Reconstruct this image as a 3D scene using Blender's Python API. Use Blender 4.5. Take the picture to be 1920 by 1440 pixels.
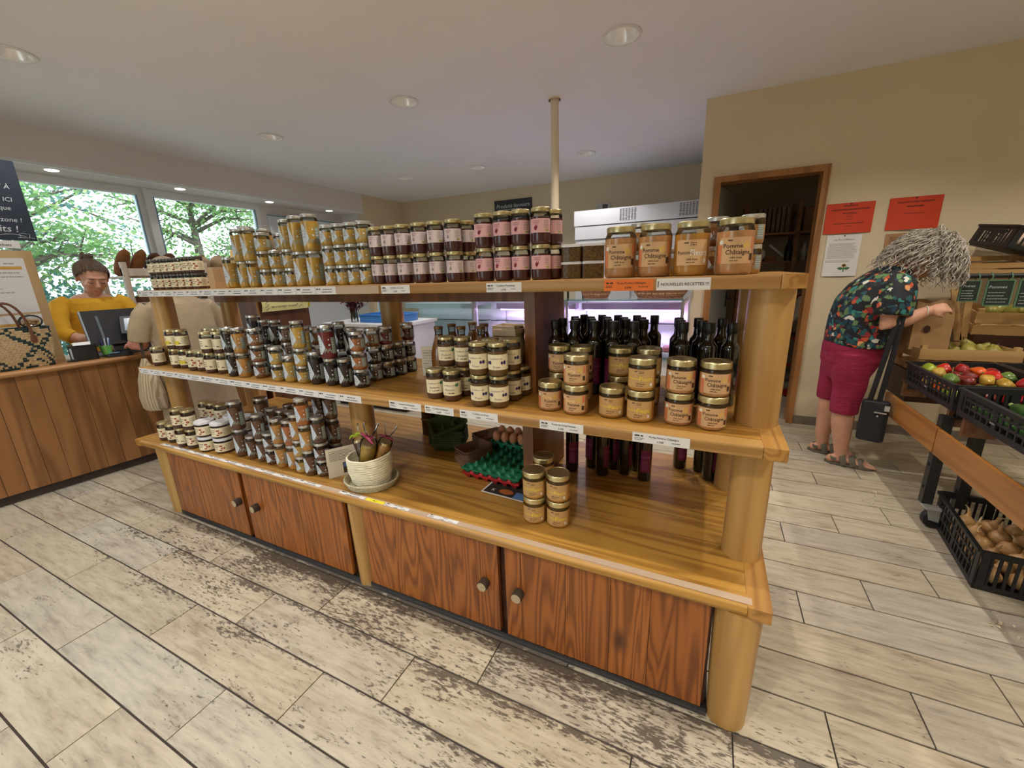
import bpy, bmesh, math, random
from mathutils import Vector, Matrix
random.seed(7)
for _o in list(bpy.data.objects): bpy.data.objects.remove(_o, do_unlink=True)
SC = bpy.context.scene
COL = SC.collection
PI = math.pi

# ------------------------------------------------------------------ camera
cam_data = bpy.data.cameras.new('camera')
cam_data.sensor_width = 36.0
cam_data.lens = 765.4 / 1920.0 * 36.0
cam_data.clip_start = 0.02
cam_data.clip_end = 200
camera = bpy.data.objects.new('camera', cam_data)
COL.objects.link(camera)
_yaw, _pitch, _roll = (math.radians(a) for a in (-25.947, 15.072, -1.936))
_f = Vector((math.sin(_yaw) * math.cos(_pitch), math.cos(_yaw) * math.cos(_pitch), -math.sin(_pitch)))
_r = Vector((math.cos(_yaw), -math.sin(_yaw), 0))
_u = _r.cross(_f)
_r2 = _r * math.cos(_roll) + _u * math.sin(_roll)
_u2 = -_r * math.sin(_roll) + _u * math.cos(_roll)
_m = Matrix((_r2, _u2, -_f)).transposed().to_4x4()
_m.translation = (2.355, -0.552, 1.380)
camera.matrix_world = _m
SC.camera = camera

# ------------------------------------------------------------------ world, sun, exposure
world = bpy.data.worlds.new('world'); SC.world = world
world.use_nodes = True
_nt = world.node_tree; _nt.nodes.clear()
_out = _nt.nodes.new('ShaderNodeOutputWorld')
_bg = _nt.nodes.new('ShaderNodeBackground')
_sky = _nt.nodes.new('ShaderNodeTexSky')
_sky.sky_type = 'NISHITA'; _sky.sun_disc = False
_sky.sun_elevation = math.radians(48); _sky.sun_rotation = math.radians(100)
_sky.air_density = 1.0; _sky.dust_density = 3.0; _sky.ozone_density = 1.0
_mixw = _nt.nodes.new('ShaderNodeMix'); _mixw.data_type = 'RGBA'
_mixw.inputs[0].default_value = 0.45
_mixw.inputs[7].default_value = (8.0, 8.6, 9.4, 1)      # bright overcast haze
_nt.links.new(_sky.outputs[0], _mixw.inputs[6])
_nt.links.new(_mixw.outputs[2], _bg.inputs[0])
_bg.inputs[1].default_value = 0.74
_nt.links.new(_bg.outputs[0], _out.inputs[0])

sun_d = bpy.data.lights.new('sun', 'SUN'); sun_d.energy = 7.0; sun_d.angle = 0.02; sun_d.color = (1, .93, .8)
sun = bpy.data.objects.new('sun', sun_d); COL.objects.link(sun)
sun.rotation_euler = (Vector((-0.75, 0.25, -0.9))).to_track_quat('-Z', 'Y').to_euler()

SC.view_settings.view_transform = 'Standard'
SC.view_settings.look = 'None'
SC.view_settings.gamma = 1.0
SC.view_settings.use_curve_mapping = False
SC.view_settings.exposure = -0.18
SPOT_POWER = 57.0

# ------------------------------------------------------------------ materials
MATS = {}
def _new(name):
    m = bpy.data.materials.new(name); m.use_nodes = True
    nt = m.node_tree
    b = nt.nodes['Principled BSDF']
    MATS[name] = m
    return m, nt, b
def _tc(nt, coord='Object', scale=(1, 1, 1), rnd=True):
    tc = nt.nodes.new('ShaderNodeTexCoord')
    mp = nt.nodes.new('ShaderNodeMapping'); mp.inputs['Scale'].default_value = scale
    nt.links.new(tc.outputs[coord], mp.inputs['Vector'])
    if rnd:
        oi = nt.nodes.new('ShaderNodeObjectInfo')
        mu = nt.nodes.new('ShaderNodeMath'); mu.operation = 'MULTIPLY'; mu.inputs[1].default_value = 37.0
        nt.links.new(oi.outputs['Random'], mu.inputs[0])
        nt.links.new(mu.outputs[0], mp.inputs['Location'])
    return mp.outputs[0]
def _noise(nt, vec, scale, detail=4, rough=.55, dist=0):
    n = nt.nodes.new('ShaderNodeTexNoise')
    n.inputs['Scale'].default_value = scale; n.inputs['Detail'].default_value = detail
    n.inputs['Roughness'].default_value = rough; n.inputs['Distortion'].default_value = dist
    nt.links.new(vec, n.inputs['Vector'])
    return n.outputs['Fac']
def _ramp(nt, fac, stops):
    r = nt.nodes.new('ShaderNodeValToRGB')
    el = r.color_ramp.elements
    while len(el) < len(stops): el.new(0.5)
    for e, (p, c) in zip(el, stops):
        e.position = p; e.color = (*c, 1) if len(c) == 3 else c
    nt.links.new(fac, r.inputs[0])
    return r.outputs[0]
def _math(nt, op, a, b=None):
    n = nt.nodes.new('ShaderNodeMath'); n.operation = op
    for i, v in enumerate((a, b)):
        if v is None: continue
        if isinstance(v, (int, float)): n.inputs[i].default_value = v
        else: nt.links.new(v, n.inputs[i])
    return n.outputs[0]
def _mix(nt, fac, a, b, mode='MIX'):
    n = nt.nodes.new('ShaderNodeMix'); n.data_type = 'RGBA'; n.blend_type = mode
    for i, v in ((0, fac), (6, a), (7, b)):
        if isinstance(v, (int, float)): n.inputs[i].default_value = v
        elif isinstance(v, tuple): n.inputs[i].default_value = (*v, 1)
        else: nt.links.new(v, n.inputs[i])
    return n.outputs[2]
def _bump(nt, b, h, strength=.2, dist=.002):
    n = nt.nodes.new('ShaderNodeBump'); n.inputs['Strength'].default_value = strength
    n.inputs['Distance'].default_value = dist
    nt.links.new(h, n.inputs['Height']); nt.links.new(n.outputs[0], b.inputs['Normal'])
def srgb(r, g, b):
    f = lambda v: (v / 255) / 12.92 if v / 255 <= .04045 else ((v / 255 + .055) / 1.055) ** 2.4
    return (f(r), f(g), f(b))
def mat(name, col, rough=.5, metal=0, var=.12, scale=9, coat=0, bump=0, emit=0, spec=.5, rnd=True, trans=0):
    if name in MATS: return MATS[name]
    m, nt, b = _new(name)
    v = _tc(nt, rnd=rnd)
    n = _noise(nt, v, scale, 3)
    d = tuple(c * (1 - var) for c in col); l = tuple(min(1, c * (1 + var)) for c in col)
    c = _ramp(nt, n, [(.3, d), (.7, l)])
    nt.links.new(c, b.inputs['Base Color'])
    b.inputs['Roughness'].default_value = rough; b.inputs['Metallic'].default_value = metal
    b.inputs['Coat Weight'].default_value = coat; b.inputs['Coat Roughness'].default_value = .06
    b.inputs['Specular IOR Level'].default_value = spec
    if bump: _bump(nt, b, n, bump)
    if emit:
        nt.links.new(c, b.inputs['Emission Color']); b.inputs['Emission Strength'].default_value = emit
    return m
def wood(name, dark, light, axis='X', freq=9, rough=.45, scale=1.0, coat=.0, knots=True, streak=.35, fine=60, stretch=.09):
    """grain along one local axis: contour rings of a stretched noise plus fine fibres"""
    if name in MATS: return MATS[name]
    m, nt, b = _new(name)
    s = {'X': (stretch, 1, 1), 'Y': (1, stretch, 1), 'Z': (1, 1, stretch)}[axis]
    v = _tc(nt, scale=tuple(k * scale for k in s))
    n1 = _noise(nt, v, 4.5, 3, .5, .3)
    ring = _math(nt, 'SINE', _math(nt, 'MULTIPLY', n1, freq * 6.28))
    ring = _math(nt, 'ADD', _math(nt, 'MULTIPLY', ring, .5), .5)
    s2 = {'X': (.03, 1, 1), 'Y': (1, .03, 1), 'Z': (1, 1, .03)}[axis]
    v2 = _tc(nt, scale=tuple(k * scale for k in s2))
    n2 = _noise(nt, v2, fine, 4, .6)
    fac = _math(nt, 'ADD', _math(nt, 'MULTIPLY', ring, 1 - streak), _math(nt, 'MULTIPLY', n2, streak))
    base = _ramp(nt, fac, [(.05, dark), (.5, tuple(.35 * a + .65 * c for a, c in zip(dark, light))), (.95, light)])
    # slow colour drift from board to board
    oi = nt.nodes.new('ShaderNodeObjectInfo')
    tint = _ramp(nt, oi.outputs['Random'], [(0, (.86, .82, .78)), (1, (1.0, 1.0, 1.0))])
    base = _mix(nt, 1.0, base, tint, 'MULTIPLY')
    if knots:
        vo = nt.nodes.new('ShaderNodeTexVoronoi'); vo.inputs['Scale'].default_value = 3.2
        s3 = {'X': (.45, 1, 1), 'Y': (1, .45, 1), 'Z': (1, 1, .45)}[axis]
        nt.links.new(_tc(nt, scale=tuple(k * scale for k in s3)), vo.inputs['Vector'])
        kn = _ramp(nt, vo.outputs['Distance'], [(.03, (1, 1, 1)), (.10, (0, 0, 0))])
        base = _mix(nt, kn, base, tuple(c * .45 for c in dark))
    nt.links.new(base, b.inputs['Base Color'])
    b.inputs['Roughness'].default_value = rough
    b.inputs['Coat Weight'].default_value = coat; b.inputs['Coat Roughness'].default_value = .25
    _bump(nt, b, fac, .08, .001)
    return m
def glass(name, tint=(.95, .97, .96), ior=1.35, rough=.02):
    if name in MATS: return MATS[name]
    m, nt, b = _new(name)
    nt.nodes.remove(b)
    out = nt.nodes['Material Output']
    tr = nt.nodes.new('ShaderNodeBsdfTransparent'); tr.inputs[0].default_value = (*tint, 1)
    gl = nt.nodes.new('ShaderNodeBsdfGlossy'); gl.inputs['Roughness'].default_value = rough
    n = _noise(nt, _tc(nt), 3, 2)
    gl.inputs[0].default_value = (1, 1, 1, 1)
    nt.links.new(_ramp(nt, n, [(0, (.9, .9, .9)), (1, (1, 1, 1))]), gl.inputs[0])
    fr = nt.nodes.new('ShaderNodeFresnel'); fr.inputs[0].default_value = ior
    mx = nt.nodes.new('ShaderNodeMixShader')
    nt.links.new(fr.outputs[0], mx.inputs[0]); nt.links.new(tr.outputs[0], mx.inputs[1]); nt.links.new(gl.outputs[0], mx.inputs[2])
    nt.links.new(mx.outputs[0], out.inputs[0])
    return m

# ------------------------------------------------------------------ mesh builder
class MB:
    def __init__(s): s.v = []; s.f = []; s.mi = []; s.cur = 0
    def add(s, vs, fs, mi=None):
        o = len(s.v); s.v += [tuple(p) for p in vs]
        for f in fs: s.f.append(tuple(i + o for i in f)); s.mi.append(s.cur if mi is None else mi)
        return s
    def box(s, c, d, R=None, mi=None):
        hx, hy, hz = d[0] / 2, d[1] / 2, d[2] / 2
        vs = [Vector((x, y, z)) for x in (-hx, hx) for y in (-hy, hy) for z in (-hz, hz)]
        if R is not None: vs = [R @ p for p in vs]
        c = Vector(c)
        return s.add([p + c for p in vs], [(0, 1, 3, 2), (4, 6, 7, 5), (0, 4, 5, 1), (2, 3, 7, 6), (0, 2, 6, 4), (1, 5, 7, 3)], mi)
    def bbox(s, lo, hi, mi=None):
        return s.box([(a + b) / 2 for a, b in zip(lo, hi)], [b - a for a, b in zip(lo, hi)], None, mi)
    def rbox(s, c, d, bev, R=None, mi=None, axis=2):
        """box with its four edges along axis rounded"""
        ax = [i for i in range(3) if i != axis]
        hx, hy, hz = d[ax[0]] / 2, d[ax[1]] / 2, d[axis] / 2
        pts = []
        for (sx, sy, a0) in ((1, 1, 0), (-1, 1, 90), (-1, -1, 180), (1, -1, 270)):
            for k in range(4):
                a = math.radians(a0 + k * 30)
                pts.append((sx * (hx - bev) + bev * math.cos(a), sy * (hy - bev) + bev * math.sin(a)))
        n = len(pts); vs = []
        for z in (-hz, hz):
            for p in pts:
                q = [0, 0, 0]; q[ax[0]], q[ax[1]], q[axis] = p[0], p[1], z
                vs.append(Vector(q))
        if R is not None: vs = [R @ p for p in vs]
        c = Vector(c)
        fs = [tuple(range(n - 1, -1, -1)), tuple(range(n, 2 * n))] + [(i, (i + 1) % n, n + (i + 1) % n, n + i) for i in range(n)]
        return s.add([p + c for p in vs], fs, mi)
    def prism(s, poly, z0, z1, mi=None, M=None):
        n = len(poly)
        vs = [Vector((x, y, z0)) for x, y in poly] + [Vector((x, y, z1)) for x, y in poly]
        if M is not None: vs = [M @ p for p in vs]
        return s.add(vs, [tuple(range(n - 1, -1, -1)), tuple(range(n, 2 * n))] + [(i, (i + 1) % n, n + (i + 1) % n, n + i) for i in range(n)], mi)
    def lathe(s, prof, seg=20, c=(0, 0, 0), mis=None, M=None, sx=1, sy=1):
        """prof: (r, z) from bottom to top; caps where r == 0"""
        rings = []
        vs = []
        for r, z in prof:
            if r <= 1e-6: rings.append([len(vs)]); vs.append(Vector((0, 0, z)))
            else:
                rings.append(list(range(len(vs), len(vs) + seg)))
                vs += [Vector((r * sx * math.cos(2 * PI * k / seg), r * sy * math.sin(2 * PI * k / seg), z)) for k in range(seg)]
        fs = []; mm = []
        for i in range(len(rings) - 1):
            a, b = rings[i], rings[i + 1]
            m_ = mis[i] if mis else s.cur
            for k in range(seg):
                k2 = (k + 1) % seg
                if len(a) == 1 and len(b) == 1: continue
                if len(a) == 1: fs.append((a[0], b[k2], b[k]))
                elif len(b) == 1: fs.append((a[k], a[k2], b[0]))
                else: fs.append((a[k], a[k2], b[k2], b[k]))
                mm.append(m_)
        if M is not None: vs = [M @ p for p in vs]
        c = Vector(c); o = len(s.v)
        s.v += [tuple(p + c) for p in vs]
        for f, m_ in zip(fs, mm): s.f.append(tuple(i + o for i in f)); s.mi.append(m_)
        return s
    def tube(s, pts, rad, seg=8, mi=None, cap=True, up=None, ell=None):
        """swept tube; rad scalar or list; ell: (a, b) multipliers list for ellipse along side / other"""
        pts = [Vector(p) for p in pts]; n = len(pts)
        rad = [rad] * n if isinstance(rad, (int, float)) else rad
        vs = []; prev = None
        for i, p in enumerate(pts):
            t = (pts[min(i + 1, n - 1)] - pts[max(i - 1, 0)])
            t = t.normalized() if t.length > 1e-9 else Vector((0, 0, 1))
            if prev is None:
                ref = Vector(up) if up else (Vector((0, 0, 1)) if abs(t.z) < .9 else Vector((1, 0, 0)))
            else: ref = prev
            a = ref - t * ref.dot(t)
            if a.length < 1e-6: a = t.orthogonal()
            a.normalize(); b = t.cross(a); prev = a
            ea, eb = ell[i] if ell else (1, 1)
            for k in range(seg):
                th = 2 * PI * k / seg
                vs.append(p + a * (rad[i] * ea * math.cos(th)) + b * (rad[i] * eb * math.sin(th)))
        fs = [(i * seg + k, i * seg + (k + 1) % seg, (i + 1) * seg + (k + 1) % seg, (i + 1) * seg + k) for i in range(n - 1) for k in range(seg)]
        if cap: fs += [tuple(range(seg - 1, -1, -1)), tuple(range((n - 1) * seg, n * seg))]
        return s.add(vs, fs, mi)
    def ball(s, c, r, seg=12, rings=8, mi=None, R=None):
        r = (r, r, r) if isinstance(r, (int, float)) else r
        vs = [Vector((0, 0, -r[2]))]
        for i in range(1, rings):
            a = PI * i / rings - PI / 2
            for k in range(seg):
                t = 2 * PI * k / seg
                vs.append(Vector((r[0] * math.cos(a) * math.cos(t), r[1] * math.cos(a) * math.sin(t), r[2] * math.sin(a))))
        vs.append(Vector((0, 0, r[2])))
        fs = [(0, 1 + (k + 1) % seg, 1 + k) for k in range(seg)]
        for i in range(rings - 2):
            for k in range(seg):
                fs.append((1 + i * seg + k, 1 + i * seg + (k + 1) % seg, 1 + (i + 1) * seg + (k + 1) % seg, 1 + (i + 1) * seg + k))
        L = len(vs) - 1; o = 1 + (rings - 2) * seg
        fs += [(L, o + k, o + (k + 1) % seg) for k in range(seg)]
        if R is not None: vs = [R @ p for p in vs]
        c = Vector(c)
        return s.add([p + c for p in vs], fs, mi)
    def quad(s, a, b, c, d, mi=None): return s.add([a, b, c, d], [(0, 1, 2, 3)], mi)
    def mesh(s, name, mats, smooth=None):
        me = bpy.data.meshes.new(name)
        me.from_pydata(s.v, [], s.f)
        for m in (mats if isinstance(mats, (list, tuple)) else [mats]): me.materials.append(m)
        me.polygons.foreach_set('material_index', s.mi)
        me.update()
        if smooth:
            me.polygons.foreach_set('use_smooth', [True] * len(me.polygons))
            me.set_sharp_from_angle(angle=math.radians(smooth))
        return me
    def build(s, name, mats, parent=None, loc=None, rot=None, smooth=None):
        return link(name, s.mesh(name, mats, smooth), parent, loc, rot)
def link(name, me, parent=None, loc=None, rot=None):
    o = bpy.data.objects.new(name, me); COL.objects.link(o)
    if parent is not None: o.parent = parent
    if loc is not None: o.location = loc
    if rot is not None: o.rotation_euler = rot
    return o
def tag(o, label, cat, group=None, kind=None):
    if label: o['label'] = label
    if cat: o['category'] = cat
    if group: o['group'] = group
    if kind: o['kind'] = kind
    return o
def empty(name, loc=(0, 0, 0), rz=0, label=None, cat=None, group=None):
    o = bpy.data.objects.new(name, None); COL.objects.link(o)
    o.location = loc; o.rotation_euler = (0, 0, rz); o.empty_display_size = .05
    return tag(o, label, cat, group)
def copy_tree(o, parent=None):
    c = o.copy(); COL.objects.link(c); c.parent = parent
    for ch in list(o.children): copy_tree(ch, c)
    return c
def bake(mb, voxel, smooth_it=4, smooth_f=.5, name='m', mats=None, disp=None):
    """fuse overlapping volumes into one continuous skin"""
    me = mb.mesh(name + '_raw', mats or [])
    o = bpy.data.objects.new('tmp', me); COL.objects.link(o)
    r = o.modifiers.new('r', 'REMESH'); r.mode = 'VOXEL'; r.voxel_size = voxel
    if smooth_it:
        s = o.modifiers.new('s', 'SMOOTH'); s.iterations = smooth_it; s.factor = smooth_f
    bpy.context.view_layer.update()
    dg = bpy.context.evaluated_depsgraph_get()
    e = o.evaluated_get(dg)
    nm = bpy.data.meshes.new_from_object(e)
    nm.name = name
    bpy.data.objects.remove(o, do_unlink=True); bpy.data.meshes.remove(me)
    nm.materials.clear()
    for m in (mats if isinstance(mats, (list, tuple)) else [mats]):
        if m: nm.materials.append(m)
    nm.polygons.foreach_set('use_smooth', [True] * len(nm.polygons))
    nm.polygons.foreach_set('material_index', [0] * len(nm.polygons))
    return nm
# flat lettering -> (verts2d, faces), x centred, baseline at 0
_TXT = {}
def text2d(s, size=1.0, align='CENTER', shear=0.0, bold=0.0, sx=1.0):
    key = (s, align, shear, bold)
    if key not in _TXT:
        cu = bpy.data.curves.new('txt', 'FONT'); cu.body = s; cu.size = 1.0
        cu.align_x = align; cu.resolution_u = 2; cu.shear = shear; cu.offset = bold
        o = bpy.data.objects.new('txt', cu); COL.objects.link(o)
        bpy.context.view_layer.update()
        me = bpy.data.meshes.new_from_object(o.evaluated_get(bpy.context.evaluated_depsgraph_get()))
        _TXT[key] = ([(v.co.x, v.co.y) for v in me.vertices], [tuple(p.vertices) for p in me.polygons])
        bpy.data.objects.remove(o, do_unlink=True); bpy.data.meshes.remove(me); bpy.data.curves.remove(cu)
    vs, fs = _TXT[key]
    return [(x * size * sx, y * size) for x, y in vs], fs
def put_text(mb, s, size, fn, mi, x=0, y=0, **k):
    """fn maps the flat (x, y) to a point in space"""
    vs, fs = text2d(s, size, **k)
    mb.add([fn(x + a, y + b) for a, b in vs], fs, mi)
def put_rect(mb, x0, x1, y0, y1, fn, mi, n=1):
    for i in range(n):
        a = x0 + (x1 - x0) * i / n; b = x0 + (x1 - x0) * (i + 1) / n
        mb.quad(fn(a, y0), fn(b, y0), fn(b, y1), fn(a, y1), mi)
def put_disc(mb, x, y, rx, ry, fn, mi, n=10):
    c = [fn(x + rx * math.cos(2 * PI * k / n), y + ry * math.sin(2 * PI * k / n)) for k in range(n)]
    mb.add(c, [tuple(range(n))], mi)
def put_poly(mb, pts, fn, mi): mb.add([fn(*p) for p in pts], [tuple(range(len(pts)))], mi)
def put_lines(mb, x0, x1, y0, n, dy, h, fn, mi, rag=.3, rnd=random):
    """unreadable small print: broken dashes"""
    for i in range(n):
        x = x0; end = x1 - (x1 - x0) * rag * rnd.random()
        while x < end:
            w = min(end - x, h * rnd.uniform(1.5, 5)); put_rect(mb, x, x + w, y0 - i * dy, y0 - i * dy + h, fn, mi); x += w + h * .7
# ================================================================== ROOM
CEIL = 2.72
m_wall = mat('wall_paint_beige', srgb(216, 202, 174), .9, var=.025, scale=2, bump=.05)
m_white = mat('white_paint', srgb(216, 214, 212), .8, var=.02, scale=3)
m_ceil = mat('ceiling_paint', srgb(238, 239, 246), .85, var=.02, scale=1.5)
m_frame = mat('window_frame_white', srgb(225, 230, 235), .45, var=.02)
m_pane = glass('window_glass', (.93, .97, .97), 1.25)
m_grout = mat('grout', srgb(66, 58, 54), .9, var=.15, scale=30)
m_black = mat('black_plastic', srgb(28, 29, 33), .45, var=.15, scale=14)
m_chrome = mat('brushed_steel', (.62, .63, .64), .28, metal=1, var=.06)

def struct(name, mb, m, parent=None, smooth=None):
    o = mb.build(name, m, parent, smooth=smooth)
    if parent is None: o['kind'] = 'structure'
    return o

# ---- floor: grout bed with wood-look planks laid in thirds
W_, L_ = .187, .796
floor = struct('floor', MB().bbox((-3.5, -3.2, -.06), (5.7, 6.05, -.004)), m_grout)
m, nt, b = _new('wood_look_tile')
v = _tc(nt, scale=(.35, 1.0, 1))
big = _noise(nt, v, 5, 4, .6, .4)
fib = _noise(nt, _tc(nt, scale=(.16, 1, 1)), 42, 5, .65, .3)
oi = nt.nodes.new('ShaderNodeObjectInfo')
tone = _ramp(nt, oi.outputs['Random'], [(0, srgb(170, 161, 140)), (.35, srgb(196, 188, 164)), (.7, srgb(182, 170, 148)), (1, srgb(184, 182, 170))])
c1 = _mix(nt, _ramp(nt, big, [(.35, (.0,) * 3), (.7, (.55,) * 3)]), tone, srgb(150, 136, 118))
c1 = _mix(nt, _ramp(nt, fib, [(.42, (0,) * 3), (.62, (.45,) * 3)]), c1, srgb(216, 208, 188))
c1 = _mix(nt, _ramp(nt, fib, [(.34, (.42,) * 3), (.43, (0,) * 3)]), c1, srgb(132, 118, 102))
# worn-through glaze: short dark dashes, thicker on the trodden strip before the shelf
geo = nt.nodes.new('ShaderNodeNewGeometry')
sep = nt.nodes.new('ShaderNodeSeparateXYZ'); nt.links.new(geo.outputs['Position'], sep.inputs[0])
mr = nt.nodes.new('ShaderNodeMapRange'); mr.inputs[1].default_value = -.30; mr.inputs[2].default_value = .54; mr.inputs[3].default_value = 0.0; mr.inputs[4].default_value = .12
nt.links.new(sep.outputs[1], mr.inputs[0])
mr2 = nt.nodes.new('ShaderNodeMapRange'); mr2.inputs[1].default_value = .56; mr2.inputs[2].default_value = .75; mr2.inputs[3].default_value = 1; mr2.inputs[4].default_value = 0
nt.links.new(sep.outputs[1], mr2.inputs[0])
mr3 = nt.nodes.new('ShaderNodeMapRange'); mr3.inputs[1].default_value = -1.1; mr3.inputs[2].default_value = .4; mr3.inputs[3].default_value = .25; mr3.inputs[4].default_value = 1
nt.links.new(sep.outputs[0], mr3.inputs[0])
wearamt = _math(nt, 'MULTIPLY', _math(nt, 'MULTIPLY', mr.outputs[0], mr2.outputs[0]), mr3.outputs[0])
dash = _noise(nt, _tc(nt, scale=(.28, 1, 1)), 105, 4, .68, .35)
patch = _noise(nt, _tc(nt, scale=(.45, 1, 1)), 7.5, 2, .5)
thr = _math(nt, 'ADD', _math(nt, 'MULTIPLY', dash, .66), _math(nt, 'ADD', _math(nt, 'MULTIPLY', patch, .34), wearamt))
tco = nt.nodes.new('ShaderNodeTexCoord'); sp2 = nt.nodes.new('ShaderNodeSeparateXYZ'); nt.links.new(tco.outputs['Object'], sp2.inputs[0])
mre = nt.nodes.new('ShaderNodeMapRange'); mre.inputs[1].default_value = .045; mre.inputs[2].default_value = .092; mre.inputs[3].default_value = 0; mre.inputs[4].default_value = .9
nt.links.new(sp2.outputs[1], mre.inputs[0])
thr = _math(nt, 'ADD', thr, _math(nt, 'MULTIPLY', mre.outputs[0], wearamt))          # glaze chipped along the far edge of each plank
dark = _ramp(nt, thr, [(.61, (0,) * 3), (.67, (.85,) * 3)])
c1 = _mix(nt, dark, c1, srgb(72, 62, 54))
nt.links.new(c1, b.inputs['Base Color']); b.inputs['Roughness'].default_value = .38
b.inputs['Specular IOR Level'].default_value = .35
_bump(nt, b, thr, .12, .001)
m_tile = m
OFF0 = -6.387 * W_           # joint offset of row 0; each row shifts by a third of a plank
tiles = []
x_lo, x_hi, y_lo, y_hi = -3.5, 5.7, -3.2, 6.05
for row in range(-18, 34):
    y0 = row * W_ + .0032; y1 = (row + 1) * W_ - .0032
    if y1 < y_lo or y0 > y_hi: continue
    off = OFF0 + row * (1.43 * W_)
    k0 = math.floor((x_lo - off) / L_)
    x = off + k0 * L_
    while x < x_hi:
        a, c = max(x + .0024, x_lo), min(x + L_ - .0024, x_hi)
        if c - a > .02: tiles.append((a, c, max(y0, y_lo), min(y1, y_hi)))
        x += L_
def seen(t):
    cx, cy = (t[0] + t[1]) / 2, (t[2] + t[3]) / 2
    d = Vector((cx, cy, 0)) - Vector((2.355, -.552, 1.38))
    z = d.dot(_f)
    if z < .15: return None
    px = 960 + 765 * d.dot(_r2) / z; py = 720 - 765 * d.dot(_u2) / z
    if -500 < px < 2420 and py < 1900: return z
    return None
near = sorted([(seen(t), t) for t in tiles if seen(t) is not None and not (.62 < (t[2] + t[3]) / 2 < 1.45 and -.3 < t[0] and t[1] < 2.4)], key=lambda q: q[0])[:290]
nearset = set(t for _, t in near)
full = MB().bbox((-(L_ - .0048) / 2, -(W_ - .0064) / 2, -.012), ((L_ - .0048) / 2, (W_ - .0064) / 2, 0)).mesh('floor_tile', m_tile)
rest = MB()
for t in tiles:
    cx, cy = (t[0] + t[1]) / 2, (t[2] + t[3]) / 2
    if t in nearset:
        if abs((t[1] - t[0]) - (L_ - .0048)) < 1e-4 and abs((t[3] - t[2]) - (W_ - .0064)) < 1e-4:
            o = link('floor_tile', full, floor, (cx, cy, random.uniform(-.0004, .0004)))
        else:
            MB().bbox((t[0] - cx, t[2] - cy, -.012), (t[1] - cx, t[3] - cy, 0)).build('floor_tile', m_tile, floor, (cx, cy, 0))
    else: rest.bbox((t[0], t[2], -.012), (t[1], t[3], 0))
ro = rest.build('floor_tile_remainder', m_tile, floor); ro['kind'] = 'stuff'

# ---- ceiling with round openings for the downlights
LIGHTS = [(-1.46, .74), (.10, .76), (1.75, .74), (3.4, .74), (-1.57, 2.43), (.04, 2.43), (1.75, 2.33), (3.4, 2.36), (4.95, 2.36),
          (-1.62, 4.44), (-.5, 4.51), (.89, 4.65), (-1.46, -1.0), (.10, -1.0), (1.75, -1.0), (3.4, -1.0), (4.95, .74), (4.95, -1.0), (-1.46, -2.4), (1.0, -2.4), (3.4, -2.4)]
RH = .10
cb = MB()
rows = {}
for x, y in LIGHTS: rows.setdefault(round(y / .35), []).append((x, y))
yc = -3.2
bands = []
for key in sorted(rows):
    pts = sorted(rows[key]); lo = min(p[1] for p in pts) - .14; hi = max(p[1] for p in pts) + .14
    bands.append((lo, hi, pts))
y = -3.2
for lo, hi, pts in bands:
    cb.quad((-2.95, y, CEIL), (-2.95, lo, CEIL), (5.7, lo, CEIL), (5.7, y, CEIL))
    x = -2.95
    for (px_, py_) in pts:
        cb.quad((x, lo, CEIL), (x, hi, CEIL), (px_ - .14, hi, CEIL), (px_ - .14, lo, CEIL))
        n = 24
        ring = [(px_ + RH * math.cos(2 * PI * k / n), py_ + RH * math.sin(2 * PI * k / n), CEIL) for k in range(n)]
        sq = []
        for k in range(n):
            c_, s_ = math.cos(2 * PI * k / n), math.sin(2 * PI * k / n)
            q = 1 / max(abs(c_), abs(s_))
            yy = py_ + q * s_ * .14
            if s_ * q > .999: yy = hi
            if s_ * q < -.999: yy = lo
            sq.append((px_ + q * c_ * .14, yy, CEIL))
        cb.add(ring + sq, [(k, (k + 1) % n, n + (k + 1) % n, n + k) for k in range(n)])
        x = px_ + .14
    cb.quad((x, lo, CEIL), (x, hi, CEIL), (5.7, hi, CEIL), (5.7, lo, CEIL))
    y = hi
cb.quad((-2.95, y, CEIL), (-2.95, 6.05, CEIL), (5.7, 6.05, CEIL), (5.7, y, CEIL))
ceiling = struct('ceiling', cb, m_ceil)
# roof slab above everything keeps the sun out
struct('roof_slab', MB().bbox((-3.9, -3.5, 2.93), (6.0, 6.4, 3.05)), m_grout)

# ---- recessed downlights
m_reflector = mat('lamp_reflector', (.86, .86, .88), .22, var=.05, scale=25, metal=.35)
m_trim = mat('lamp_trim_white', srgb(225, 225, 225), .5, var=.02)
m_bulb = mat('lamp_glow', (1.0, .93, .82), .5, var=.02, emit=3.0)
can = MB().lathe([(RH, 0), (RH * .97, .012), (RH * .86, .05), (RH * .66, .085), (.035, .105)], 28).mesh('reflector', m_reflector, 40)
trim = MB().lathe([(RH + .016, -.001), (RH + .014, -.007), (RH - .002, -.008), (RH - .003, .004)], 28).mesh('trim_ring', m_trim, 40)
bulb = MB().lathe([(0, .094), (.02, .094), (.034, .1), (0, .102)], 18).mesh('bulb', m_bulb, 40)
ord_ = ['first', 'second', 'third', 'fourth', 'fifth', 'sixth', 'seventh', 'eighth', 'ninth', 'tenth', 'eleventh', 'twelfth', 'thirteenth']
LN = {(1.75, 2.33): 'large round recessed ceiling downlight nearest the door wall', (.04, 2.43): 'round recessed downlight in mid ceiling, left of the pole',
      (-1.57, 2.43): 'round recessed downlight nearest the window soffit, middle row', (.89, 4.65): 'small recessed downlight right of the ceiling pole, far row',
      (-.5, 4.51): 'small recessed downlight in the middle of the far row', (-1.62, 4.44): 'small recessed downlight at the left of the far row',
      (-1.46, .74): 'round recessed downlight cut by the left picture edge'}
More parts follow.
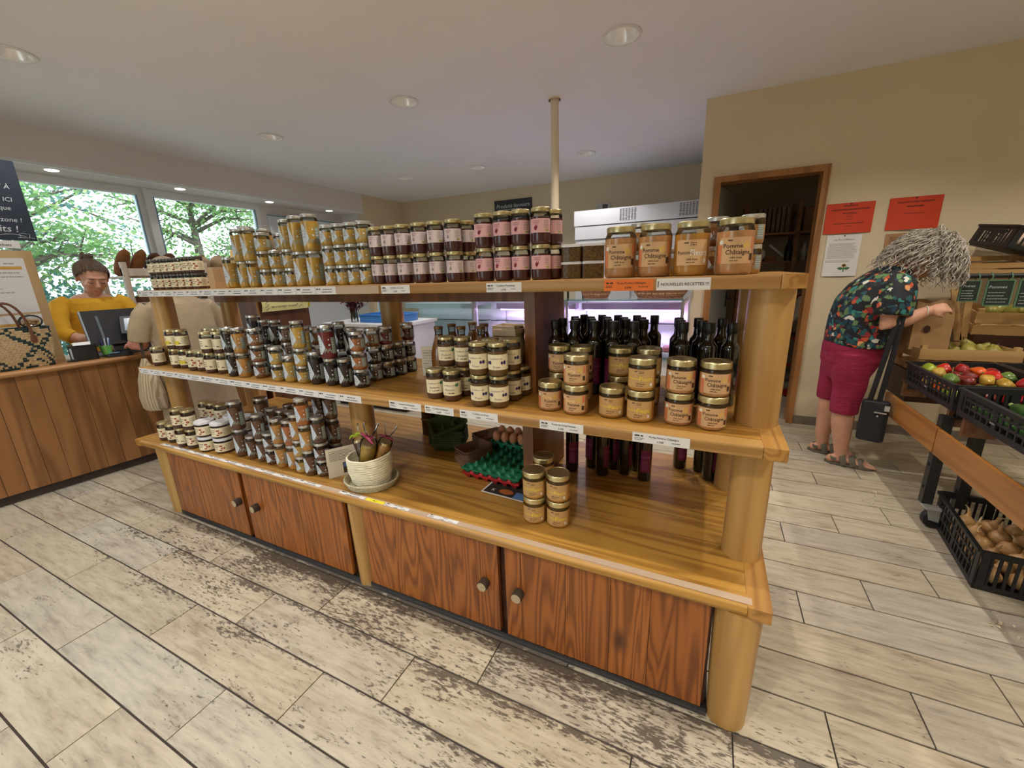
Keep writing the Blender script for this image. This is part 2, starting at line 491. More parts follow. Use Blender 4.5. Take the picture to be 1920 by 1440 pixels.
WARM = (1.0, .90, .77); NEUT = (1.0, .96, .92)
for x, y in LIGHTS:
    e = empty('ceiling_downlight', (x, y, CEIL), 0, LN.get((x, y), 'recessed ceiling downlight outside the picture'), 'ceiling lamp', 'recessed ceiling downlights')
    link('reflector', can, e); link('trim_ring', trim, e); link('bulb', bulb, e)
    ld = bpy.data.lights.new('downlight_beam', 'SPOT')
    ld.energy = SPOT_POWER * (1.0 if x > -1 else .6); ld.spot_size = math.radians(128); ld.spot_blend = .55; ld.shadow_soft_size = .03
    ld.color = WARM if x > .9 else NEUT
    lo_ = bpy.data.objects.new('downlight_beam', ld); COL.objects.link(lo_); lo_.parent = e; lo_.location = (0, 0, -.006)

# ---- walls
T = .12
wb = MB()
wb.bbox((-2.95 - T, 4.95, 0), (-2.95, 6.05, CEIL))
struct('wall_left_return', wb, m_wall)
struct('wall_back', MB().bbox((-3.1, 5.97, 0), (5.7, 6.1, CEIL)), m_wall)
dw = MB()
dw.bbox((2.19, 3.65, 0), (2.33, 3.77, CEIL)); dw.bbox((3.075, 3.65, 0), (5.7, 3.77, CEIL)); dw.bbox((2.33, 3.65, 2.09), (3.075, 3.77, CEIL))
struct('wall_door_side', dw, m_wall)
struct('wall_passage', MB().bbox((2.19, 3.77, 0), (2.31, 5.97, CEIL)), m_wall)
struct('wall_right', MB().bbox((5.6, -3.2, 0), (5.72, 6.05, CEIL)), m_wall)
fb = MB()
fb.bbox((-3.6, -3.32, 0), (-.6, -3.2, CEIL)); fb.bbox((1.05, -3.32, 0), (5.72, -3.2, CEIL)); fb.bbox((-.6, -3.32, 2.35), (1.05, -3.2, CEIL)); fb.bbox((-.6, -3.32, 0), (1.05, -3.2, .25))
struct('wall_front', fb, m_wall)
for n_, (a, c) in enumerate(((-.6, 1.05),)):  # unseen window behind the camera, added to let in fill light
    f = MB(); w = .05
    f.bbox((a, -3.29, .25), (a + w, -3.23, 2.35)); f.bbox((c - w, -3.29, .25), (c, -3.23, 2.35)); f.bbox((a + w, -3.29, .25), (c - w, -3.23, .30)); f.bbox((a + w, -3.29, 2.30), (c - w, -3.23, 2.35))
    o = struct('window_%d' % (n_ + 4), f, m_frame)
    MB().bbox((a + w, -3.265, .30), (c - w, -3.258, 2.30)).build('pane', m_pane, o)
# soffit above the windows with its lower lip and small spots
sf = MB().bbox((-3.62, -3.2, 2.44), (-2.95, 4.95, CEIL + .05))
sof = struct('wall_left_soffit', sf, mat('soffit_paint', srgb(222, 216, 216), .85, var=.02, scale=2))
MB().bbox((-2.985, -3.2, 2.415), (-2.945, 4.95, 2.44)).build('lip', m_frame, sof)
spot_me = MB().lathe([(0, 0), (.035, 0), (.048, .004), (.048, .008), (0, .008)], 18).mesh('soffit_spot', mat('soffit_spot_glow', (1, .97, .9), .4, emit=6.0), 40)
for i, yy in enumerate((1.38, 2.42, 3.5, 4.5)):
    o = link('soffit_spot', spot_me, None, (-3.22, yy, 2.433))
    tag(o, '%s small lit spot from the left in the white window soffit' % ord_[i], 'spotlight', 'soffit spots')
    ld = bpy.data.lights.new('soffit_beam', 'SPOT'); ld.energy = 8; ld.spot_size = math.radians(100); ld.spot_blend = .6; ld.shadow_soft_size = .03; ld.color = (1, .95, .88)
    lo_ = bpy.data.objects.new('soffit_beam', ld); COL.objects.link(lo_); lo_.parent = o; lo_.location = (0, 0, -.004)
# window wall
ww = MB()
ww.bbox((-3.62, -3.2, 0), (-3.5, 4.95, .55)); ww.bbox((-3.62, 3.52, .55), (-3.5, 4.95, 2.44)); ww.bbox((-3.62, -3.2, .55), (-3.5, -1.2, 2.44))
struct('wall_left_window', ww, m_white)
struct('wall_left_end', MB().bbox((-3.62, 4.95, 0), (-2.95 - T, 5.05, CEIL)), m_white)
def lwin(name, a, c):
    f = MB(); w = .055; z0, z1 = .55, 2.44
    f.bbox((-3.58, a, z0), (-3.50, a + w, z1)); f.bbox((-3.58, c - w, z0), (-3.50, c, z1)); f.bbox((-3.58, a + w, z0), (-3.50, c - w, z0 + .06)); f.bbox((-3.58, a + w, 2.365), (-3.50, c - w, z1))
    o = struct(name, f, m_frame)
    s = MB()
    s.bbox((-3.515, a + w, z0 + .06), (-3.495, a + w + .012, 2.365)); s.bbox((-3.515, c - w - .012, z0 + .06), (-3.495, c - w, 2.365))
    s.build('gasket', mat('gasket_grey', srgb(120, 150, 170), .5), o)
    MB().bbox((-3.545, a + w, z0 + .06), (-3.537, c - w, 2.365)).build('pane', m_pane, o)
lwin('window_1', -1.2, .45); lwin('window_2', .45, 2.17); lwin('window_3', 2.21, 3.52)
struct('trim_1', MB().bbox((-3.60, 2.17, .55), (-3.47, 2.21, 2.44)), m_frame)
# white panel door beside the windows
pd = struct('door_2', MB().bbox((-3.50, 3.62, .02), (-3.46, 4.85, 2.30)), mat('panel_white', srgb(212, 218, 226), .5, var=.02))
MB().bbox((-3.462, 3.60, 2.30), (-3.455, 4.87, 2.315)).build('top_rail', mat('gasket_grey', srgb(120, 150, 170), .5), pd)
# door to the store room
m_dframe = wood('door_frame_wood', srgb(132, 88, 46), srgb(174, 122, 70), 'Z', 6, .5, knots=False)
tr = MB()
for x0, x1, z0, z1 in ((2.297, 2.35, 0, 2.117), (3.06, 3.105, 0, 2.117), (2.35, 3.06, 2.07, 2.117)):
    tr.bbox((x0, 3.628, z0), (x1, 3.78, z1))
struct('trim_2', tr, m_dframe)
dl = MB().bbox((0, 0, .01), (.70, .035, 2.06))
leaf = struct('door_1', dl, mat('door_leaf_grey', srgb(150, 152, 146), .55, var=.03))
leaf.location = (2.355, 3.775, 0); leaf.rotation_euler = (0, 0, math.radians(77))
hb = MB().bbox((.60, -.008, .98), (.64, 0, 1.14)); hb.tube([(.62, -.008, 1.06), (.62, -.05, 1.06), (.52, -.05, 1.06)], .009)
hb.build('door_handle', m_black, leaf)
hb = MB(); hb.bbox((-.012, -.012, 1.60), (.012, .0, 1.72)); hb.build('hinge', m_black, leaf)
bb = MB(); bb.bbox((3.105, 3.636, 0), (5.6, 3.65, .075)); bb.bbox((2.19, 3.636, 0), (2.297, 3.65, .075))
struct('baseboard_right', bb, mat('skirting_grey', srgb(122, 112, 100), .6, var=.2, scale=20))
struct('baseboard_back', MB().bbox((-2.95, 5.955, 0), (2.19, 5.97, .075)), MATS['skirting_grey'])
# ceiling pole
po = MB().tube([(1.095, 2.99, 0), (1.095, 2.99, CEIL)], .033, 20)
o = po.build('support_pole', mat('pole_cream', srgb(226, 212, 186), .4, var=.03), smooth=40)
tag(o, 'slim cream painted pole running up to the ceiling', 'pole')
MB().lathe([(.05, CEIL - .012), (.05, CEIL), (0, CEIL)], 20, (1.095, 2.99, 0)).build('collar', MATS['pole_cream'], o)
# ================================================================== SHELF UNIT
ZT, ZM, ZB = 1.357, .903, .472
m_board = wood('shelf_fir', srgb(134, 90, 34), srgb(198, 152, 72), 'X', 20, .34, coat=.2, knots=False, streak=.5, stretch=.05)
m_boardY = wood('shelf_fir_cross', srgb(146, 98, 42), srgb(198, 150, 78), 'Y', 16, .34, coat=.2, knots=False, streak=.5, stretch=.05)
m_edge = wood('shelf_edge', srgb(146, 104, 52), srgb(190, 150, 88), 'X', 12, .4, knots=False, stretch=.04)
m_log = wood('debarked_log', srgb(158, 114, 58), srgb(206, 166, 100), 'Z', 9, .42, knots=True, coat=.12, fine=55, streak=.55, stretch=.05)
m_doorw = wood('stained_fir_door', srgb(112, 60, 22), srgb(176, 106, 46), 'Z', 24, .38, coat=.15, streak=.35, stretch=.09)
m_part = wood('stained_partition', srgb(104, 64, 32), srgb(144, 94, 50), 'Z', 6, .4, knots=False)
m_dark = wood('dark_carcass', srgb(52, 26, 10), srgb(80, 42, 18), 'X', 5, .5, knots=False)
m_paper = mat('white_paper', srgb(228, 228, 228), .7, var=.02)
m_ink = mat('black_ink', srgb(42, 42, 46), .7, var=.05)
m_clear = mat('clear_strip', srgb(190, 168, 146), .45, var=.03)
unit = empty('shelf_unit', (0, 0, 0), 0, 'long stepped wooden island shelf of three boards on round log posts', 'shelf')
X0, X1 = -.785, 2.578
def board(name, yf, yb, zt, th, widths, nose):
    # front edge strip with a rounded nose, then planks running along, and a cross board at each end
    ev = MB(); n = 7
    prof = []
    for k in range(n):
        a = -PI / 2 + PI * k / (n - 1)
        prof.append((yf + nose - nose * math.cos(a), zt - th / 2 + th / 2 * math.sin(a)))
    prof = prof + [(yf + .055, zt), (yf + .055, zt - th)]
    vs = [(x, y, z) for x in (X0 + .06, X1 - .06) for y, z in prof]; N = len(prof)
    ev.add(vs, [tuple(range(N)), tuple(range(2 * N - 1, N - 1, -1))] + [(i, N + i, N + (i + 1) % N, (i + 1) % N) for i in range(N)])
    b_ = ev.build(name, m_edge if name != 'bottom_board' else m_board, unit, smooth=50)
    y = yf + .0555
    tot = sum(widths)
    for w in widths:
        d = (yb - .0005 - yf - .0555) * w / tot
        MB().bbox((-(X1 - X0) / 2 + .0605, -d / 2 + .0003, -th / 2), ((X1 - X0) / 2 - .0605, d / 2 - .0003, th / 2)).build('plank', m_board, b_, ((X0 + X1) / 2, y + d / 2, zt - th / 2 - random.uniform(0, .0004)))
        y += d
    for x in (X0 + .03, X1 - .03):
        e = MB().rbox((0, 0, 0), (.0598, yb - yf, th), .006, axis=2)
        e.build('end_plank', m_boardY, b_, (x, (yf + yb) / 2, zt - th / 2), smooth=40)
    return b_
bd_b = board('bottom_board', .55, 1.50, ZB, .038, (.2, .22, .21, .25), .014)
bd_m = board('middle_board', .66, 1.40, ZM, .036, (.2, .17, .18, .16), .004)
bd_t = board('top_board', .755, 1.305, ZT, .038, (.16, .17, .16), .004)
def log(name, x, y, z0, z1, r0, r1, lean=0):
    b_ = MB(); seg = 28; pts = 9
    ph = random.uniform(0, 6)
    vs = []
    for i in range(pts):
        t = i / (pts - 1)
        r = r0 + (r1 - r0) * t
        for k in range(seg):
            a = 2 * PI * k / seg
            q = r * (1 + .018 * math.sin(2 * a + ph) + .012 * math.sin(3 * a + ph * 2 + 2 * t) + .008 * math.sin(5 * a + 6 * t + ph))
            vs.append((q * math.cos(a) + lean * t, q * math.sin(a), (z1 - z0) * t))
    fs = [(i * seg + k, i * seg + (k + 1) % seg, (i + 1) * seg + (k + 1) % seg, (i + 1) * seg + k) for i in range(pts - 1) for k in range(seg)]
    fs += [tuple(range(seg - 1, -1, -1)), tuple(range((pts - 1) * seg, pts * seg))]
    b_.add(vs, fs)
    return b_.build(name, m_log, unit, (x, y, z0), smooth=50)
zu = .0005
for x, y, r0, r1 in ((-.585, .625, .052, .062), (1.005, .622, .05, .058), (2.505, .612, .054, .064), (-.585, 1.42, .055, .06), (2.505, 1.42, .055, .06)):
    log('leg', x, y, 0, ZB - .038, r0, r1)
for x, y, r in ((-.69, .80, .058), (.86, .835, .058), (2.512, .805, .058), (2.49, 1.26, .058), (-.69, 1.26, .055)):
    log('log_post', x, y, ZB, ZM - .036, r, r * .98)
for x, y, r in ((-.735, .85, .058), (.80, 1.19, .062), (2.513, .872, .061), (2.50, 1.19, .055), (-.64, 1.19, .055)):
    log('log_post', x, y, ZM, ZT - .038, r, r * .98)
MB().bbox((-.0225, -.175, 0), (.0225, .175, ZT - .038 - ZM)).build('partition', m_part, unit, (1.7225, 1.10, ZM))
MB().bbox((-.0225, -.20, 0), (.0225, .20, ZM - .036 - ZB)).build('partition', m_part, unit, (1.7225, 1.08, ZB))
MB().bbox((-1.15, -.02, -.055), (1.15, .02, 0)).build('rail', m_part, unit, (.55, 1.10, ZT - .038))
# cabinet under the bottom board
cab = MB(); cab.bbox((-.53, .602, .022), (2.44, 1.46, ZB - .0385))
carc = cab.build('cabinet', m_dark, unit)
kick = MB(); kick.bbox((-.53, .585, 0), (2.45, 1.44, .0218)); kick.build('plinth', mat('plinth_black', srgb(38, 36, 36), .6, var=.2), unit)
MB().bbox((-.52, .572, 0), (2.45, .5849, .008)).build('base_strip', m_chrome, unit)
def door(x0, x1, knob_x, widths):
    z0, z1 = .034, .429
    d = MB().bbox((x0, .594, z0), (x1, .6015, z1)).build('door', m_dark, unit)
    tot = sum(widths); x = x0
    for w in widths:
        dx = (x1 - x0) * w / tot
        MB().bbox((-dx / 2 + .0008, -.0085, -(z1 - z0) / 2), (dx / 2 - .0008, .0085, (z1 - z0) / 2)).build('plank', m_doorw, d, (x + dx / 2, .585 + random.uniform(-.0006, .0006), (z0 + z1) / 2))
        x += dx
    M = Matrix.Rotation(PI / 2, 4, 'X')
    kb = MB().lathe([(0, 0), (.020, 0), (.021, .004), (.0205, .03), (.0185, .034), (.0182, .034), (0, .0345)], 20, (0, 0, 0), mis=[0, 0, 0, 0, 1, 1], M=M)
    kb.build('knob', [mat('knob_bark', srgb(70, 58, 48), .7, var=.25, scale=60), mat('knob_end_grain', srgb(176, 158, 128), .6, var=.2, scale=120)], d, (knob_x, .576, .245), smooth=40)
door(-.505, .178, .150, (1.1, .9, 1.2, 1.0, .5))
door(.212, .94, .300, (.55, 1.3, 1.0, 1.2, .9))
door(1.062, 1.722, 1.665, (1.2, .9, 1.1, .9, .7))
door(1.752, 2.432, 1.808, (.45, 1.2, 1.1, .9, 1.2))
# price tags along the edges
def tag_on(board_o, x0, x1, y, z, h, lines, colr=None, flat=False, rnd=random):
    m0 = m_paper if colr is None else colr
    tb = MB()
    w = x1 - x0
    if not flat:
        fn = lambda a, c: (a, -.0008, c); fb_ = lambda a, c: (a, -.0014, c)
        tb.box((0, -.0004, 0), (w, .0008, h))
    else:
        fn = lambda a, c: (a, c, .0008); fb_ = lambda a, c: (a, c, .0016)
        tb.box((0, 0, .0004), (w, h, .0008))
    for (s, size, tx, ty, kw) in lines:
        if s is None: put_lines(tb, tx, tx + kw['w'], ty, kw.get('n', 1), kw.get('dy', .004), size, fb_, 1, rnd=rnd)
        else: put_text(tb, s, size, fb_, 1, tx, ty, **kw)
    return tb.build('price_tag', [m0, m_ink], board_o, ((x0 + x1) / 2, y, z))
m_orange = mat('orange_card', srgb(232, 118, 40), .6, var=.03)
m_yellow = mat('yellow_card', srgb(236, 220, 40), .6, var=.03)
def std(w, name, price='5,00€'):
    return [(None, .0045, -w * .46, .004, {'w': w * .16}), (None, .0018, -w * .46, -.003, {'w': w * .18, 'n': 2, 'dy': .0045}), (name, .0085, w * .06, .003, {'bold': .01}), (price, .0085, 0, -.0105, {'bold': .01}), (None, .002, w * .2, -.007, {'w': w * .2})]
yt, zt_ = .7545, ZT - .020
ym, zm_ = .6595, ZM - .018
for x0, x1, s in ((1.145, 1.289, 'Confiture de Cassis'), (1.631, 1.768, 'Confiture Framboise')): tag_on(bd_t, x0, x1, yt, zt_ - .001, .032, std(x1 - x0, s))
tag_on(bd_t, 2.051, 2.198, yt, zt_ - .001, .034, std(.147, 'Purée Pomme Châtaigne', '8,00€'), m_orange)
tag_on(bd_t, 2.206, 2.351, yt, zt_ - .001, .034, [('NOUVELLES RECETTES !!!', .0115, .004, -.004, {'bold': .012}), (None, .018, -.069, -.009, {'w': .003})])
for x0, x1, s in ((1.206, 1.367, 'Confiture de Rhubarbe'), (1.385, 1.518, 'Confiture Rhubarbe'), (1.545, 1.705, 'Confiture de Prune'), (1.865, 2.017, 'Purée de Coing Pomme'), (2.172, 2.335, 'Purée Pomme Châtaigne')):
    tag_on(bd_m, x0, x1, ym, zm_, .031, std(x1 - x0, s, '5,00€' if 'Conf' in s else '3,70€'))
def strip(board_o, xa, xb, y, z, h, n, flat=False):
    for i in range(n):
        a = xa + (xb - xa) * i / n; c = xa + (xb - xa) * (i + 1) / n - .002
        w = c - a
        tag_on(board_o, a, c, y, z, h, [(None, .005, -w * .45, .003, {'w': w * .22}), (None, .003, -w * .12, .003, {'w': w * .5}), (None, .003, -w * .2, -.008, {'w': w * .55})], None, flat)
strip(bd_t, -.765, .89, yt, zt_, .033, 13)
strip(bd_m, -.765, 1.055, ym, zm_, .031, 14)
strip(bd_b, -.50, .82, .574, ZB + .0006, .016, 9, True)
strip(bd_b, .94, 1.09, .574, ZB + .0006, .016, 1, True)
tag_on(bd_b, 1.095, 1.195, .574, ZB + .0006, .018, [('Merci', .008, 0, -.003, {'bold': .01})], m_yellow, True)
tag_on(bd_b, 1.20, 1.325, .574, ZB + .0006, .018, std(.125, 'Pâte de fruits', '6,50€'), None, True)
tag_on(bd_b, 1.42, 1.558, .576, ZB + .0006, .018, std(.138, 'Oeufs', '0,30€'), None, True)
MB().bbox((-1.53, -.0135, 0), (1.53, .0135, .0005)).build('label_rail', m_clear, bd_b, (1.0, .576, ZB))
MB().bbox((-.12, -.0006, -.016), (.12, .0006, .016)).build('label_rail', m_clear, bd_t, (1.01, .754, zt_))
# ================================================================== JARS
m_gold = mat('lid_gold', (.62, .54, .30), .3, metal=.9, var=.08, scale=30)
m_silver = mat('lid_silver', (.60, .60, .58), .32, metal=.9, var=.08, scale=30)
m_lidblk = mat('lid_dark', (.10, .09, .08), .35, metal=.6, var=.1)
m_lidwht = mat('lid_white', srgb(222, 224, 228), .4, var=.03)
m_jarglass = glass('jar_glass', (.86, .87, .84), 1.45)
def jam(name, c, rough=.35): return mat('contents_' + name, srgb(*c), rough, var=.22, scale=28, coat=.6, spec=.4)
C = {'honey': jam('honey', (176, 142, 62)), 'caramel': jam('caramel', (170, 122, 58)), 'amber': jam('amber', (120, 74, 38)), 'dark': jam('dark', (34, 20, 22)),
     'red': jam('red', (92, 18, 26)), 'orange': jam('orange', (152, 88, 42)), 'brown': jam('brown', (88, 54, 32)), 'cream': jam('chestnut', (66, 36, 24)),
     'plum': jam('plum', (64, 22, 26)), 'rhub': jam('rhubarb', (84, 52, 34)), 'puree': jam('puree', (172, 124, 78)), 'flowerp': jam('flower_puree', (168, 118, 48)), 'prune': jam('prune', (92, 66, 30))}
m_lab = {'white': m_paper, 'cream': mat('label_cream', srgb(232, 222, 188), .6, var=.03), 'kraft': mat('label_kraft', srgb(204, 166, 122), .6, var=.06), 'kraft2': mat('label_kraft_ochre', srgb(192, 154, 100), .6, var=.06),
         'pink': mat('label_pink', srgb(226, 178, 184), .6, var=.03), 'rose': mat('label_rose', srgb(216, 200, 204), .6, var=.03), 'blue': mat('label_blue_grey', srgb(196, 208, 220), .55, var=.04), 'sage': mat('label_sage', srgb(142, 158, 150), .6, var=.04)}
def ink(n, *c): return mat('ink_' + n, srgb(*c), .65, var=.05)
i_brown = ink('brown', 70, 44, 30); i_orange = ink('orange', 206, 122, 80); i_yel = ink('yellow', 236, 206, 70); i_red = ink('crimson', 128, 24, 50); i_pur = ink('purple', 58, 42, 92)
i_grn = ink('green', 48, 122, 84); i_gry = ink('grey', 140, 132, 128); i_wht = ink('white', 228, 226, 220); i_chest = ink('chestnut', 150, 56, 40); i_gold = ink('ochre', 214, 176, 96); i_ltgrey = ink('pale', 196, 190, 186); i_lime = ink('lime', 158, 168, 92)

def cyl(r, off=0.0, z0=0.0):
    """wraps a flat label round a jar; label centre faces -Y"""
    def fn(x, y):
        a = -PI / 2 + x / r
        return ((r + off) * math.cos(a), (r + off) * math.sin(a), z0 + y)
    return fn
def jar_mesh(kind, r, h, content, lidm, lidr, style):
    lh = {'pom': .020, 'big': .018, 'tubw': .016}.get(style, .013)
    g = h - lh * .72                     # glass height
    sh = {'pom': .012, 'big': .022, 'tubw': .008}.get(style, .014)
    rn = lidr * .93
    fill = g - sh - (.006 if style != 'big' else .0)
    prof = [(0, .0025), (r * .72, .0025), (r * .82, 0), (r * .93, .0025), (r * .99, .009), (r, .016), (r, fill), (r, g - sh), (r * .985, g - sh + .004), (rn + (r - rn) * .35, g - sh * .35), (rn, g - sh * .1), (rn, g)]
    mis = [0] * 6 + [1] * 5
    b_ = MB().lathe(prof, 24, mis=mis)
    b_.lathe([(r * .985, fill), (0, fill + .0005)], 24, mis=[0])
    body = b_.mesh(kind + '_jar', [content, m_jarglass], 45)
    z = g - lh * .28
    l_ = MB().lathe([(lidr * .96, z), (lidr, z + .0015), (lidr, z + lh * .72), (lidr * .985, z + lh * .9), (lidr * .93, z + lh), (lidr * .9, z + lh * .93), (lidr * .5, z + lh * .93), (0, z + lh * .93)], 28)
    lid = l_.mesh('lid', lidm, 40)
    return body, lid
def farm_label(r, h, big):
    b_ = MB(); f = cyl(r, .0004); g = cyl(r, .0009)
    lo, hi = h * .14, h * .72; H = hi - lo
    # white kite on the left, cut into columns so it follows the glass
    n = 8; wl = r * .95; xl = -r * 1.25
    for i in range(n):
        a, c = i / n, (i + 1) / n
        top = lambda t: lo + H * (1.0 if t < .45 else 1.0 - (t - .45) / .55 * .62)
        bot = lambda t: lo + H * (0 if t < .45 else (t - .45) / .55 * .32)
        b_.quad(f(xl + wl * a, bot(a)), f(xl + wl * c, bot(c)), f(xl + wl * c, top(c)), f(xl + wl * a, top(a)), 0)
    rr = random.Random(3)
    put_lines(b_, xl + wl * .12, xl + wl * .62, lo + H * .66, 3, H * .14, H * .05, g, 2, rnd=rr)
    # line drawing of the fruit, seal and small print panel
    for k in range(7):
        x = -r * .45 + k * r * .13; y = lo + H * (.06 + .11 * math.sin(k * 2.1) ** 2)
        put_poly(b_, [(x, y), (x + r * .09, y + H * .05), (x + r * .12, y + H * .2), (x + r * .02, y + H * .12)], f, 1)
    b_2 = [(.1 * r, lo + H * .30), (.16 * r, lo + H * .55)]
    put_disc(b_, .22 * r, lo + H * .48, r * .12, r * .12, f, 0)
    put_poly(b_, [(.12 * r, lo + H * .78), (.22 * r, lo + H * .70), (.32 * r, lo + H * .78)], f, 0)
    put_rect(b_, r * .5, r * 1.15, lo + H * .02, lo + H * .86, f, 1, 4)
    put_lines(b_, r * .56, r * 1.08, lo + H * .72, 5, H * .13, H * .04, g, 0, rnd=rr)
    return b_.mesh('label', [m_lab['blue'], m_lab['sage'], i_gry])
def band_label(r, lo, hi, span, m0, draw):
    b_ = MB(); f = cyl(r, .0004); g = cyl(r, .0009)
    put_rect(b_, -span / 2 * r, span / 2 * r, lo, hi, f, 0, 16)
    mats = [m0]
    draw(b_, g, r, lo, hi, mats)
    return b_.mesh('label', mats)
def d_pom(t1, t2, c1, c2, fl):
    def draw(b_, g, r, lo, hi, mats):
        H = hi - lo; rr = random.Random(5)
        mats += [i_brown, i_orange, i_gold, i_wht, c1, c2]
        if not fl:
            put_rect(b_, -1.05 * r, -.78 * r, lo + .001, lo + H * .72, g, 2, 3); put_rect(b_, .86 * r, 1.05 * r, lo + H * .55, hi - .002, g, 2, 2)
            g2 = cyl(r, .0012)
            put_disc(b_, -.84 * r, hi - H * .18, r * .13, r * .13, g2, 4)
            put_disc(b_, .55 * r, hi - H * .30, r * .2, r * .2, g, 3, 12)
            put_rect(b_, .8 * r, 1.02 * r, lo + H * .12, lo + H * .38, g2, 1, 2)
        put_lines(b_, -.45 * r, -.15 * r, hi - H * .14, 1, 1, H * .05, g, 1, rnd=rr)
        if t2 == 'Fleurs':
            put_text(b_, t1, H * .20, g, 5, -.42 * r, lo + H * .44, bold=.012); put_text(b_, t2, H * .34, g, 6, .42 * r, lo + H * .38, bold=.012, sx=.85)
            put_lines(b_, -.1 * r, .35 * r, hi - H * .14, 2, H * .08, H * .03, g, 1, rnd=rr)
            put_rect(b_, .72 * r, .88 * r, lo + H * .1, lo + H * .26, g, 4, 2)
        else:
            put_text(b_, t1, H * .23, g, 5, -.18 * r, lo + H * .60, bold=.012); put_text(b_, t2, H * .25, g, 6, .12 * r, lo + H * .36, bold=.012, sx=.92)
        put_text(b_, '100% fruits', H * .10, g, 1, .02 * r, lo + H * .20, bold=.015)
        put_lines(b_, -.3 * r, .3 * r, lo + H * .10, 1, 1, H * .03, g, 1, rnd=rr)
    return draw
def d_conf(name, leaf):
    def draw(b_, g, r, lo, hi, mats):
        H = hi - lo; rr = random.Random(8)
        mats += [i_gry, i_pur, i_grn, i_brown]
        put_text(b_, 'Confiture de', H * .17, g, 1, -.1 * r, hi - H * .32, shear=.25, bold=.008)
        if leaf:
            put_text(b_, name, H * .19, g, 1, .0, lo + H * .36, shear=.25, bold=.01)
            put_poly(b_, [(.62 * r, hi - H * .30), (.72 * r, hi - H * .16), (.95 * r, hi - H * .12), (1.1 * r, hi - H * .2), (.98 * r, hi - H * .34), (.78 * r, hi - H * .36)], g, 3)
            put_lines(b_, -.6 * r, .6 * r, lo + H * .16, 1, 1, H * .06, g, 4, rnd=rr)
        else:
            put_text(b_, name, H * .2, g, 1, .0, lo + H * .13, bold=.01)
            for s, x in ((1, .55), (-1, -1.0)):
                put_disc(b_, x * r, lo + H * .46, r * .13, r * .17, g, 2, 9); put_disc(b_, (x + .3) * r, lo + H * .47, r * .17, r * .2, g, 2, 9)
        put_lines(b_, 1.2 * r, 1.45 * r, lo + H * .5, 4, H * .1, H * .03, g, 4, rnd=rr)
    return draw
def d_berry(c, plum):
    def draw(b_, g, r, lo, hi, mats):
        H = hi - lo; rr = random.Random(4)
        mats += [i_red, i_gry, i_lime]
        put_text(b_, 'Confiture de', H * .115, g, 1, -.42 * r, hi - H * .19, bold=.01); put_text(b_, 'Framboise' if not plum else 'Cassis', H * .125, g, 1, -.42 * r, hi - H * .33, bold=.012)
        x, y = -.45 * r, lo + H * .28
        if not plum:
            put_disc(b_, x, y + H * .06, r * .17, H * .16, g, 1); put_poly(b_, [(x - .05 * r, y + H * .16), (x + .02 * r, y + H * .36), (x + .1 * r, y + H * .18)], g, 1); put_poly(b_, [(x + .08 * r, y + H * .1), (x + .22 * r, y + H * .33), (x + .2 * r, y + H * .08)], g, 1)
        else:
            for k in range(6): put_disc(b_, x + r * .09 * (k % 3 - 1), y + H * .07 * (k // 3) + .02 * H * (k % 2), r * .065, H * .045, g, 2, 7)
            put_poly(b_, [(x - .1 * r, y + H * .14), (x, y + H * .28), (x + .12 * r, y + H * .14)], g, 2)
        put_lines(b_, .4 * r, .95 * r, hi - H * .2, 5, H * .12, H * .035, g, 2, rnd=rr)
        put_rect(b_, .55 * r, .9 * r, lo + H * .08, lo + H * .22, g, 3, 3)
    return draw
def d_chest(style):
    def draw(b_, g, r, lo, hi, mats):
        H = hi - lo; rr = random.Random(style + 11)
        mats += [i_brown, i_chest, ink('label_yellow', 222, 206, 60)]
        if style == 2: put_rect(b_, -1.2 * r, .2 * r, lo + H * .12, lo + H * .5, g, 3, 8)
        put_lines(b_, -1.1 * r, -.2 * r, hi - H * .3, 3, H * .2, H * .06, g, 1, rnd=rr)
        put_lines(b_, .5 * r, 1.3 * r, hi - H * .25, 5, H * .14, H * .035, g, 1, rnd=rr)
        if style in (1, 3):
            for x, y, s in ((.0, .68, .2), (.22, .42, .26), (-.05, .2, .18)): put_disc(b_, x * r, lo + H * y, r * s * .9, H * s * .45, g, 2, 9)
        else:
            for x, y, s in ((.1, .28, .12), (.3, .25, .1)): put_disc(b_, x * r, lo + H * y, r * s, H * s * .5, g, 1, 8)
    return draw
KIND = {}
def kind(k, r, h, content, lidm, lidr, style, label, cat='jar'):
    KIND[k] = (*jar_mesh(k, r, h, content, lidm, lidr, style), label, r, h)
for c_ in ('honey', 'caramel', 'amber', 'dark', 'red', 'orange', 'brown'):
    for s_, r_, h_ in (('S', .034, .084), ('M', .031, .128), ('L', .036, .153)):
        kind(c_ + s_, r_, h_, C[c_], m_silver, r_ * .95, 'farm', farm_label(r_, h_, s_ == 'L'))
kind('creamS', .034, .086, C['cream'], m_lidblk, .033, 'farm', band_label(.034, .014, .062, 3.6, m_lab['cream'], d_chest(1)))
kind('cream', .035, .114, C['cream'], m_gold, .0335, 'farm', band_label(.035, .022, .078, 3.4, m_lab['cream'], d_chest(0)))
kind('citr', .035, .114, C['cream'], m_gold, .0335, 'farm', band_label(.035, .022, .078, 3.4, m_lab['cream'], d_chest(2)))
kind('chest', .035, .114, C['cream'], m_gold, .0335, 'farm', band_label(.035, .022, .080, 3.4, m_lab['cream'], d_chest(3)))
kind('tubw', .047, .088, C['cream'], m_lidwht, .0475, 'tubw', band_label(.047, .012, .062, 3.6, m_lab['cream'], d_chest(3)))
kind('pink', .034, .116, C['plum'], m_gold, .0325, 'farm', band_label(.034, .036, .080, 2.5, m_lab['pink'], d_berry(None, False)))
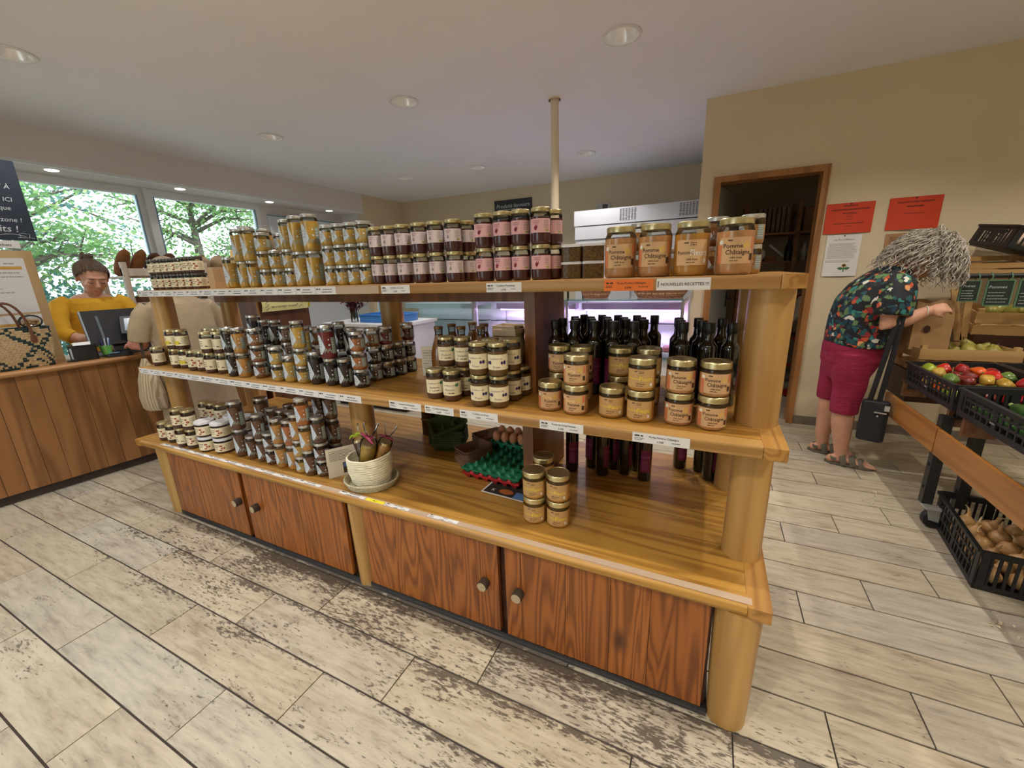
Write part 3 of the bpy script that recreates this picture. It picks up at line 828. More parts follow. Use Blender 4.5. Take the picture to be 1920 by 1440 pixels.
kind('jamw', .033, .112, C['plum'], m_gold, .0315, 'farm', band_label(.033, .034, .078, 2.5, m_lab['rose'], d_berry(None, True)))
kind('rhub', .036, .12, C['rhub'], m_gold, .0345, 'farm', band_label(.036, .025, .081, 3.4, m_lab['cream'], d_conf('Rhubarbe', True)))
kind('prune', .036, .12, C['prune'], m_gold, .0345, 'farm', band_label(.036, .025, .081, 3.4, m_lab['cream'], d_conf('Prune', False)))
kind('coing', .043, .104, C['puree'], m_gold, .0430, 'pom', band_label(.043, .012, .072, 2.2, m_lab['kraft'], d_pom('Coing', 'Pomme', ink('cream_gold', 244, 214, 140), i_brown, False)))
kind('fleur', .043, .104, C['flowerp'], m_gold, .0430, 'pom', band_label(.043, .012, .072, 2.2, m_lab['kraft2'], d_pom('Pomme', 'Fleurs', i_yel, i_yel, True)))
kind('chat', .043, .104, C['puree'], m_gold, .0430, 'pom', band_label(.043, .012, .072, 2.2, m_lab['kraft'], d_pom('Pomme', 'Châtaigne', i_brown, i_brown, False)))
kind('bigchat', .048, .152, C['puree'], m_gold, .0435, 'big', band_label(.048, .030, .100, 1.9, m_lab['kraft'], d_pom('Pomme', 'Châtaigne', i_brown, i_brown, False)))
kind('bigfleur', .048, .152, C['flowerp'], m_gold, .0435, 'big', band_label(.048, .030, .100, 1.9, m_lab['kraft'], d_pom('Pomme', 'Fleurs', i_brown, i_wht, True)))
# square herb tub
tb = MB()
tb.rbox((0, 0, .0245), (.070, .058, .049), .008)
tl = MB(); tl.rbox((0, 0, .052), (.074, .062, .008), .009); tl.rbox((0, 0, .0565), (.064, .052, .002), .008)
KIND['tub'] = (tb.mesh('herb_tub', [mat('dried_herbs', srgb(92, 70, 34), .6, var=.6, scale=150, coat=.25, spec=.2)], 40), tl.mesh('lid', m_lidwht, 40), None, .037, .057)

DESC = {'creamS': ('squat cream-label chestnut jar with dark lid', 'chestnut_jar'), 'cream': ('cream-label chestnut spread jar', 'chestnut_jar'), 'citr': ('cream-label jar with yellow patch', 'chestnut_jar'),
        'chest': ('cream-label jar with chestnut drawing', 'chestnut_jar'), 'tubw': ('wide white-lidded chestnut jar', 'chestnut_jar'), 'pink': ('pink-label berry jam jar', 'jam_jar'), 'jamw': ('pale-label dark jam jar', 'jam_jar'),
        'rhub': ('rhubarb jam jar', 'jam_jar'), 'prune': ('prune jam jar', 'jam_jar'), 'coing': ('orange-label quince apple puree jar', 'puree_jar'), 'fleur': ('ochre-label apple flower puree jar', 'puree_jar'),
        'chat': ('orange-label apple chestnut puree jar', 'puree_jar'), 'bigchat': ('large apple chestnut puree jar', 'puree_jar'), 'bigfleur': ('large apple flower puree jar', 'puree_jar'), 'tub': ('clear herb tub', 'herb_tub')}
for c_, w_ in (('honey', 'honey-coloured'), ('caramel', 'caramel-coloured'), ('amber', 'amber'), ('dark', 'near-black'), ('red', 'dark red'), ('orange', 'orange'), ('brown', 'brown')):
    for s_, n_ in (('S', 'small squat'), ('M', 'medium'), ('L', 'tall')): DESC[c_ + s_] = (n_ + ' ' + w_ + ' jam jar', 'honey_jar' if c_ == 'honey' else 'jam_jar')
JARS = {
 'top': [
  (-0.655, 0.82, 0, 'creamS creamS'),
  (-0.584, 0.82, 0, 'creamS creamS'),
  (-0.512, 0.82, 0, 'creamS creamS'),
  (-0.441, 0.82, 0, 'creamS creamS'),
  (-0.369, 0.82, 0, 'creamS creamS'),
  (-0.298, 0.82, 0, 'creamS creamS'),
  (-0.226, 0.82, 0, 'creamS creamS'),
  (0.08, 0.82, 0, 'honeyL'),
  (0.187, 0.82, 0, 'honeyM honeyL'),
  (0.264, 0.82, 0, 'honeyM honeyL'),
  (0.364, 0.82, 0, 'honeyS honeyS honeyS'),
  (0.451, 0.82, 0, 'honeyS honeyS'),
  (0.549, 0.82, 0, 'honeyS honeyS honeyM'),
  (0.62, 0.82, 0, 'honeyL honeyL'),
  (0.707, 0.82, 0, 'honeyL honeyL'),
  (0.813, 0.82, 0, 'honeyS honeyS honeyS'),
  (0.883, 0.82, 0, 'honeyS honeyS honeyS'),
  (0.952, 0.82, 0, 'honeyS honeyS honeyS'),
  (1.021, 0.82, 0, 'honeyS honeyS honeyS'),
  (1.089, 0.82, 0, 'jamw jamw'),
  (1.156, 0.82, 0, 'jamw jamw'),
  (1.226, 0.82, 0, 'jamw jamw'),
  (1.307, 0.82, 0, 'jamw jamw'),
  (1.384, 0.82, 0, 'jamw jamw'),
  (1.464, 0.82, 0, 'jamw jamw'),
  (1.595, 0.82, 0, 'pink pink'),
  (1.671, 0.82, 0, 'pink pink'),
  (1.741, 0.82, 0, 'pink pink'),
  (1.815, 0.82, 0, 'pink pink'),
  (2.084, 0.82, 0, 'bigchat'),
  (2.188, 0.82, 0, 'bigchat'),
  (2.291, 0.82, 0, 'bigfleur'),
  (2.403, 0.82, 0, 'bigchat'),
  (-0.655, 0.895, 1, 'creamS creamS'),
  (-0.584, 0.895, 1, 'creamS'),
  (-0.512, 0.895, 1, 'creamS'),
  (-0.441, 0.895, 1, 'creamS creamS'),
  (-0.369, 0.895, 1, 'creamS'),
  (-0.298, 0.895, 1, 'creamS'),
  (0.124, 0.9, 1, 'honeyL honeyL'),
  (0.273, 0.9, 1, 'honeyM honeyL'),
  (0.394, 0.9, 1, 'honeyS honeyS honeyS'),
  (0.765, 0.9, 1, 'honeyS honeyS honeyS'),
  (0.861, 0.9, 1, 'honeyS honeyS honeyS'),
  (0.965, 0.9, 1, 'honeyS honeyS honeyS'),
  (1.476, 0.895, 1, 'jamw jamw'),
  (1.831, 0.897, 1, 'pink pink'),
  (1.903, 0.9, 1, 'tub tub'),
  (1.978, 0.9, 1, 'tub tub'),
  (2.127, 0.93, 1, 'caramelS caramelS'),
  (2.232, 0.93, 1, 'honeyS'),
  (2.354, 0.93, 1, 'amberS amberS'),
  (2.448, 0.93, 1, 'caramelS caramelS'),
  (1.464, 0.97, 2, 'jamw'),
 ],
 'middle': [
  (-0.716, 0.753, 0, 'cream'),
  (-0.507, 0.752, 0, 'cream citr'),
  (-0.43, 0.762, 0, 'citr citr'),
  (-0.308, 0.743, 0, 'chest'),
  (-0.237, 0.752, 0, 'chest'),
  (-0.124, 0.735, 0, 'cream cream'),
  (-0.037, 0.75, 0, 'cream cream'),
  (0.089, 0.726, 0, 'darkM darkM'),
  (0.171, 0.729, 0, 'caramelM caramelM'),
  (0.271, 0.753, 0, 'amberS amberS amberS'),
  (0.433, 0.739, 0, 'honeyS honeyS'),
  (0.516, 0.743, 0, 'honeyM'),
  (0.599, 0.753, 0, 'honeyS honeyS honeyM'),
  (0.681, 0.762, 0, 'darkL'),
  (0.779, 0.761, 0, 'darkM redL'),
  (0.857, 0.769, 0, 'darkM'),
  (0.943, 0.782, 0, 'darkS orangeS orangeS'),
  (1.372, 0.758, 0, 'rhub'),
  (1.457, 0.751, 0, 'rhub'),
  (1.596, 0.732, 0, 'prune prune'),
  (1.672, 0.74, 0, 'prune prune'),
  (1.858, 0.783, 0, 'coing'),
  (1.958, 0.772, 0, 'coing coing'),
  (2.08, 0.783, 0, 'fleur'),
  (2.175, 0.775, 0, 'fleur fleur'),
  (2.29, 0.787, 0, 'chat chat'),
  (2.386, 0.779, 0, 'chat chat'),
  (-0.33, 0.86, 1, 'cream cream'),
  (-0.252, 0.86, 1, 'citr cream'),
  (-0.174, 0.86, 1, 'chest chest'),
  (-0.096, 0.86, 1, 'chest chest'),
  (-0.018, 0.86, 1, 'cream cream'),
  (0.1, 0.87, 1, 'redL darkL'),
  (0.185, 0.87, 1, 'darkL darkM'),
  (0.27, 0.87, 1, 'darkL darkM'),
  (0.35, 0.87, 1, 'brownS brownS brownS'),
  (0.43, 0.87, 1, 'honeyM honeyM'),
  (0.51, 0.87, 1, 'honeyM honeyM'),
  (0.585, 0.87, 1, 'amberS amberS amberS'),
  (0.66, 0.87, 1, 'brownS brownS brownS'),
  (0.74, 0.87, 1, 'darkL darkM'),
  (0.815, 0.87, 1, 'darkM darkM'),
  (0.917, 0.899, 1, 'brownS darkS amberS'),
  (1.39, 0.828, 1, 'rhub rhub'),
  (1.468, 0.831, 1, 'rhub rhub'),
  (1.598, 0.824, 1, 'prune prune'),
  (1.681, 0.838, 1, 'prune prune'),
  (1.842, 0.933, 1, 'coing coing'),
  (1.932, 0.929, 1, 'coing coing'),
  (2.073, 0.944, 1, 'fleur fleur'),
  (2.173, 0.953, 1, 'fleur fleur'),
  (0.939, 0.965, 2, 'darkS darkS redS'),
  (1.689, 0.91, 2, 'prune'),
  (0.955, 1.032, 3, 'darkS darkS'),
  (0.955, 1.112, 4, 'darkS darkS redS'),
 ],
 'bottom': [
  (-0.583, 0.632, 0, 'chest'),
  (-0.491, 0.633, 0, 'chest'),
  (-0.359, 0.618, 0, 'cream chest'),
  (-0.273, 0.628, 0, 'chest chest'),
  (-0.149, 0.639, 0, 'tubw tubw'),
  (-0.04, 0.66, 0, 'tubw tubw'),
  (0.115, 0.669, 0, 'brownL brownL'),
  (0.21, 0.668, 0, 'brownM'),
  (0.295, 0.667, 0, 'brownM brownM'),
  (0.369, 0.666, 0, 'brownS brownS'),
  (0.455, 0.659, 0, 'caramelM caramelM'),
  (0.534, 0.666, 0, 'caramelM orangeM'),
  (0.603, 0.661, 0, 'honeyS honeyS caramelM'),
  (0.673, 0.652, 0, 'brownM caramelM orangeM'),
  (0.736, 0.673, 0, 'brownS brownS brownM'),
  (1.816, 0.717, 0, 'fleur fleur'),
  (1.907, 0.727, 0, 'fleur fleur'),
  (-0.36, 0.765, 1, 'chest chest'),
  (-0.28, 0.765, 1, 'chest chest'),
  (-0.2, 0.765, 1, 'chest chest'),
  (-0.1, 0.765, 1, 'tubw tubw'),
  (0, 0.765, 1, 'tubw tubw'),
  (0.19, 0.765, 1, 'brownL brownL'),
  (0.275, 0.765, 1, 'brownM brownM'),
  (0.35, 0.765, 1, 'brownM brownM'),
  (0.425, 0.765, 1, 'brownM brownM'),
  (0.5, 0.765, 1, 'brownM brownM'),
  (0.575, 0.765, 1, 'brownM brownM'),
  (0.65, 0.765, 1, 'brownM brownM brownM'),
  (0.725, 0.765, 1, 'brownM brownM brownM'),
  (1.805, 0.841, 1, 'fleur fleur'),
  (0.3, 0.845, 2, 'darkM darkM'),
  (0.375, 0.845, 2, 'brownM brownM'),
  (0.45, 0.845, 2, 'darkM darkM'),
  (0.525, 0.845, 2, 'brownM brownM'),
  (0.6, 0.845, 2, 'brownL brownL'),
 ],
}
ZS = {'top': ZT, 'middle': ZM, 'bottom': ZB}
ROWN = ['front', 'second', 'third', 'fourth', 'fifth']; LAY = ['bottom', 'middle', 'upper']
cnt = {}
for sh in JARS:
    for x, y, row, ks in sorted(JARS[sh], key=lambda q: q[0]):
        z = ZS[sh] + .0004
        ks = ks.split()
        for li, k in enumerate(ks):
            key = (sh, k, row, li); cnt[key] = cnt.get(key, 0) + 1
            body, lid, label, r, h = KIND[k]
            d, nm = DESC[k]
            layer = 'bottom' if li == 0 else ('top' if li == len(ks) - 1 else 'middle')
            lab = '%s, %s from left, %s row, layer %s, %s shelf' % (d, ord_[cnt[key] - 1], ROWN[row], ['one', 'two', 'three'][li], sh)
            # labels face the aisle, a little turned towards whoever set them out
            aim = math.atan2(2.355 - x, .552 + y) * (.55 if k[:-1] not in C else .88)
            if k in ('pink', 'jamw'): aim *= 1.1
            if k in ('coing', 'fleur', 'chat', 'bigchat', 'bigfleur'): aim *= .6
            o = link(nm, body, None, (x, y, z), (0, 0, aim + random.uniform(-.16, .16)))
            tag(o, lab, 'tub' if k == 'tub' else 'jar', '%s on the %s shelf' % ({'honey_jar': 'honey jars', 'jam_jar': 'jam jars', 'chestnut_jar': 'chestnut spread jars', 'puree_jar': 'fruit puree jars', 'herb_tub': 'herb tubs'}[nm], sh))
            link('lid', lid, o)
            if label: link('label', label, o)
            z += h + .0006
# ================================================================== OTHER GOODS ON THE SHELF
# ---- dark oil bottles
m_bottle = mat('bottle_dark_glass', (.010, .010, .007), .08, var=.2, coat=1.0)
m_cap = mat('bottle_cap_black', (.012, .012, .012), .35, var=.1)
m_mag = mat('bottle_label_magenta', srgb(110, 24, 66), .5, var=.06)
r_ = .030
bt = MB().lathe([(0, .003), (r_ * .8, .003), (r_ * .9, 0), (r_, .006), (r_, .200), (r_ * .96, .211), (r_ * .78, .220), (.0175, .227), (.0155, .236), (.0150, .262), (.0155, .264), (.0145, .270), (0, .271)], 22).mesh('oil_bottle', m_bottle, 40)
cp = MB().lathe([(.0168, .256), (.0175, .258), (.0175, .288), (.0165, .291), (0, .2915)], 20).mesh('cap', m_cap, 40)
lb = MB(); f = cyl(r_, .0004); g = cyl(r_, .0009)
put_rect(lb, -r_ * .75, r_ * .75, .045, .150, f, 0, 10)
put_text(lb, 'Huile', .018, g, 1, 0, .112); put_lines(lb, -r_ * .5, r_ * .5, .10, 7, .007, .0018, g, 1, rnd=random.Random(2))
lb = lb.mesh('label', [m_mag, ink('mauve', 168, 92, 128)])
mid = []
for row, y, xs in ((0, 1.02, (1.795, 1.875, 1.955, 2.03, 2.105, 2.275, 2.36)), (1, 1.095, (1.80, 1.86, 1.925, 1.99, 2.06, 2.13, 2.26, 2.335)), (2, 1.17, (1.83, 1.90, 1.97, 2.04, 2.11, 2.25, 2.32, 2.40)), (3, 1.245, (1.85, 1.93, 2.0, 2.08, 2.15))):
    for i, x in enumerate(xs): mid.append((x, y + random.uniform(-.006, .006), ZM, row, i))
mid.append((2.43, 1.03, ZM, 0, 7))
low = [(1.825, 1.16, ZB, 0, 0), (1.965, 1.17, ZB, 0, 1), (2.06, 1.215, ZB, 0, 2), (2.15, 1.19, ZB, 0, 3), (1.90, 1.235, ZB, 1, 0), (2.0, 1.25, ZB, 1, 1), (2.105, 1.275, ZB, 1, 2), (2.285, 1.375, ZB, 1, 3), (2.372, 1.37, ZB, 1, 4), (2.41, 1.30, ZB, 0, 4)]
for x, y, z, row, i in mid + low:
    o = link('oil_bottle', bt, None, (x, y, z + .0004), (0, 0, random.choice((.4, .9, 1.3, 1.9, -.6)) + random.uniform(-.2, .2)))
    tag(o, 'dark glass oil bottle, %s from the partition, %s row, %s shelf' % (ord_[i], ROWN[row], 'middle' if z > .8 else 'bottom'), 'bottle', 'dark oil bottles')
    link('cap', cp, o); link('label', lb, o)
# ---- juice bottles
m_juice = mat('apple_juice', srgb(128, 82, 30), .25, var=.12, scale=12, coat=.9)
m_juice2 = mat('cloudy_juice', srgb(92, 74, 44), .25, var=.12, scale=12, coat=.9)
jp = [(0, .003), (.036, .003), (.040, 0), (.043, .008), (.043, .110), (.041, .135), (.034, .165), (.024, .195), (.0185, .215), (.0175, .232)]
jb1 = MB().lathe(jp + [(.0195, .236), (.0195, .246), (.016, .247)], 22, mis=[0] * 8 + [1] * 4)
jb1.lathe([(.0178, .2295), (0, .230)], 22, mis=[0])
jcap = MB().lathe([(.0205, .240), (.0215, .243), (.0212, .254), (0, .255)], 20).mesh('cap', mat('cap_tan', srgb(150, 116, 70), .4, metal=.3), 40)
jb1m = jb1.mesh('juice_bottle', [m_juice, m_jarglass], 40)
jb2 = MB().lathe(jp + [(.0195, .236), (.0195, .246), (.016, .247)], 22, mis=[0] * 12); jb2m = jb2.mesh('juice_bottle', [m_juice2, m_jarglass], 40)
for i, (x, y, me, wh) in enumerate(((1.225, 1.01, jb1m, 'amber'), (1.235, 1.105, jb1m, 'amber'), (1.335, 1.03, jb1m, 'amber'), (1.30, 1.19, jb1m, 'amber'), (1.43, 1.05, jb1m, 'amber'), (1.395, 1.14, jb1m, 'amber'),
                                    (1.60, 1.09, jb2m, 'cloudy brown'), (1.645, 1.00, jb2m, 'cloudy brown'), (1.655, 1.15, jb2m, 'cloudy brown'))):
    k = i if i < 6 else i - 6
    o = link('juice_bottle', me, None, (x, y, ZM + .0004), (0, 0, random.uniform(0, 6)))
    tag(o, '%s juice bottle with narrow neck, %s from the left on the middle shelf' % (wh, ord_[k]), 'bottle', 'juice bottles'); link('cap', jcap, o)
# ---- upright information cards
def card(name, w, h, loc, rz, tilt, label, draw, fold=True):
    e = MB(); e.bbox((-w / 2, -.0015, 0), (w / 2, .0015, h))
    fn = lambda x, y: (x, -.0019, y)
    mats = [mat('card_cream', srgb(222, 214, 196), .7, var=.03), m_ink]
    draw(e, fn, mats)
    if fold:
        e.add([(-w / 2, .0015, h), (w / 2, .0015, h), (w / 2, h * .35, .001), (-w / 2, h * .35, .001), (-w / 2, .003, h - .002), (w / 2, .003, h - .002), (w / 2, h * .35 + .003, .001), (-w / 2, h * .35 + .003, .001)], [(0, 1, 2, 3), (7, 6, 5, 4), (0, 4, 5, 1), (2, 6, 7, 3), (1, 5, 6, 2), (0, 3, 7, 4)], 0)
    o = e.build(name, mats, None, loc, (tilt, 0, rz)); tag(o, label, 'card'); return o
def d1(e, fn, mats):
    mats += [ink('photo_brown', 104, 76, 48), ink('photo_blue', 92, 122, 172), ink('photo_dark', 58, 46, 36)]
    put_lines(e, -.06, .055, .128, 7, .0075, .0022, fn, 1, rnd=random.Random(6))
    put_rect(e, -.005, .055, .012, .066, fn, 4); f2 = lambda x, y: (x, -.0023, y)
    put_rect(e, -.001, .051, .042, .062, f2, 3); put_disc(e, .022, .036, .018, .018, f2, 2); put_rect(e, .005, .045, .016, .03, f2, 2)
card('info_card', .145, .145, (.835, .705, ZB + .0005), math.radians(58), 0, 'cream folded card with a small photo beside the coiled basket', d1)
def d2(e, fn, mats): put_lines(e, -.035, .035, .128, 12, .008, .0018, fn, 1, rnd=random.Random(6))
card('info_card', .085, .150, (1.135, 1.045, ZM + .0005), math.radians(12), 0, 'tall plain text card before the juice bottles', d2, False)
# ---- coiled basket with gift packs
m_coil = mat('coiled_palm', srgb(234, 228, 202), .75, var=.08, scale=40)
m_coil2 = mat('woven_palm', srgb(186, 178, 150), .8, var=.35, scale=160)
bk = empty('coiled_basket', (1.02, .690, ZB), .3, 'oval coiled pale straw basket of gift packs on bottom shelf', 'basket')
b_ = MB()
nco = 15
for i in range(nco):
    z = .022 + i * .0088; t = i / (nco - 1)
    rr = .070 + .010 * math.sin(t * 2.2) + .004 * t
    wav = .0012
    pts = [((rr + wav * math.sin(9 * a + i)) * 1.18 * math.cos(a), (rr + wav * math.sin(9 * a + i)) * .96 * math.sin(a), z + .0012 * math.sin(5 * a + i * 1.7) + (.010 * math.cos(a - .6) * t * t)) for a in [2 * PI * k / 40 for k in range(41)]]
    b_.tube(pts, .0047, 8, cap=False)
b_.lathe([(0, .012), (.066, .012), (.066, .016), (0, .016)], 30, sx=1.18, sy=.96)
b_.build('bowl', m_coil, bk, smooth=60)
s_ = MB()
for i in range(5):
    rr = .098 + .0035 * i; z = .0055 + .0068 * i
    pts = [(rr * 1.08 * math.cos(a), rr * .92 * math.sin(a), z) for a in [2 * PI * k / 44 for k in range(45)]]
    s_.tube(pts, .0048, 6, cap=False)
s_.lathe([(0, .001), (.097, .001), (.1, .004), (.097, .008), (0, .008)], 32, sx=1.08, sy=.92)
s_.build('tray', m_coil2, bk, smooth=60)
m_cello = glass('cellophane', (.95, .96, .97), 1.22, .12)
gift_jar = KIND['caramelS']
for i, (dx, dy, tilt, rz, bow, nm, sc) in enumerate(((-.045, .012, -.42, .3, (168, 198, 40), 'lime green ribbon', .85), (.008, -.012, .34, -.2, (172, 50, 110), 'magenta ribbon', 1.1), (.052, .03, .42, .4, (120, 40, 60), 'dark red ribbon', .95))):
    root = MB().lathe([(.0005, -.064), (.031, -.062), (.0335, -.03), (.0335, .060), (.028, .074), (.010, .084), (.009, .090), (.022, .120), (.030, .150)], 16).build('gift_pack', m_cello, None, (1.02 + dx, .690 + dy, ZB + .150), (tilt * .3 - .1, tilt, rz), smooth=60)
    root.scale = (sc, sc, sc)
    tag(root, 'cellophane wrapped preserve jar tied with %s, in coiled basket' % nm, 'gift pack', 'gift packs in the basket')
    jb_ = MB().lathe([(0, -.058), (.026, -.058), (.0295, -.052), (.0295, .042), (.026, .05), (0, .05)], 18); jb_.build('preserve', C[('brown', 'honey', 'caramel')[i]], root, smooth=40)
    MB().lathe([(.027, .049), (.0275, .062), (0, .063)], 18).build('lid', m_gold, root, smooth=40)
    rb = MB(); rb.tube([(.012 * math.cos(a), .012 * math.sin(a), .087) for a in [2 * PI * k / 10 for k in range(11)]], .0035, 5)
    for s in (-1, 1, .45, -.5): rb.tube([(0, -.012, .087), (s * .016, -.018, .098), (s * .030, -.016, .092), (s * .042, -.012, .084)], [.002, .0045, .004, .0015], 5)
    rb.build('ribbon', mat('ribbon_%d' % i, srgb(*bow), .5), root, smooth=60)
# ---- egg trays and cartons
m_etg = mat('egg_tray_green', srgb(20, 118, 84), .55, var=.12); m_etr = mat('egg_tray_red', srgb(170, 30, 32), .55, var=.12)
m_pulpg = mat('pulp_green', srgb(66, 84, 44), .9, var=.2, scale=60, bump=.3); m_pulpb = mat('pulp_brown', srgb(122, 92, 70), .9, var=.18, scale=60, bump=.3)
m_egg = mat('egg_shell', srgb(206, 148, 108), .5, var=.08, scale=30)
def egg_tray(n=6, p=.050, up=True):
    b_ = MB(); N = 3
    k = n * 2 * N
    def hgt(u, v):
        # pegs on the lattice points, cups between them
        cu, cv = math.cos(2 * PI * u / p), math.cos(2 * PI * v / p)
        return .026 * (max(0, cu) * max(0, cv)) ** 1.2 - .018 * max(0, -cu) * max(0, -cv)
    m_ = n * 8 + 1; S = n * p
    vs = []
    for i in range(m_):
        for j in range(m_):
            u, v = -S / 2 + S * i / (m_ - 1), -S / 2 + S * j / (m_ - 1)
            h_ = hgt(u + p / 2 * (n % 2), v + p / 2 * (n % 2))
            if max(abs(u), abs(v)) > S / 2 - 1e-4: h_ = 0
            vs.append((u, v, .022 + h_))
    fs = [(i * m_ + j, (i + 1) * m_ + j, (i + 1) * m_ + j + 1, i * m_ + j + 1) for i in range(m_ - 1) for j in range(m_ - 1)]
    b_.add(vs, fs)
    # rim with little scallops
    for s in (-1, 1):
        b_.bbox((-S / 2 - .004, s * S / 2 - .002, .019), (S / 2 + .004, s * S / 2 + .002, .025)); b_.bbox((s * S / 2 - .002, -S / 2, .019), (s * S / 2 + .002, S / 2, .025))
        for q in range(n):
            c_ = -S / 2 + p * (q + .5)
            b_.add([(c_ - .02, s * (S / 2 + .001), .020), (c_ + .02, s * (S / 2 + .001), .020), (c_ + .006, s * (S / 2 - .012), -.004), (c_ - .006, s * (S / 2 - .012), -.004)], [(0, 1, 2, 3)])
            b_.add([(s * (S / 2 + .001), c_ - .02, .020), (s * (S / 2 + .001), c_ + .02, .020), (s * (S / 2 - .012), c_ + .006, -.004), (s * (S / 2 - .012), c_ - .006, -.004)], [(0, 1, 2, 3)])
    return b_
etg = egg_tray().mesh('egg_tray', m_etg, 60); etr = egg_tray().mesh('egg_tray', m_etr, 60)
tx, ty, rz = 1.535, 1.035, -.06
for i, (me, wh) in enumerate(((etr, 'red plastic egg tray at the bottom of the pile'), (etg, 'green plastic egg tray lying on the red one'))):
    o = link('egg_tray', me, None, (tx, ty, ZB + .006 + i * .0225), (0, 0, rz)); o.scale = (.98, 1, 1)
    tag(o, wh, 'egg tray', 'egg trays')
o = link('egg_tray', etg, None, (1.545, 1.20, ZB + .075), (0, 0, rz + .04)); o.scale = (.9, .6, 1)
tag(o, 'green plastic egg tray at the back, holding brown eggs', 'egg tray', 'egg trays')
egg = MB().lathe([(0, -.028), (.010, -.0255), (.0175, -.017), (.0205, -.004), (.0195, .008), (.0150, .020), (.0075, .0275), (0, .029)], 16).mesh('egg', m_egg, 60)
k = 0
for r2 in range(2):
    for c2 in range(5):
        o = link('egg', egg, None, (1.445 + c2 * .0455 + r2 * .006, 1.125 + r2 * .05, ZB + .128 + r2 * .012), (random.uniform(-.3, .3), random.uniform(-.3, .3), 0))
        tag(o, 'brown egg, %s from the left in the %s row of the back tray' % (ord_[c2], ('front', 'rear')[r2]), 'egg', 'eggs'); k += 1
def carton(w, d, h):
    b_ = MB()
    # open moulded box: flared walls with rounded corners and dimples on the bottom
    def ring(s, z, n=4):
        pts = []
        for sx, sy, a0 in ((1, 1, 0), (-1, 1, 90), (-1, -1, 180), (1, -1, 270)):
            for q in range(n):
                a = math.radians(a0 + q * 90 / (n - 1)); bv = .018
                pts.append((sx * (w / 2 * s - bv) + bv * math.cos(a), sy * (d / 2 * s - bv) + bv * math.sin(a), z))
        return pts
    rings = [ring(.78, 0), ring(.86, h * .45), ring(.93, h * .5), ring(.97, h), ring(1.05, h), ring(1.05, h * .96), ring(.94, h * .97), ring(.89, h * .55), ring(.75, .006)]
    vs = [p for r in rings for p in r]; n = len(rings[0])
    fs = [(i * n + q, i * n + (q + 1) % n, (i + 1) * n + (q + 1) % n, (i + 1) * n + q) for i in range(len(rings) - 1) for q in range(n)]
    fs += [tuple(range(n - 1, -1, -1)), tuple(range((len(rings) - 1) * n, len(rings) * n))]
    b_.add(vs, fs)
    for i in range(2):
        b_.lathe([(.014, .004), (.008, .028), (.003, .036), (0, .0365)], 10, ((i - .5) * w * .3, 0, 0))
    return b_
cbm = carton(.16, .105, .048).mesh('egg_carton', m_pulpb, 50); cgm = carton(.19, .12, .05).mesh('egg_carton', m_pulpg, 50)
for i in range(6):
    o = link('egg_carton', cbm, None, (1.37, 1.02, ZB + .0006 + i * .012), (0, 0, 1.15))
    tag(o, 'brown pulp egg carton nested %s from the bottom of the near stack' % ord_[i], 'egg carton', 'brown egg cartons')
for i in range(5):
    o = link('egg_carton', cbm, None, (1.36, 1.20, ZB + .0006 + i * .014), (0, 0, 1.0))
    tag(o, 'brown pulp egg carton nested %s from the bottom of the far stack' % ord_[i], 'egg carton', 'brown egg cartons')
for i in range(6):
    o = link('egg_carton', cgm, None, (1.13, 1.16, ZB + .0006 + i * .0125), (0, 0, .35 + .02 * i))
    tag(o, 'dark green pulp egg carton nested %s from the bottom of its stack' % ord_[i], 'egg carton', 'green egg cartons')
o = link('egg_carton', cgm, None, (1.15, 1.14, ZB + .128), (.42, -.25, .75)); tag(o, 'dark green egg carton tipped askew on top of the green stack', 'egg carton', 'green egg cartons')
lf = MB(); lf.box((0, 0, .0004), (.21, .15, .0008)); fn = lambda x, y: (x, y, .0011)
put_rect(lf, -.098, .098, -.068, .068, fn, 1); fn2 = lambda x, y: (x, y, .0015)
put_rect(lf, .045, .095, -.066, -.02, fn2, 3); put_disc(lf, .0, -.035, .035, .02, fn2, 2); put_text(lf, 'K', .03, fn2, 0, -.06, -.05)
o = lf.build('leaflet', [m_paper, ink('leaf_dark', 50, 44, 40), ink('leaf_orange', 176, 98, 48), ink('leaf_blue', 92, 130, 190)], None, (1.63, .885, ZB + .0002), (0, 0, -.06)); tag(o, 'printed photo leaflet under the red egg tray', 'leaflet')
# ---- back-side bags of dried goods behind the middle log
bgm = MB().rbox((0, 0, .05), (.085, .06, .10), .012, axis=2).mesh('dry_goods_pack', mat('pack_dark_brown', srgb(74, 44, 26), .3, var=.3, scale=30, coat=.4), 40)
bgl = MB().bbox((-.04, -.0315, .088), (.04, -.0302, .10)).mesh('top_fold', mat('pack_fold', srgb(150, 120, 84), .5))
for i, (x, y, z) in enumerate(((1.0, 1.30, 0), (1.095, 1.31, 0), (1.0, 1.30, .1006), (1.095, 1.31, .1006), (.90, 1.30, 0), (.90, 1.30, .1006))):
    o = link('dry_goods_pack', bgm, None, (x, y, ZB + .0005 + z), (0, 0, random.uniform(-.1, .1))); link('top_fold', bgl, o)
    tag(o, 'dark brown dry goods pack, %s, behind the middle log on bottom shelf' % ['lower centre', 'lower right', 'upper centre', 'upper right', 'lower left', 'upper left'][i], 'pack', 'dry goods packs')
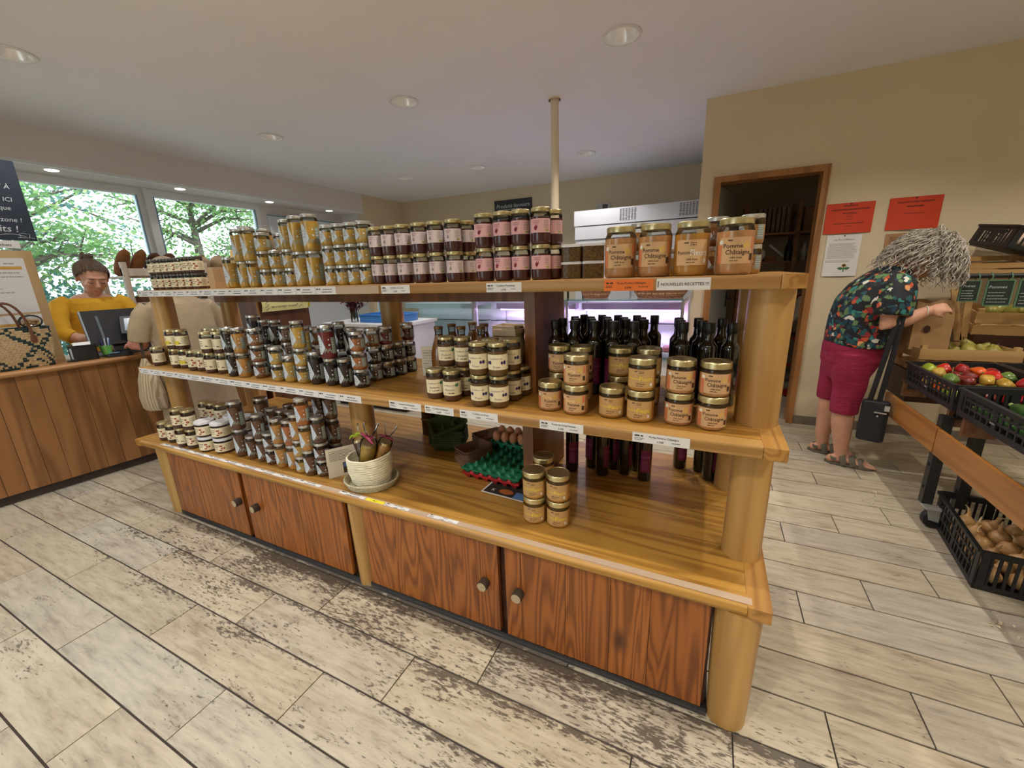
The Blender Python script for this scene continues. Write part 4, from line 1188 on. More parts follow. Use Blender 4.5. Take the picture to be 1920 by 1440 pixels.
# ---- kraft box and paper bag beside the honey
bx = MB().rbox((0, 0, .055), (.085, .10, .11), .002).build('kraft_box', mat('kraft_cardboard', srgb(196, 164, 128), .8, var=.05, scale=40), None, (-.095, .862, ZT + .0005), (0, 0, -.2)); tag(bx, 'plain kraft cardboard box left of the honey jars', 'box')
pb = MB()
prof = [(.04, .024, 0), (.041, .025, .06), (.04, .02, .13), (.038, .008, .19)]
vs = [(sx * a, sy * c, z) for a, c, z in prof for sx, sy in ((-1, -1), (1, -1), (1, 1), (-1, 1))]
fs = [(i * 4 + q, i * 4 + (q + 1) % 4, (i + 1) * 4 + (q + 1) % 4, (i + 1) * 4 + q) for i in range(3) for q in range(4)] + [(3, 2, 1, 0), (12, 13, 14, 15)]
pb.add(vs, fs); fn = lambda x, y: (x, -.0258 + max(0, y - .06) * .17, y)
put_lines(pb, -.03, .03, .17, 4, .018, .004, fn, 1, rnd=random.Random(9))
o = pb.build('paper_bag', [mat('kraft_bag', srgb(206, 176, 122), .8, var=.08, scale=20), i_brown], None, (-.105, .985, ZT + .0005), (0, 0, .3)); o.scale = (1, 1, 1.1); tag(o, 'printed kraft paper bag behind the kraft box on top shelf', 'paper bag')
# ================================================================== CASH COUNTER, LEFT SIDE
m_cplank = wood('counter_plank', srgb(116, 76, 40), srgb(160, 112, 66), 'Z', 5, .5)
m_ctop = wood('counter_top_wood', srgb(138, 92, 52), srgb(184, 136, 86), 'Y', 6, .4, knots=False)
CO = Vector((-1.739, .127, 0)); CR = math.radians(-7.0)
def CW(x, y, z):      # counter-local to world
    return CO + Matrix.Rotation(CR, 3, 'Z') @ Vector((x, y, 0)) + Vector((0, 0, z))
ctr = empty('cash_counter', CO, CR, 'long wooden cash counter fronted with vertical knotty planks', 'counter')
cy0, cy1, CZ = -1.05, 1.74, .875
MB().bbox((-.50, cy0, .06), (-.017, cy1, CZ - .037)).build('carcass', m_dark, ctr)
MB().bbox((-.50, cy0, 0), (-.03, cy1, .06)).build('plinth', mat('plinth_dark', srgb(58, 46, 40), .6, var=.2), ctr)
pl = MB().bbox((-.008, -.0489, -.385), (.008, .0489, .385)).mesh('plank', m_cplank)
n_ = int((cy1 - cy0) / .1)
for i in range(n_): link('plank', pl, ctr, (-.008 + random.uniform(-.001, .001), cy0 + .05 + .1 * i, .451))
ct = MB(); N_ = 8
prof = [(.045 - .016 + .016 * math.cos(a), CZ - .018 + .018 * math.sin(a)) for a in [-PI / 2 + PI * k / (N_ - 1) for k in range(N_)]] + [(-.52, CZ), (-.52, CZ - .036)]
vs = [(x, y, z) for y in (cy0, cy1 + .02) for x, z in prof]; N_ = len(prof)
ct.add(vs, [tuple(range(N_)), tuple(range(2 * N_ - 1, N_ - 1, -1))] + [(i, N_ + i, N_ + (i + 1) % N_, (i + 1) % N_) for i in range(N_)])
ct.build('countertop', m_ctop, ctr, smooth=40)
MB().bbox((-.02, -.022, 0), (.025, .022, CZ - .04)).build('end_post', wood('pale_post', srgb(168, 120, 72), srgb(198, 154, 104), 'Z', 3, .5, knots=False), ctr, (-.01, cy1 - .0, 0))
# ---- POS terminal
pos = empty('cash_register', CW(-.22, .86, CZ + .0005), CR, 'black touch-screen cash register with a customer display', 'cash register')
MB().rbox((0, 0, .012), (.20, .26, .024), .02).build('base', m_black, pos, smooth=40)
R1 = Matrix.Rotation(math.radians(-14), 3, 'Y')
MB().box((.0, 0, .12), (.03, .10, .2), R1).build('stand', m_black, pos)
mn = MB(); mn.rbox((0, 0, 0), (.035, .36, .27), .012, axis=0); mon = mn.build('monitor', m_black, pos, (.0, .0, .205), (0, math.radians(-16), 0), smooth=40)
MB().bbox((-.0195, -.16, -.115), (-.0178, .16, .115)).build('screen', mat('screen_dark', srgb(40, 48, 62), .15, var=.05), mon)
MB().bbox((.0176, -.10, -.09), (.024, -.085, .09)).build('rib', mat('pos_grey', srgb(96, 108, 118), .4), mon)
MB().bbox((.0176, -.181, -.134), (.0182, -.172, .134)).build('edge_trim', mat('pos_silver', srgb(168, 180, 190), .35), mon)
cd = MB(); cd.rbox((0, 0, 0), (.02, .24, .16), .01, axis=0); cdo = cd.build('customer_display', m_black, pos, (.10, .13, .215), (0, math.radians(-38), math.radians(-22)), smooth=40)
MB().bbox((.0102, -.095, -.055), (.0112, .095, .058)).build('display_panel', mat('display_blue_grey', srgb(110, 134, 152), .2, var=.05), cdo)
MB().tube([(.06, .13, .02), (.085, .13, .12), (.09, .13, .20)], [.045, .03, .025], 10).build('display_stand', m_black, pos, smooth=40)
# ---- receipt printer, pens, card reader, cable, sheet
pr_ = empty('receipt_printer', CW(-.10, .62, CZ + .0005), CR - .15, 'black receipt printer with white paper roll on the counter', 'printer')
MB().rbox((0, 0, .055), (.13, .145, .11), .012).build('body', m_black, pr_, smooth=40)
p_ = MB()
vs = [(.03 - .05 * math.cos(a) * 1.0, y, .108 + .022 * math.sin(a)) for y in (-.045, .045) for a in [0.1 + .28 * k for k in range(11)]]
p_.add(vs, [(k, k + 1, 12 + k, 11 + k) for k in range(10)]); p_.build('paper', m_paper, pr_, smooth=60)
MB().bbox((.066, -.068, .02), (.069, -.058, .095)).build('trim', mat('pos_silver', srgb(168, 180, 190), .35), pr_)
cup = MB().lathe([(0, .002), (.024, .002), (.026, 0), (.03, .03), (.038, .085), (.036, .085), (.027, .03), (.022, .006), (0, .006)], 18).build('pen_cup', mat('green_acrylic', srgb(120, 196, 96), .2, var=.05, coat=.8), None, CW(-.10, .745, CZ + .0005), smooth=40)
tag(cup, 'green tumbler holding pens beside the cash register', 'pen cup')
for i, (c_, dx, dy) in enumerate((((40, 48, 92), -.012, .014), ((210, 214, 222), .006, .0), ((230, 232, 236), .004, .012), ((44, 62, 120), .01, -.012), ((52, 44, 58), -.012, -.012), ((60, 90, 150), .014, .012))):
    b0 = CW(-.10 + dx * .7, .745 + dy * .7, CZ + .012)
    o = MB().tube([(0, 0, 0), (dx * 1.3, dy * 1.3, .12), (dx * 1.4, dy * 1.4, .128)], [.0045, .0045, .002], 8).build('pen', mat('pen_%d' % i, srgb(*c_), .4), None, b0, smooth=50)
    tag(o, '%s pen standing in the green tumbler' % ['navy', 'silver', 'white', 'blue', 'dark purple', 'pale blue'][i], 'pen', 'pens in the tumbler')
cr = empty('card_reader', CW(-.035, .80, CZ + .0005), CR - .3, 'dark card payment reader lying on the counter edge', 'card reader')
MB().rbox((0, 0, .012), (.09, .15, .024), .02, R=Matrix.Rotation(.06, 3, 'X')).build('body', m_black, cr, smooth=40)
MB().bbox((-.03, -.06, .0275), (.03, .0, .0285)).build('display', mat('reader_screen', srgb(120, 160, 200), .2), cr)
kp = MB()
for i in range(3):
    for j in range(3): kp.bbox((-.03 + i * .022, .012 + j * .018, .0245), (-.014 + i * .022, .024 + j * .018, .027))
kp.build('keypad', mat('reader_keys', srgb(70, 74, 80), .5), cr)
cbp = [CW(-.06 + .02 * math.sin(k * 1.9), .52 + .038 * k, CZ + .008 + .004 * (k % 3)) for k in range(13)]
o = MB().tube(cbp, .006, 8).build('black_cable', m_black, smooth=60); tag(o, 'black coiled cable on the counter before the printer', 'cable')
o = MB().box((0, 0, .0006), (.12, .18, .0012)).build('paper_sheet', m_paper, None, CW(-.08, 1.10, CZ + .0005), (0, 0, .4)); tag(o, 'white paper sheet at the right of the counter', 'paper')
# ---- woven straw tote
tote = empty('woven_tote', CW(-.10, .30, CZ + .0005), CR + .12, 'woven straw tote with dark green zigzag pattern on the counter', 'bag')
m_straw = mat('straw', srgb(186, 162, 122), .8, var=.2, scale=60); m_dgreen = mat('straw_dark_green', srgb(34, 52, 52), .8, var=.2, scale=60)
nu, nv = 40, 18
tb = MB()
def tote_pt(u, v, side):
    # u in -1..1 along the front, v 0..1 up; rounded rectangular plan, flared at the top
    hw = .17 + .02 * v; hd = .075 + .012 * v
    return hw, hd
def ring_pt(q, v, puff=0):
    hw = .165 + .025 * v + .006 * math.sin(PI * v); hd = .07 + .015 * v + .01 * math.sin(PI * v)
    per = 2 * (2 * hw + 2 * hd); s = (q % 1) * per; r_ = 0
    if s < 2 * hw: p = (hd, -hw + s)
    elif s < 2 * hw + 2 * hd: p = (hd - (s - 2 * hw), hw)
    elif s < 4 * hw + 2 * hd: p = (-hd, hw - (s - 2 * hw - 2 * hd))
    else: p = (-hd + (s - 4 * hw - 2 * hd), -hw)
    d = Vector((p[0] / hd, p[1] / hw)); k = 1 - .10 * max(0, (abs(d[0]) + abs(d[1]) - 1.0)) ** 2
    return Vector((p[0] * k, p[1] * k, .265 * v))
NU = 112
for i in range(NU):
    for j in range(nv):
        q0, q1 = i / NU, (i + 1) / NU; v0, v1 = j / nv, (j + 1) / nv
        c = [ring_pt(q0, v0), ring_pt(q1, v0), ring_pt(q1, v1), ring_pt(q0, v1)]
        nrm = (c[1] - c[0]).cross(c[3] - c[0]).normalized()
        mid_ = sum(c, Vector()) / 4 + nrm * (.004 if (i + j) % 2 else .002)
        w_ = i % 28; dist = abs(w_ - 14) / 14 + abs(j - nv * .45) / (nv * .55)
        green = (.78 < dist < 1.12 and (i // 2 + j) % 3 != 0) or (j >= nv - 1 and (i // 7) % 2) or (j == 0 and (i // 7) % 2) or (dist > 1.35 and (i // 3 + j) % 4 == 0)
        tb.add(c + [mid_], [(0, 1, 4), (1, 2, 4), (2, 3, 4), (3, 0, 4)], 1 if green else 0)
tb.add([ring_pt(i / 28, 0) for i in range(28)], [tuple(range(27, -1, -1))], 0)
tb.add([ring_pt(i / 28, .97) * .97 for i in range(28)], [tuple(range(28))], 1)
tb.build('weave', [m_straw, m_dgreen], tote)
m_leather = mat('brown_leather', srgb(108, 66, 46), .5, var=.12)
for s in (1, -1):
    hx = .09 * s
    pts = [(hx, .085 * math.cos(PI * t), .18 + .25 * math.sin(PI * t) ** .8) for t in [k / 16 for k in range(17)]]
    MB().tube(pts, .0075, 8).build('handle', m_leather, tote, smooth=60)
    for y in (-.085, .085): MB().rbox((hx * 1.0, y, .19), (.008, .03, .05), .01, axis=0).build('handle_patch', m_leather, tote, smooth=40)
nb = MB().ball((0, 0, .04), (.045, .06, .045), 12, 8)
o = nb.build('nut_bag', glass('bag_plastic', (.85, .86, .88), 1.4, .15), None, tote.location + Vector((.0, .12, .262)), smooth=60); tag(o, 'clear plastic bag of nuts in the straw tote', 'bag')
nn = MB()
for k in range(14): nn.ball((random.uniform(-.022, .022), random.uniform(-.034, .034), .035 + random.uniform(-.015, .02)), .011, 7, 5)
nn.build('nuts', mat('nuts', srgb(196, 156, 112), .6, var=.2), o, smooth=60)
# ---- sign post with blackboard and menu board
X_ = -1.98
post = MB().bbox((-.025, -.025, 0), (.025, .025, CEIL - CZ)).build('sign_post', wood('pale_post', srgb(168, 120, 72), srgb(198, 154, 104), 'Z', 3, .5), None, (X_ - .045, .50, CZ)); tag(post, 'pale wooden post standing on the counter behind the boards', 'post')
m_slate = mat('slate_blue', srgb(38, 50, 66), .7, var=.08); m_chalk = mat('chalk', srgb(206, 212, 218), .9, var=.1)
def face_x(w, h):       # boards facing +x: local x of the drawing runs along +Y
    return lambda a, c: (.0092, a, c)
bbd = MB(); bbd.bbox((-.008, -.26, -.255), (.008, .26, .255)); f = face_x(0, 0)
for s, y, sz, xx in (('maison', .12, .035, .10), ('TOUT À', .075, .04, .13), ('BIO', .035, .035, .08), ('DANS ICI', -.005, .038, .12), ('Jusque', -.06, .038, .13), ('LA', -.095, .032, .10), ('à zone !', -.135, .04, .15), ('petits !', -.20, .06, .10)):
    put_text(bbd, s, sz, f, 1, xx, y, shear=.15, bold=.004)
bbd.tube([f(.0 + .03 * k, -.222 - .008 * math.sin(k)) for k in range(8)], .0015, 4, mi=1); bbd.tube([f(.17, -.236), f(.25, -.236)], .0015, 4, mi=1); bbd.tube([f(.185, -.235), f(.18, -.212), f(.20, -.205), f(.215, -.212), f(.23, -.21), f(.225, -.235)], .0013, 4, mi=1)
o = bbd.build('blackboard', [m_slate, m_chalk], None, (X_, .505, 1.968), (0, 0, 0)); tag(o, 'blue-black chalkboard with handwriting hung above the menu', 'blackboard')
mbb = MB(); mbb.bbox((-.008, -.24, -.385), (.008, .24, .385), 0)
f1 = lambda a, c: (.0086, a, c); f2 = lambda a, c: (.0092, a, c); f3 = lambda a, c: (.0098, a, c)
for z0, z1 in ((-.03, .335), (-.375, -.045)):
    put_rect(mbb, -.23, .19, z0, z1, f1, 1); put_rect(mbb, -.2, .17, z1 - .075, z1 - .055, f2, 2)
    put_lines(mbb, .09, .15, z1 - .04, 1, 1, .006, f2, 3); put_lines(mbb, -.2, .17, z1 - .10, 9, .026, .005, f2, 3, rag=.5)
o = mbb.build('menu_board', [wood('menu_board_wood', srgb(190, 160, 116), srgb(214, 188, 146), 'Z', 3, .6, knots=False), m_paper, ink('menu_ochre', 206, 160, 80), i_gry], None, (X_, .475, CZ + .386)); tag(o, 'pale wooden board with two printed price lists behind the straw tote', 'menu board')
sb = MB(); sb.bbox((-.001, -.21, -.024), (.001, .21, .024)); put_text(sb, 'Merci de régler vos petits achats', .026, lambda a, c: (.0016, a, c), 1, .0, -.012, bold=.01)
o = sb.build('paper_strip', [m_paper, m_ink], None, (X_ + .012, .46, 1.685)); tag(o, 'white printed paper strip between blackboard and menu board', 'notice')
# ---- bread rack by the window
rk = empty('bread_rack', (-2.72, 1.40, 0), 0, 'pale wooden bread rack against the window', 'rack')
m_pale = wood('whitewashed_wood', srgb(196, 184, 168), srgb(226, 218, 206), 'Z', 4, .6, knots=False)
for y in (.02, .70, 1.38):
    for x in (-.22, .22): MB().bbox((x - .02, y - .02, 0), (x + .02, y + .02, 1.60)).build('upright', m_pale, rk)
for z in (.45, .80, 1.15, 1.46):
    for j in range(4): MB().bbox((-.2 + j * .105, 0, z), (-.11 + j * .105, 1.4, z + .018)).build('slat', m_pale, rk)
    MB().bbox((.20, 0, z + .018), (.22, 1.4, z + .085)).build('lip', m_pale, rk)
m_crust = mat('bread_crust', srgb(150, 98, 58), .8, var=.3, scale=18, bump=.3); m_flour = mat('bread_floured', srgb(196, 170, 138), .85, var=.3, scale=14, bump=.3); m_dcrust = mat('bread_dark_crust', srgb(92, 56, 34), .8, var=.3, scale=18, bump=.3)
def loaf(L, R_, Hh):
    b_ = MB(); n = 12
    b_.tube([((-.5 + k / n) * L, 0, 0) for k in range(n + 1)], [R_ * (max(.05, 1 - abs(2 * k / n - 1) ** 3.2)) ** .6 for k in range(n + 1)], 12, ell=[(Hh, 1)] * (n + 1), up=(0, 0, 1))
    for k in range(4):
        x = (-.3 + .2 * k) * L; b_.tube([(x - .02, -R_ * .5, R_ * Hh * .82), (x, 0, R_ * Hh * 1.0), (x + .02, R_ * .5, R_ * Hh * .82)], .006, 5, mi=1)
    return b_
lm = loaf(.34, .055, .8).mesh('bread_loaf', [m_crust, m_flour], 60); lm2 = loaf(.26, .085, .75).mesh('bread_loaf', [m_flour, m_crust], 60); lm3 = loaf(.30, .06, .9).mesh('bread_loaf', [m_dcrust, m_crust], 60)
k = 0
for (y, z, me, ry, rz, wh) in ((.10, 1.60, lm, .75, 0, 'long crusty loaf leaning, leftmost on rack top'), (.22, 1.60, lm, .75, .1, 'long crusty loaf leaning, second on rack top'), (.34, 1.59, lm3, .7, 0, 'dark long loaf leaning, third on rack top'), (.46, 1.59, lm3, .7, .1, 'dark long loaf leaning, fourth on rack top'), (.60, 1.57, lm2, .5, .2, 'floured loaf leaning, fifth on rack top'),
                           (.78, 1.58, lm2, .6, -.3, 'floured country loaf in the middle of rack top'), (.94, 1.58, lm2, .8, .1, 'striped floured loaf right of centre on rack top'), (1.10, 1.58, lm3, .9, .2, 'dark round-ended loaf near the right of rack top'), (1.25, 1.57, lm2, .5, -.2, 'floured loaf at the right end of rack top'),
                           (.2, 1.245, lm3, .1, 1.2, 'dark loaf, left on the second rack shelf'), (.5, 1.245, lm, .1, 1.0, 'crusty loaf, middle left of second rack shelf'), (.85, 1.245, lm3, .1, 1.3, 'dark loaf, middle right of second rack shelf'), (1.18, 1.245, lm2, .1, 1.2, 'floured loaf, right on the second rack shelf'),
                           (.85, .89, lm2, 0, 1.2, 'floured loaf, left on the third rack shelf'), (1.2, .89, lm, 0, 1.1, 'crusty loaf, right on the third rack shelf')):
    o = link('bread_loaf', me, None, (-2.72 + (.02 if z > 1.5 else .05), 1.40 + y, z), (0, -ry, rz)); tag(o, wh, 'bread', 'loaves on the bread rack')
# ---- dark cabinet with the yellow notice
cb = empty('side_cabinet', (-1.50, 1.93, 0), 0, 'tall dark brown side cabinet behind the jar shelf', 'cabinet')
m_cab = wood('cabinet_dark_brown', srgb(78, 42, 22), srgb(104, 60, 34), 'Z', 4, .5, knots=False)
MB().bbox((-.45, 0, .0), (0, .56, 1.30)).build('body', m_cab, cb)
MB().bbox((-.47, -.02, 1.3002), (.015, .58, 1.325)).build('top_panel', m_cab, cb)
MB().bbox((.0002, -.002, 0), (.006, .02, 1.30)).build('edge_strip', wood('pale_post', srgb(168, 120, 72), srgb(198, 154, 104), 'Z', 3, .5), cb)
yn = MB(); ns = 14; hh = .155; ww = .50
for i in range(ns):
    for j in range(6):
        def P_(a, c):
            y = -ww / 2 + ww * a; z = (c - .5) * hh
            return (.03 + .02 * math.sin(PI * c) + (.025 * math.cos((a - .93) / .07 * PI / 2) if a > .93 else 0), y, z)
        yn.quad(P_(i / ns, j / 6), P_((i + 1) / ns, j / 6), P_((i + 1) / ns, (j + 1) / 6), P_(i / ns, (j + 1) / 6), 0)
fy = lambda a, c: (.033 + .02 * math.sin(PI * (c / hh + .5)), a, c)
put_text(yn, 'Merci de régler vos petits', .026, fy, 1, -.02, -.045, bold=.01); put_text(yn, 'Pensez à', .02, fy, 1, -.03, .0); put_lines(yn, -.15, .08, .045, 1, 1, .008, fy, 1)
for k in range(10): put_disc(yn, .15 + .03 * math.sin(k * 2.4), -.05 + .012 * k, .008, .006, fy, 1, 6); put_disc(yn, -.20 + .015 * math.sin(k * 2.1), -.06 + .012 * k, .007, .005, fy, 1, 6)
for k in range(12):
    a0, a1 = 2 * PI * k / 12, 2 * PI * (k + 1) / 12
    yn.add([(.05, ww / 2 + .004, 0), (.05 + .02 * math.cos(a0), ww / 2 + .004, .07 * math.sin(a0)), (.05 + .02 * math.cos(a1), ww / 2 + .004, .07 * math.sin(a1))], [(0, 1, 2)], 2)
o = yn.build('yellow_notice', [mat('notice_yellow', srgb(232, 230, 160), .7, var=.03), i_gry, mat('notice_gold', srgb(214, 190, 30), .6)], None, (-1.49, 2.20, 1.185)); tag(o, 'pale yellow rolled notice with flower drawings on the dark cabinet', 'notice')
fl = MB().bbox((-.12, -.13, 0), (.12, .13, .05)).build('flyer_stack', mat('flyer_print', srgb(180, 120, 140), .5, var=.5, scale=18), None, CW(-.25, 1.50, CZ + .0005), (0, 0, .2)); tag(fl, 'stack of colourful flyers at the far end of the counter', 'flyers')
# ================================================================== DELI COUNTER AND BACK OF THE SHOP
m_deliw = mat('deli_white', srgb(212, 214, 220), .4, var=.02); m_alu = mat('aluminium', (.55, .57, .6), .3, metal=.9, var=.05)
m_dglass = glass('deli_glass', (.88, .96, .95), 1.35); m_gedge = mat('glass_edge_green', srgb(70, 150, 140), .15, var=.05)
m_purple = mat('pink_violet_tube', (.86, .42, 1.0), .4, var=.03, emit=9.0)
m_lilac = mat('lilac_panel', srgb(190, 160, 196), .4, var=.05)
for i, (x0, x1, pink, wh) in enumerate(((-1.35, .02, False, 'left refrigerated deli display lit blue by the windows'), (.03, 1.06, True, 'middle refrigerated deli display with violet light'), (1.07, 2.15, True, 'right refrigerated deli display under the wicker baskets'))):
    w = x1 - x0; yf = 3.32
    e = empty('deli_display', (x0, yf, 0), 0, wh, 'deli counter', 'refrigerated deli displays')
    MB().bbox((0, .05, .08), (w, .90, .56)).build('base', m_deliw, e)
    MB().bbox((.02, .10, 0), (w - .02, .85, .08)).build('plinth', m_black, e)
    MB().bbox((.02, .08, .56), (w - .02, .82, .585)).build('deck', m_alu, e)
    MB().bbox((0, .82, .56), (w, .90, 1.10)).build('back_panel', m_deliw, e)
    MB().bbox((0.02, .02, .5601), (w - .02, .028, 1.10)).build('front_glass', m_dglass, e)
    MB().bbox((0, -.02, 1.112), (w, .60, 1.120)).build('top_glass', m_dglass, e)
    MB().bbox((0, -.026, 1.112), (w, -.0202, 1.120)).build('glass_edge', m_gedge, e)
    for x in (.012, w - .012):
        MB().bbox((x - .012, .03, .56), (x + .012, .06, 1.111)).build('post', m_alu, e); MB().bbox((x - .011, .06, 1.06), (x + .011, .80, 1.10)).build('bracket', m_alu, e)
    MB().bbox((.03, .35, .86), (w - .03, .78, .868)).build('inner_shelf', m_dglass, e)
    MB().bbox((.03, .50, .985), (w - .03, .62, 1.05)).build('light_housing', m_lilac if pink else m_deliw, e)
    if pink:
        MB().tube([(.06, .55, .978), (w - .06, .55, .978)], .012, 8).build('light_tube', m_purple, e)
        ld = bpy.data.lights.new('deli_tube_light', 'AREA'); ld.shape = 'RECTANGLE'; ld.size = w - .12; ld.size_y = .05; ld.energy = 26; ld.color = (.95, .55, 1.0)
        lo_ = bpy.data.objects.new('deli_tube_light', ld); COL.objects.link(lo_); lo_.parent = e; lo_.location = (w / 2, .55, .964)
# goods in the cases
m_crt = wood('pale_crate_wood', srgb(196, 160, 112), srgb(222, 192, 146), 'X', 4, .6, knots=False)
m_meat = mat('cured_meat', srgb(176, 92, 96), .4, var=.3, scale=30); m_cheese = mat('cheese_rind', srgb(214, 190, 140), .6, var=.15, scale=20); m_tray = mat('tray_white', srgb(226, 226, 228), .4, var=.02)
def put(name, mb, mats, loc, label, cat, group=None, rot=None, smooth=40):
    o = mb.build(name, mats, None, loc, rot, smooth=smooth); return tag(o, label, cat, group)
for i in range(4):
    b_ = MB(); w, d, h = .34, .24, .075
    for z in (0, .045): b_.bbox((-w / 2, -d / 2, z), (w / 2, -d / 2 + .008, z + .03)); b_.bbox((-w / 2, d / 2 - .008, z), (w / 2, d / 2, z + .03))
    for s in (-1, 1): b_.bbox((s * w / 2 - .006, -d / 2 + .008, 0), (s * w / 2 + .006, d / 2 - .008, h))
    b_.bbox((-w / 2, -d / 2, -.004), (w / 2, d / 2, 0))
    put('cheese_box', b_, m_crt, (.33 if i < 3 else .80, 3.62, .590 + .08 * (i % 3)), 'pale wooden cheese box in the violet display, %s' % ['bottom of the stack', 'middle of the stack', 'top of the stack', 'standing right of the stack'][i], 'box', 'cheese boxes')
for i in range(5):
    x = 1.25 + i * .19
    b_ = MB().rbox((0, 0, .012), (.16, .26, .024), .02); b_.ball((0, .0, .045), (.05, .10, .035), 12, 8, mi=1)
    put('meat_tray', b_, [m_tray, m_meat], (x, 3.62, .5855), 'white tray of cured meat, %s from left in the right display' % ord_[i], 'tray', 'meat trays')
for i in range(5):
    x = -1.15 + i * .25
    b_ = MB().lathe([(0, 0), (.085, 0), (.09, .01), (.09, .07), (.085, .08), (0, .08)], 24)
    put('round_cheese', b_, m_cheese, (x, 3.62, .5855), 'pale cheese wheel, %s from left in the left display' % ord_[i], 'cheese', 'cheese wheels')
# wicker baskets on the glass
m_wick = mat('wicker', srgb(146, 100, 72), .7, var=.35, scale=50); m_wick2 = mat('wicker_pale', srgb(190, 150, 110), .7, var=.3, scale=50)
def wicker(name, a, b, h, loc, label):
    e = empty(name, loc, 0, label, 'basket', 'wicker baskets on the deli')
    w = MB(); n = 9
    for i in range(n):
        t = i / (n - 1); s = .78 + .22 * t ** .7
        pts = [(a * s * math.cos(q) * (1 + .012 * math.sin(16 * q + i * PI)), b * s * math.sin(q) * (1 + .012 * math.sin(16 * q + i * PI)), .008 + h * t) for q in [2 * PI * k / 64 for k in range(65)]]
        w.tube(pts, .0075, 5, cap=False, mi=(1 if i % 3 == 2 else 0))
    w.lathe([(0, .002), (1, .002), (1, .01), (0, .01)], 32, sx=a * .78, sy=b * .78)
    w.build('weave', [m_wick, m_wick2], e, smooth=60)
    st = MB()
    for k in range(24):
        q = 2 * PI * k / 24
        st.tube([(a * s_ * math.cos(q), b * s_ * math.sin(q), z) for s_, z in ((.78, .004), (.93, h * .4), (1.0, h * .98))], .005, 5)
    st.build('stakes', m_wick, e, smooth=60)
wicker('wicker_basket', .15, .12, .13, (1.31, 3.58, 1.1205), 'smaller wicker basket on the deli glass behind the herb tubs')
wicker('wicker_basket', .25, .16, .14, (1.92, 3.58, 1.1205), 'larger wicker basket at the right end of deli glass')
# scale and odds on the glass
b_ = MB(); b_.rbox((0, 0, .03), (.30, .24, .06), .02); b_.bbox((-.12, -.09, .061), (.12, .09, .068), 1); b_.box((0, .11, .13), (.26, .03, .12), mi=0); b_.bbox((-.10, .094, .10), (.10, .0945, .17), 2)
put('shop_scale', b_, [m_deliw, m_alu, mat('scale_display', srgb(110, 150, 190), .2)], (-.25, 3.62, 1.1205), 'pale electronic shop scale on the left deli glass', 'scale')
b_ = MB(); b_.tube([(0, 0, .0), (0, 0, .30), (.10, 0, .36), (.16, 0, .30), (.16, 0, 0)], .012, 8); b_.tube([(0, 0, .14), (.16, 0, .18)], .006, 6)
put('black_stand', b_, m_black, (1.03, 3.55, 1.1205), 'black bent metal stand on the deli behind the jam jars', 'stand', smooth=60)
b_ = MB().lathe([(0, 0), (.05, 0), (.055, .02), (.055, .20), (.045, .22), (.045, .26), (0, .26)], 20, mis=[0, 0, 0, 0, 1, 1])
put('glass_canister', b_, [mat('green_tea', srgb(86, 84, 58), .4, var=.3, scale=40, coat=.9), m_alu], (.80, 3.55, 1.1205), 'tall glass canister on the deli left of the black stand', 'canister')
# white refrigerated wall case
e = empty('wall_fridge', (.60, 5.12, 0), 0, 'tall white refrigerated wall case with slotted vents', 'fridge')
W2 = 1.56
MB().bbox((0, .10, .02), (W2, .80, 1.965)).build('cabinet', m_deliw, e)
MB().bbox((-.01, .055, 1.975), (W2 + .01, .80, 2.165)).build('top_housing', m_deliw, e)
MB().bbox((0, .06, 1.80), (W2, .10, 1.962)).build('header', m_deliw, e)
for i in range(2): MB().bbox((.02 + i * W2 / 2, .075, .15), (W2 / 2 - .02 + i * W2 / 2, .0995, 1.79)).build('door', m_deliw, e)
for gx in (.60, 1.32):
    for i in range(6):
        sl = MB()
        for j in range(9): sl.bbox((gx + i * .036, .0515, 2.005 + j * .0165), (gx + i * .036 + .024, .055, 2.013 + j * .0165))
        sl.build('vent_slots', mat('vent_dark', srgb(96, 98, 104), .6), e)
# back wall
b_ = MB(); b_.bbox((-.335, -.008, -.17), (.335, .008, .17)); fbw = lambda a, c: (a, -.0095, c)
put_text(b_, 'Produits fermiers', .085, fbw, 1, 0, .05, shear=.2); put_lines(b_, -.27, .27, .02, 5, .035, .008, fbw, 1)
put('wall_chalkboard', b_, [mat('slate_black', srgb(52, 56, 64), .7, var=.08), m_chalk], (-.685, 5.955, 2.38), 'dark chalkboard on the back wall above the jam jars', 'blackboard', smooth=None)
b_ = MB(); b_.rbox((0, 0, 0), (.20, .04, .10), .01, axis=1); b_.bbox((-.01, -.0215, -.03), (.07, -.02, .03), 1)
put('thermostat', b_, [mat('thermo_white', srgb(200, 198, 194), .5), mat('thermo_screen', srgb(70, 74, 80), .3)], (.80, 5.949, 2.30), 'small thermostat display on the wall above the fridge', 'thermostat')
# white service counter, blue crate, dried flowers
e = empty('service_counter', (-1.45, 2.62, 0), 0, 'low white service counter left of the deli displays', 'counter')
MB().bbox((0, 0, .05), (1.02, .62, .90)).build('body', m_deliw, e); MB().bbox((-.02, -.02, .9002), (1.04, .64, .93)).build('top', m_tray, e); MB().bbox((.03, .03, 0), (.99, .59, .05)).build('plinth', m_black, e)
b_ = MB()
m_blue = mat('blue_plastic', srgb(64, 132, 204), .4, var=.05)
b_.bbox((-.25, -.17, 0), (.25, .17, .008))
for s in (-1, 1): b_.bbox((-.25, s * .17 - .004, .008), (.25, s * .17 + .004, .075)); b_.bbox((s * .25 - .004, -.166, .008), (s * .25 + .004, .166, .075))
for s in (-1, 1): b_.bbox((-.26, s * .178 - .012, .0752), (.26, s * .178 + .012, .083)); b_.bbox((s * .258 - .012, -.166, .0752), (s * .258 + .012, .166, .083))
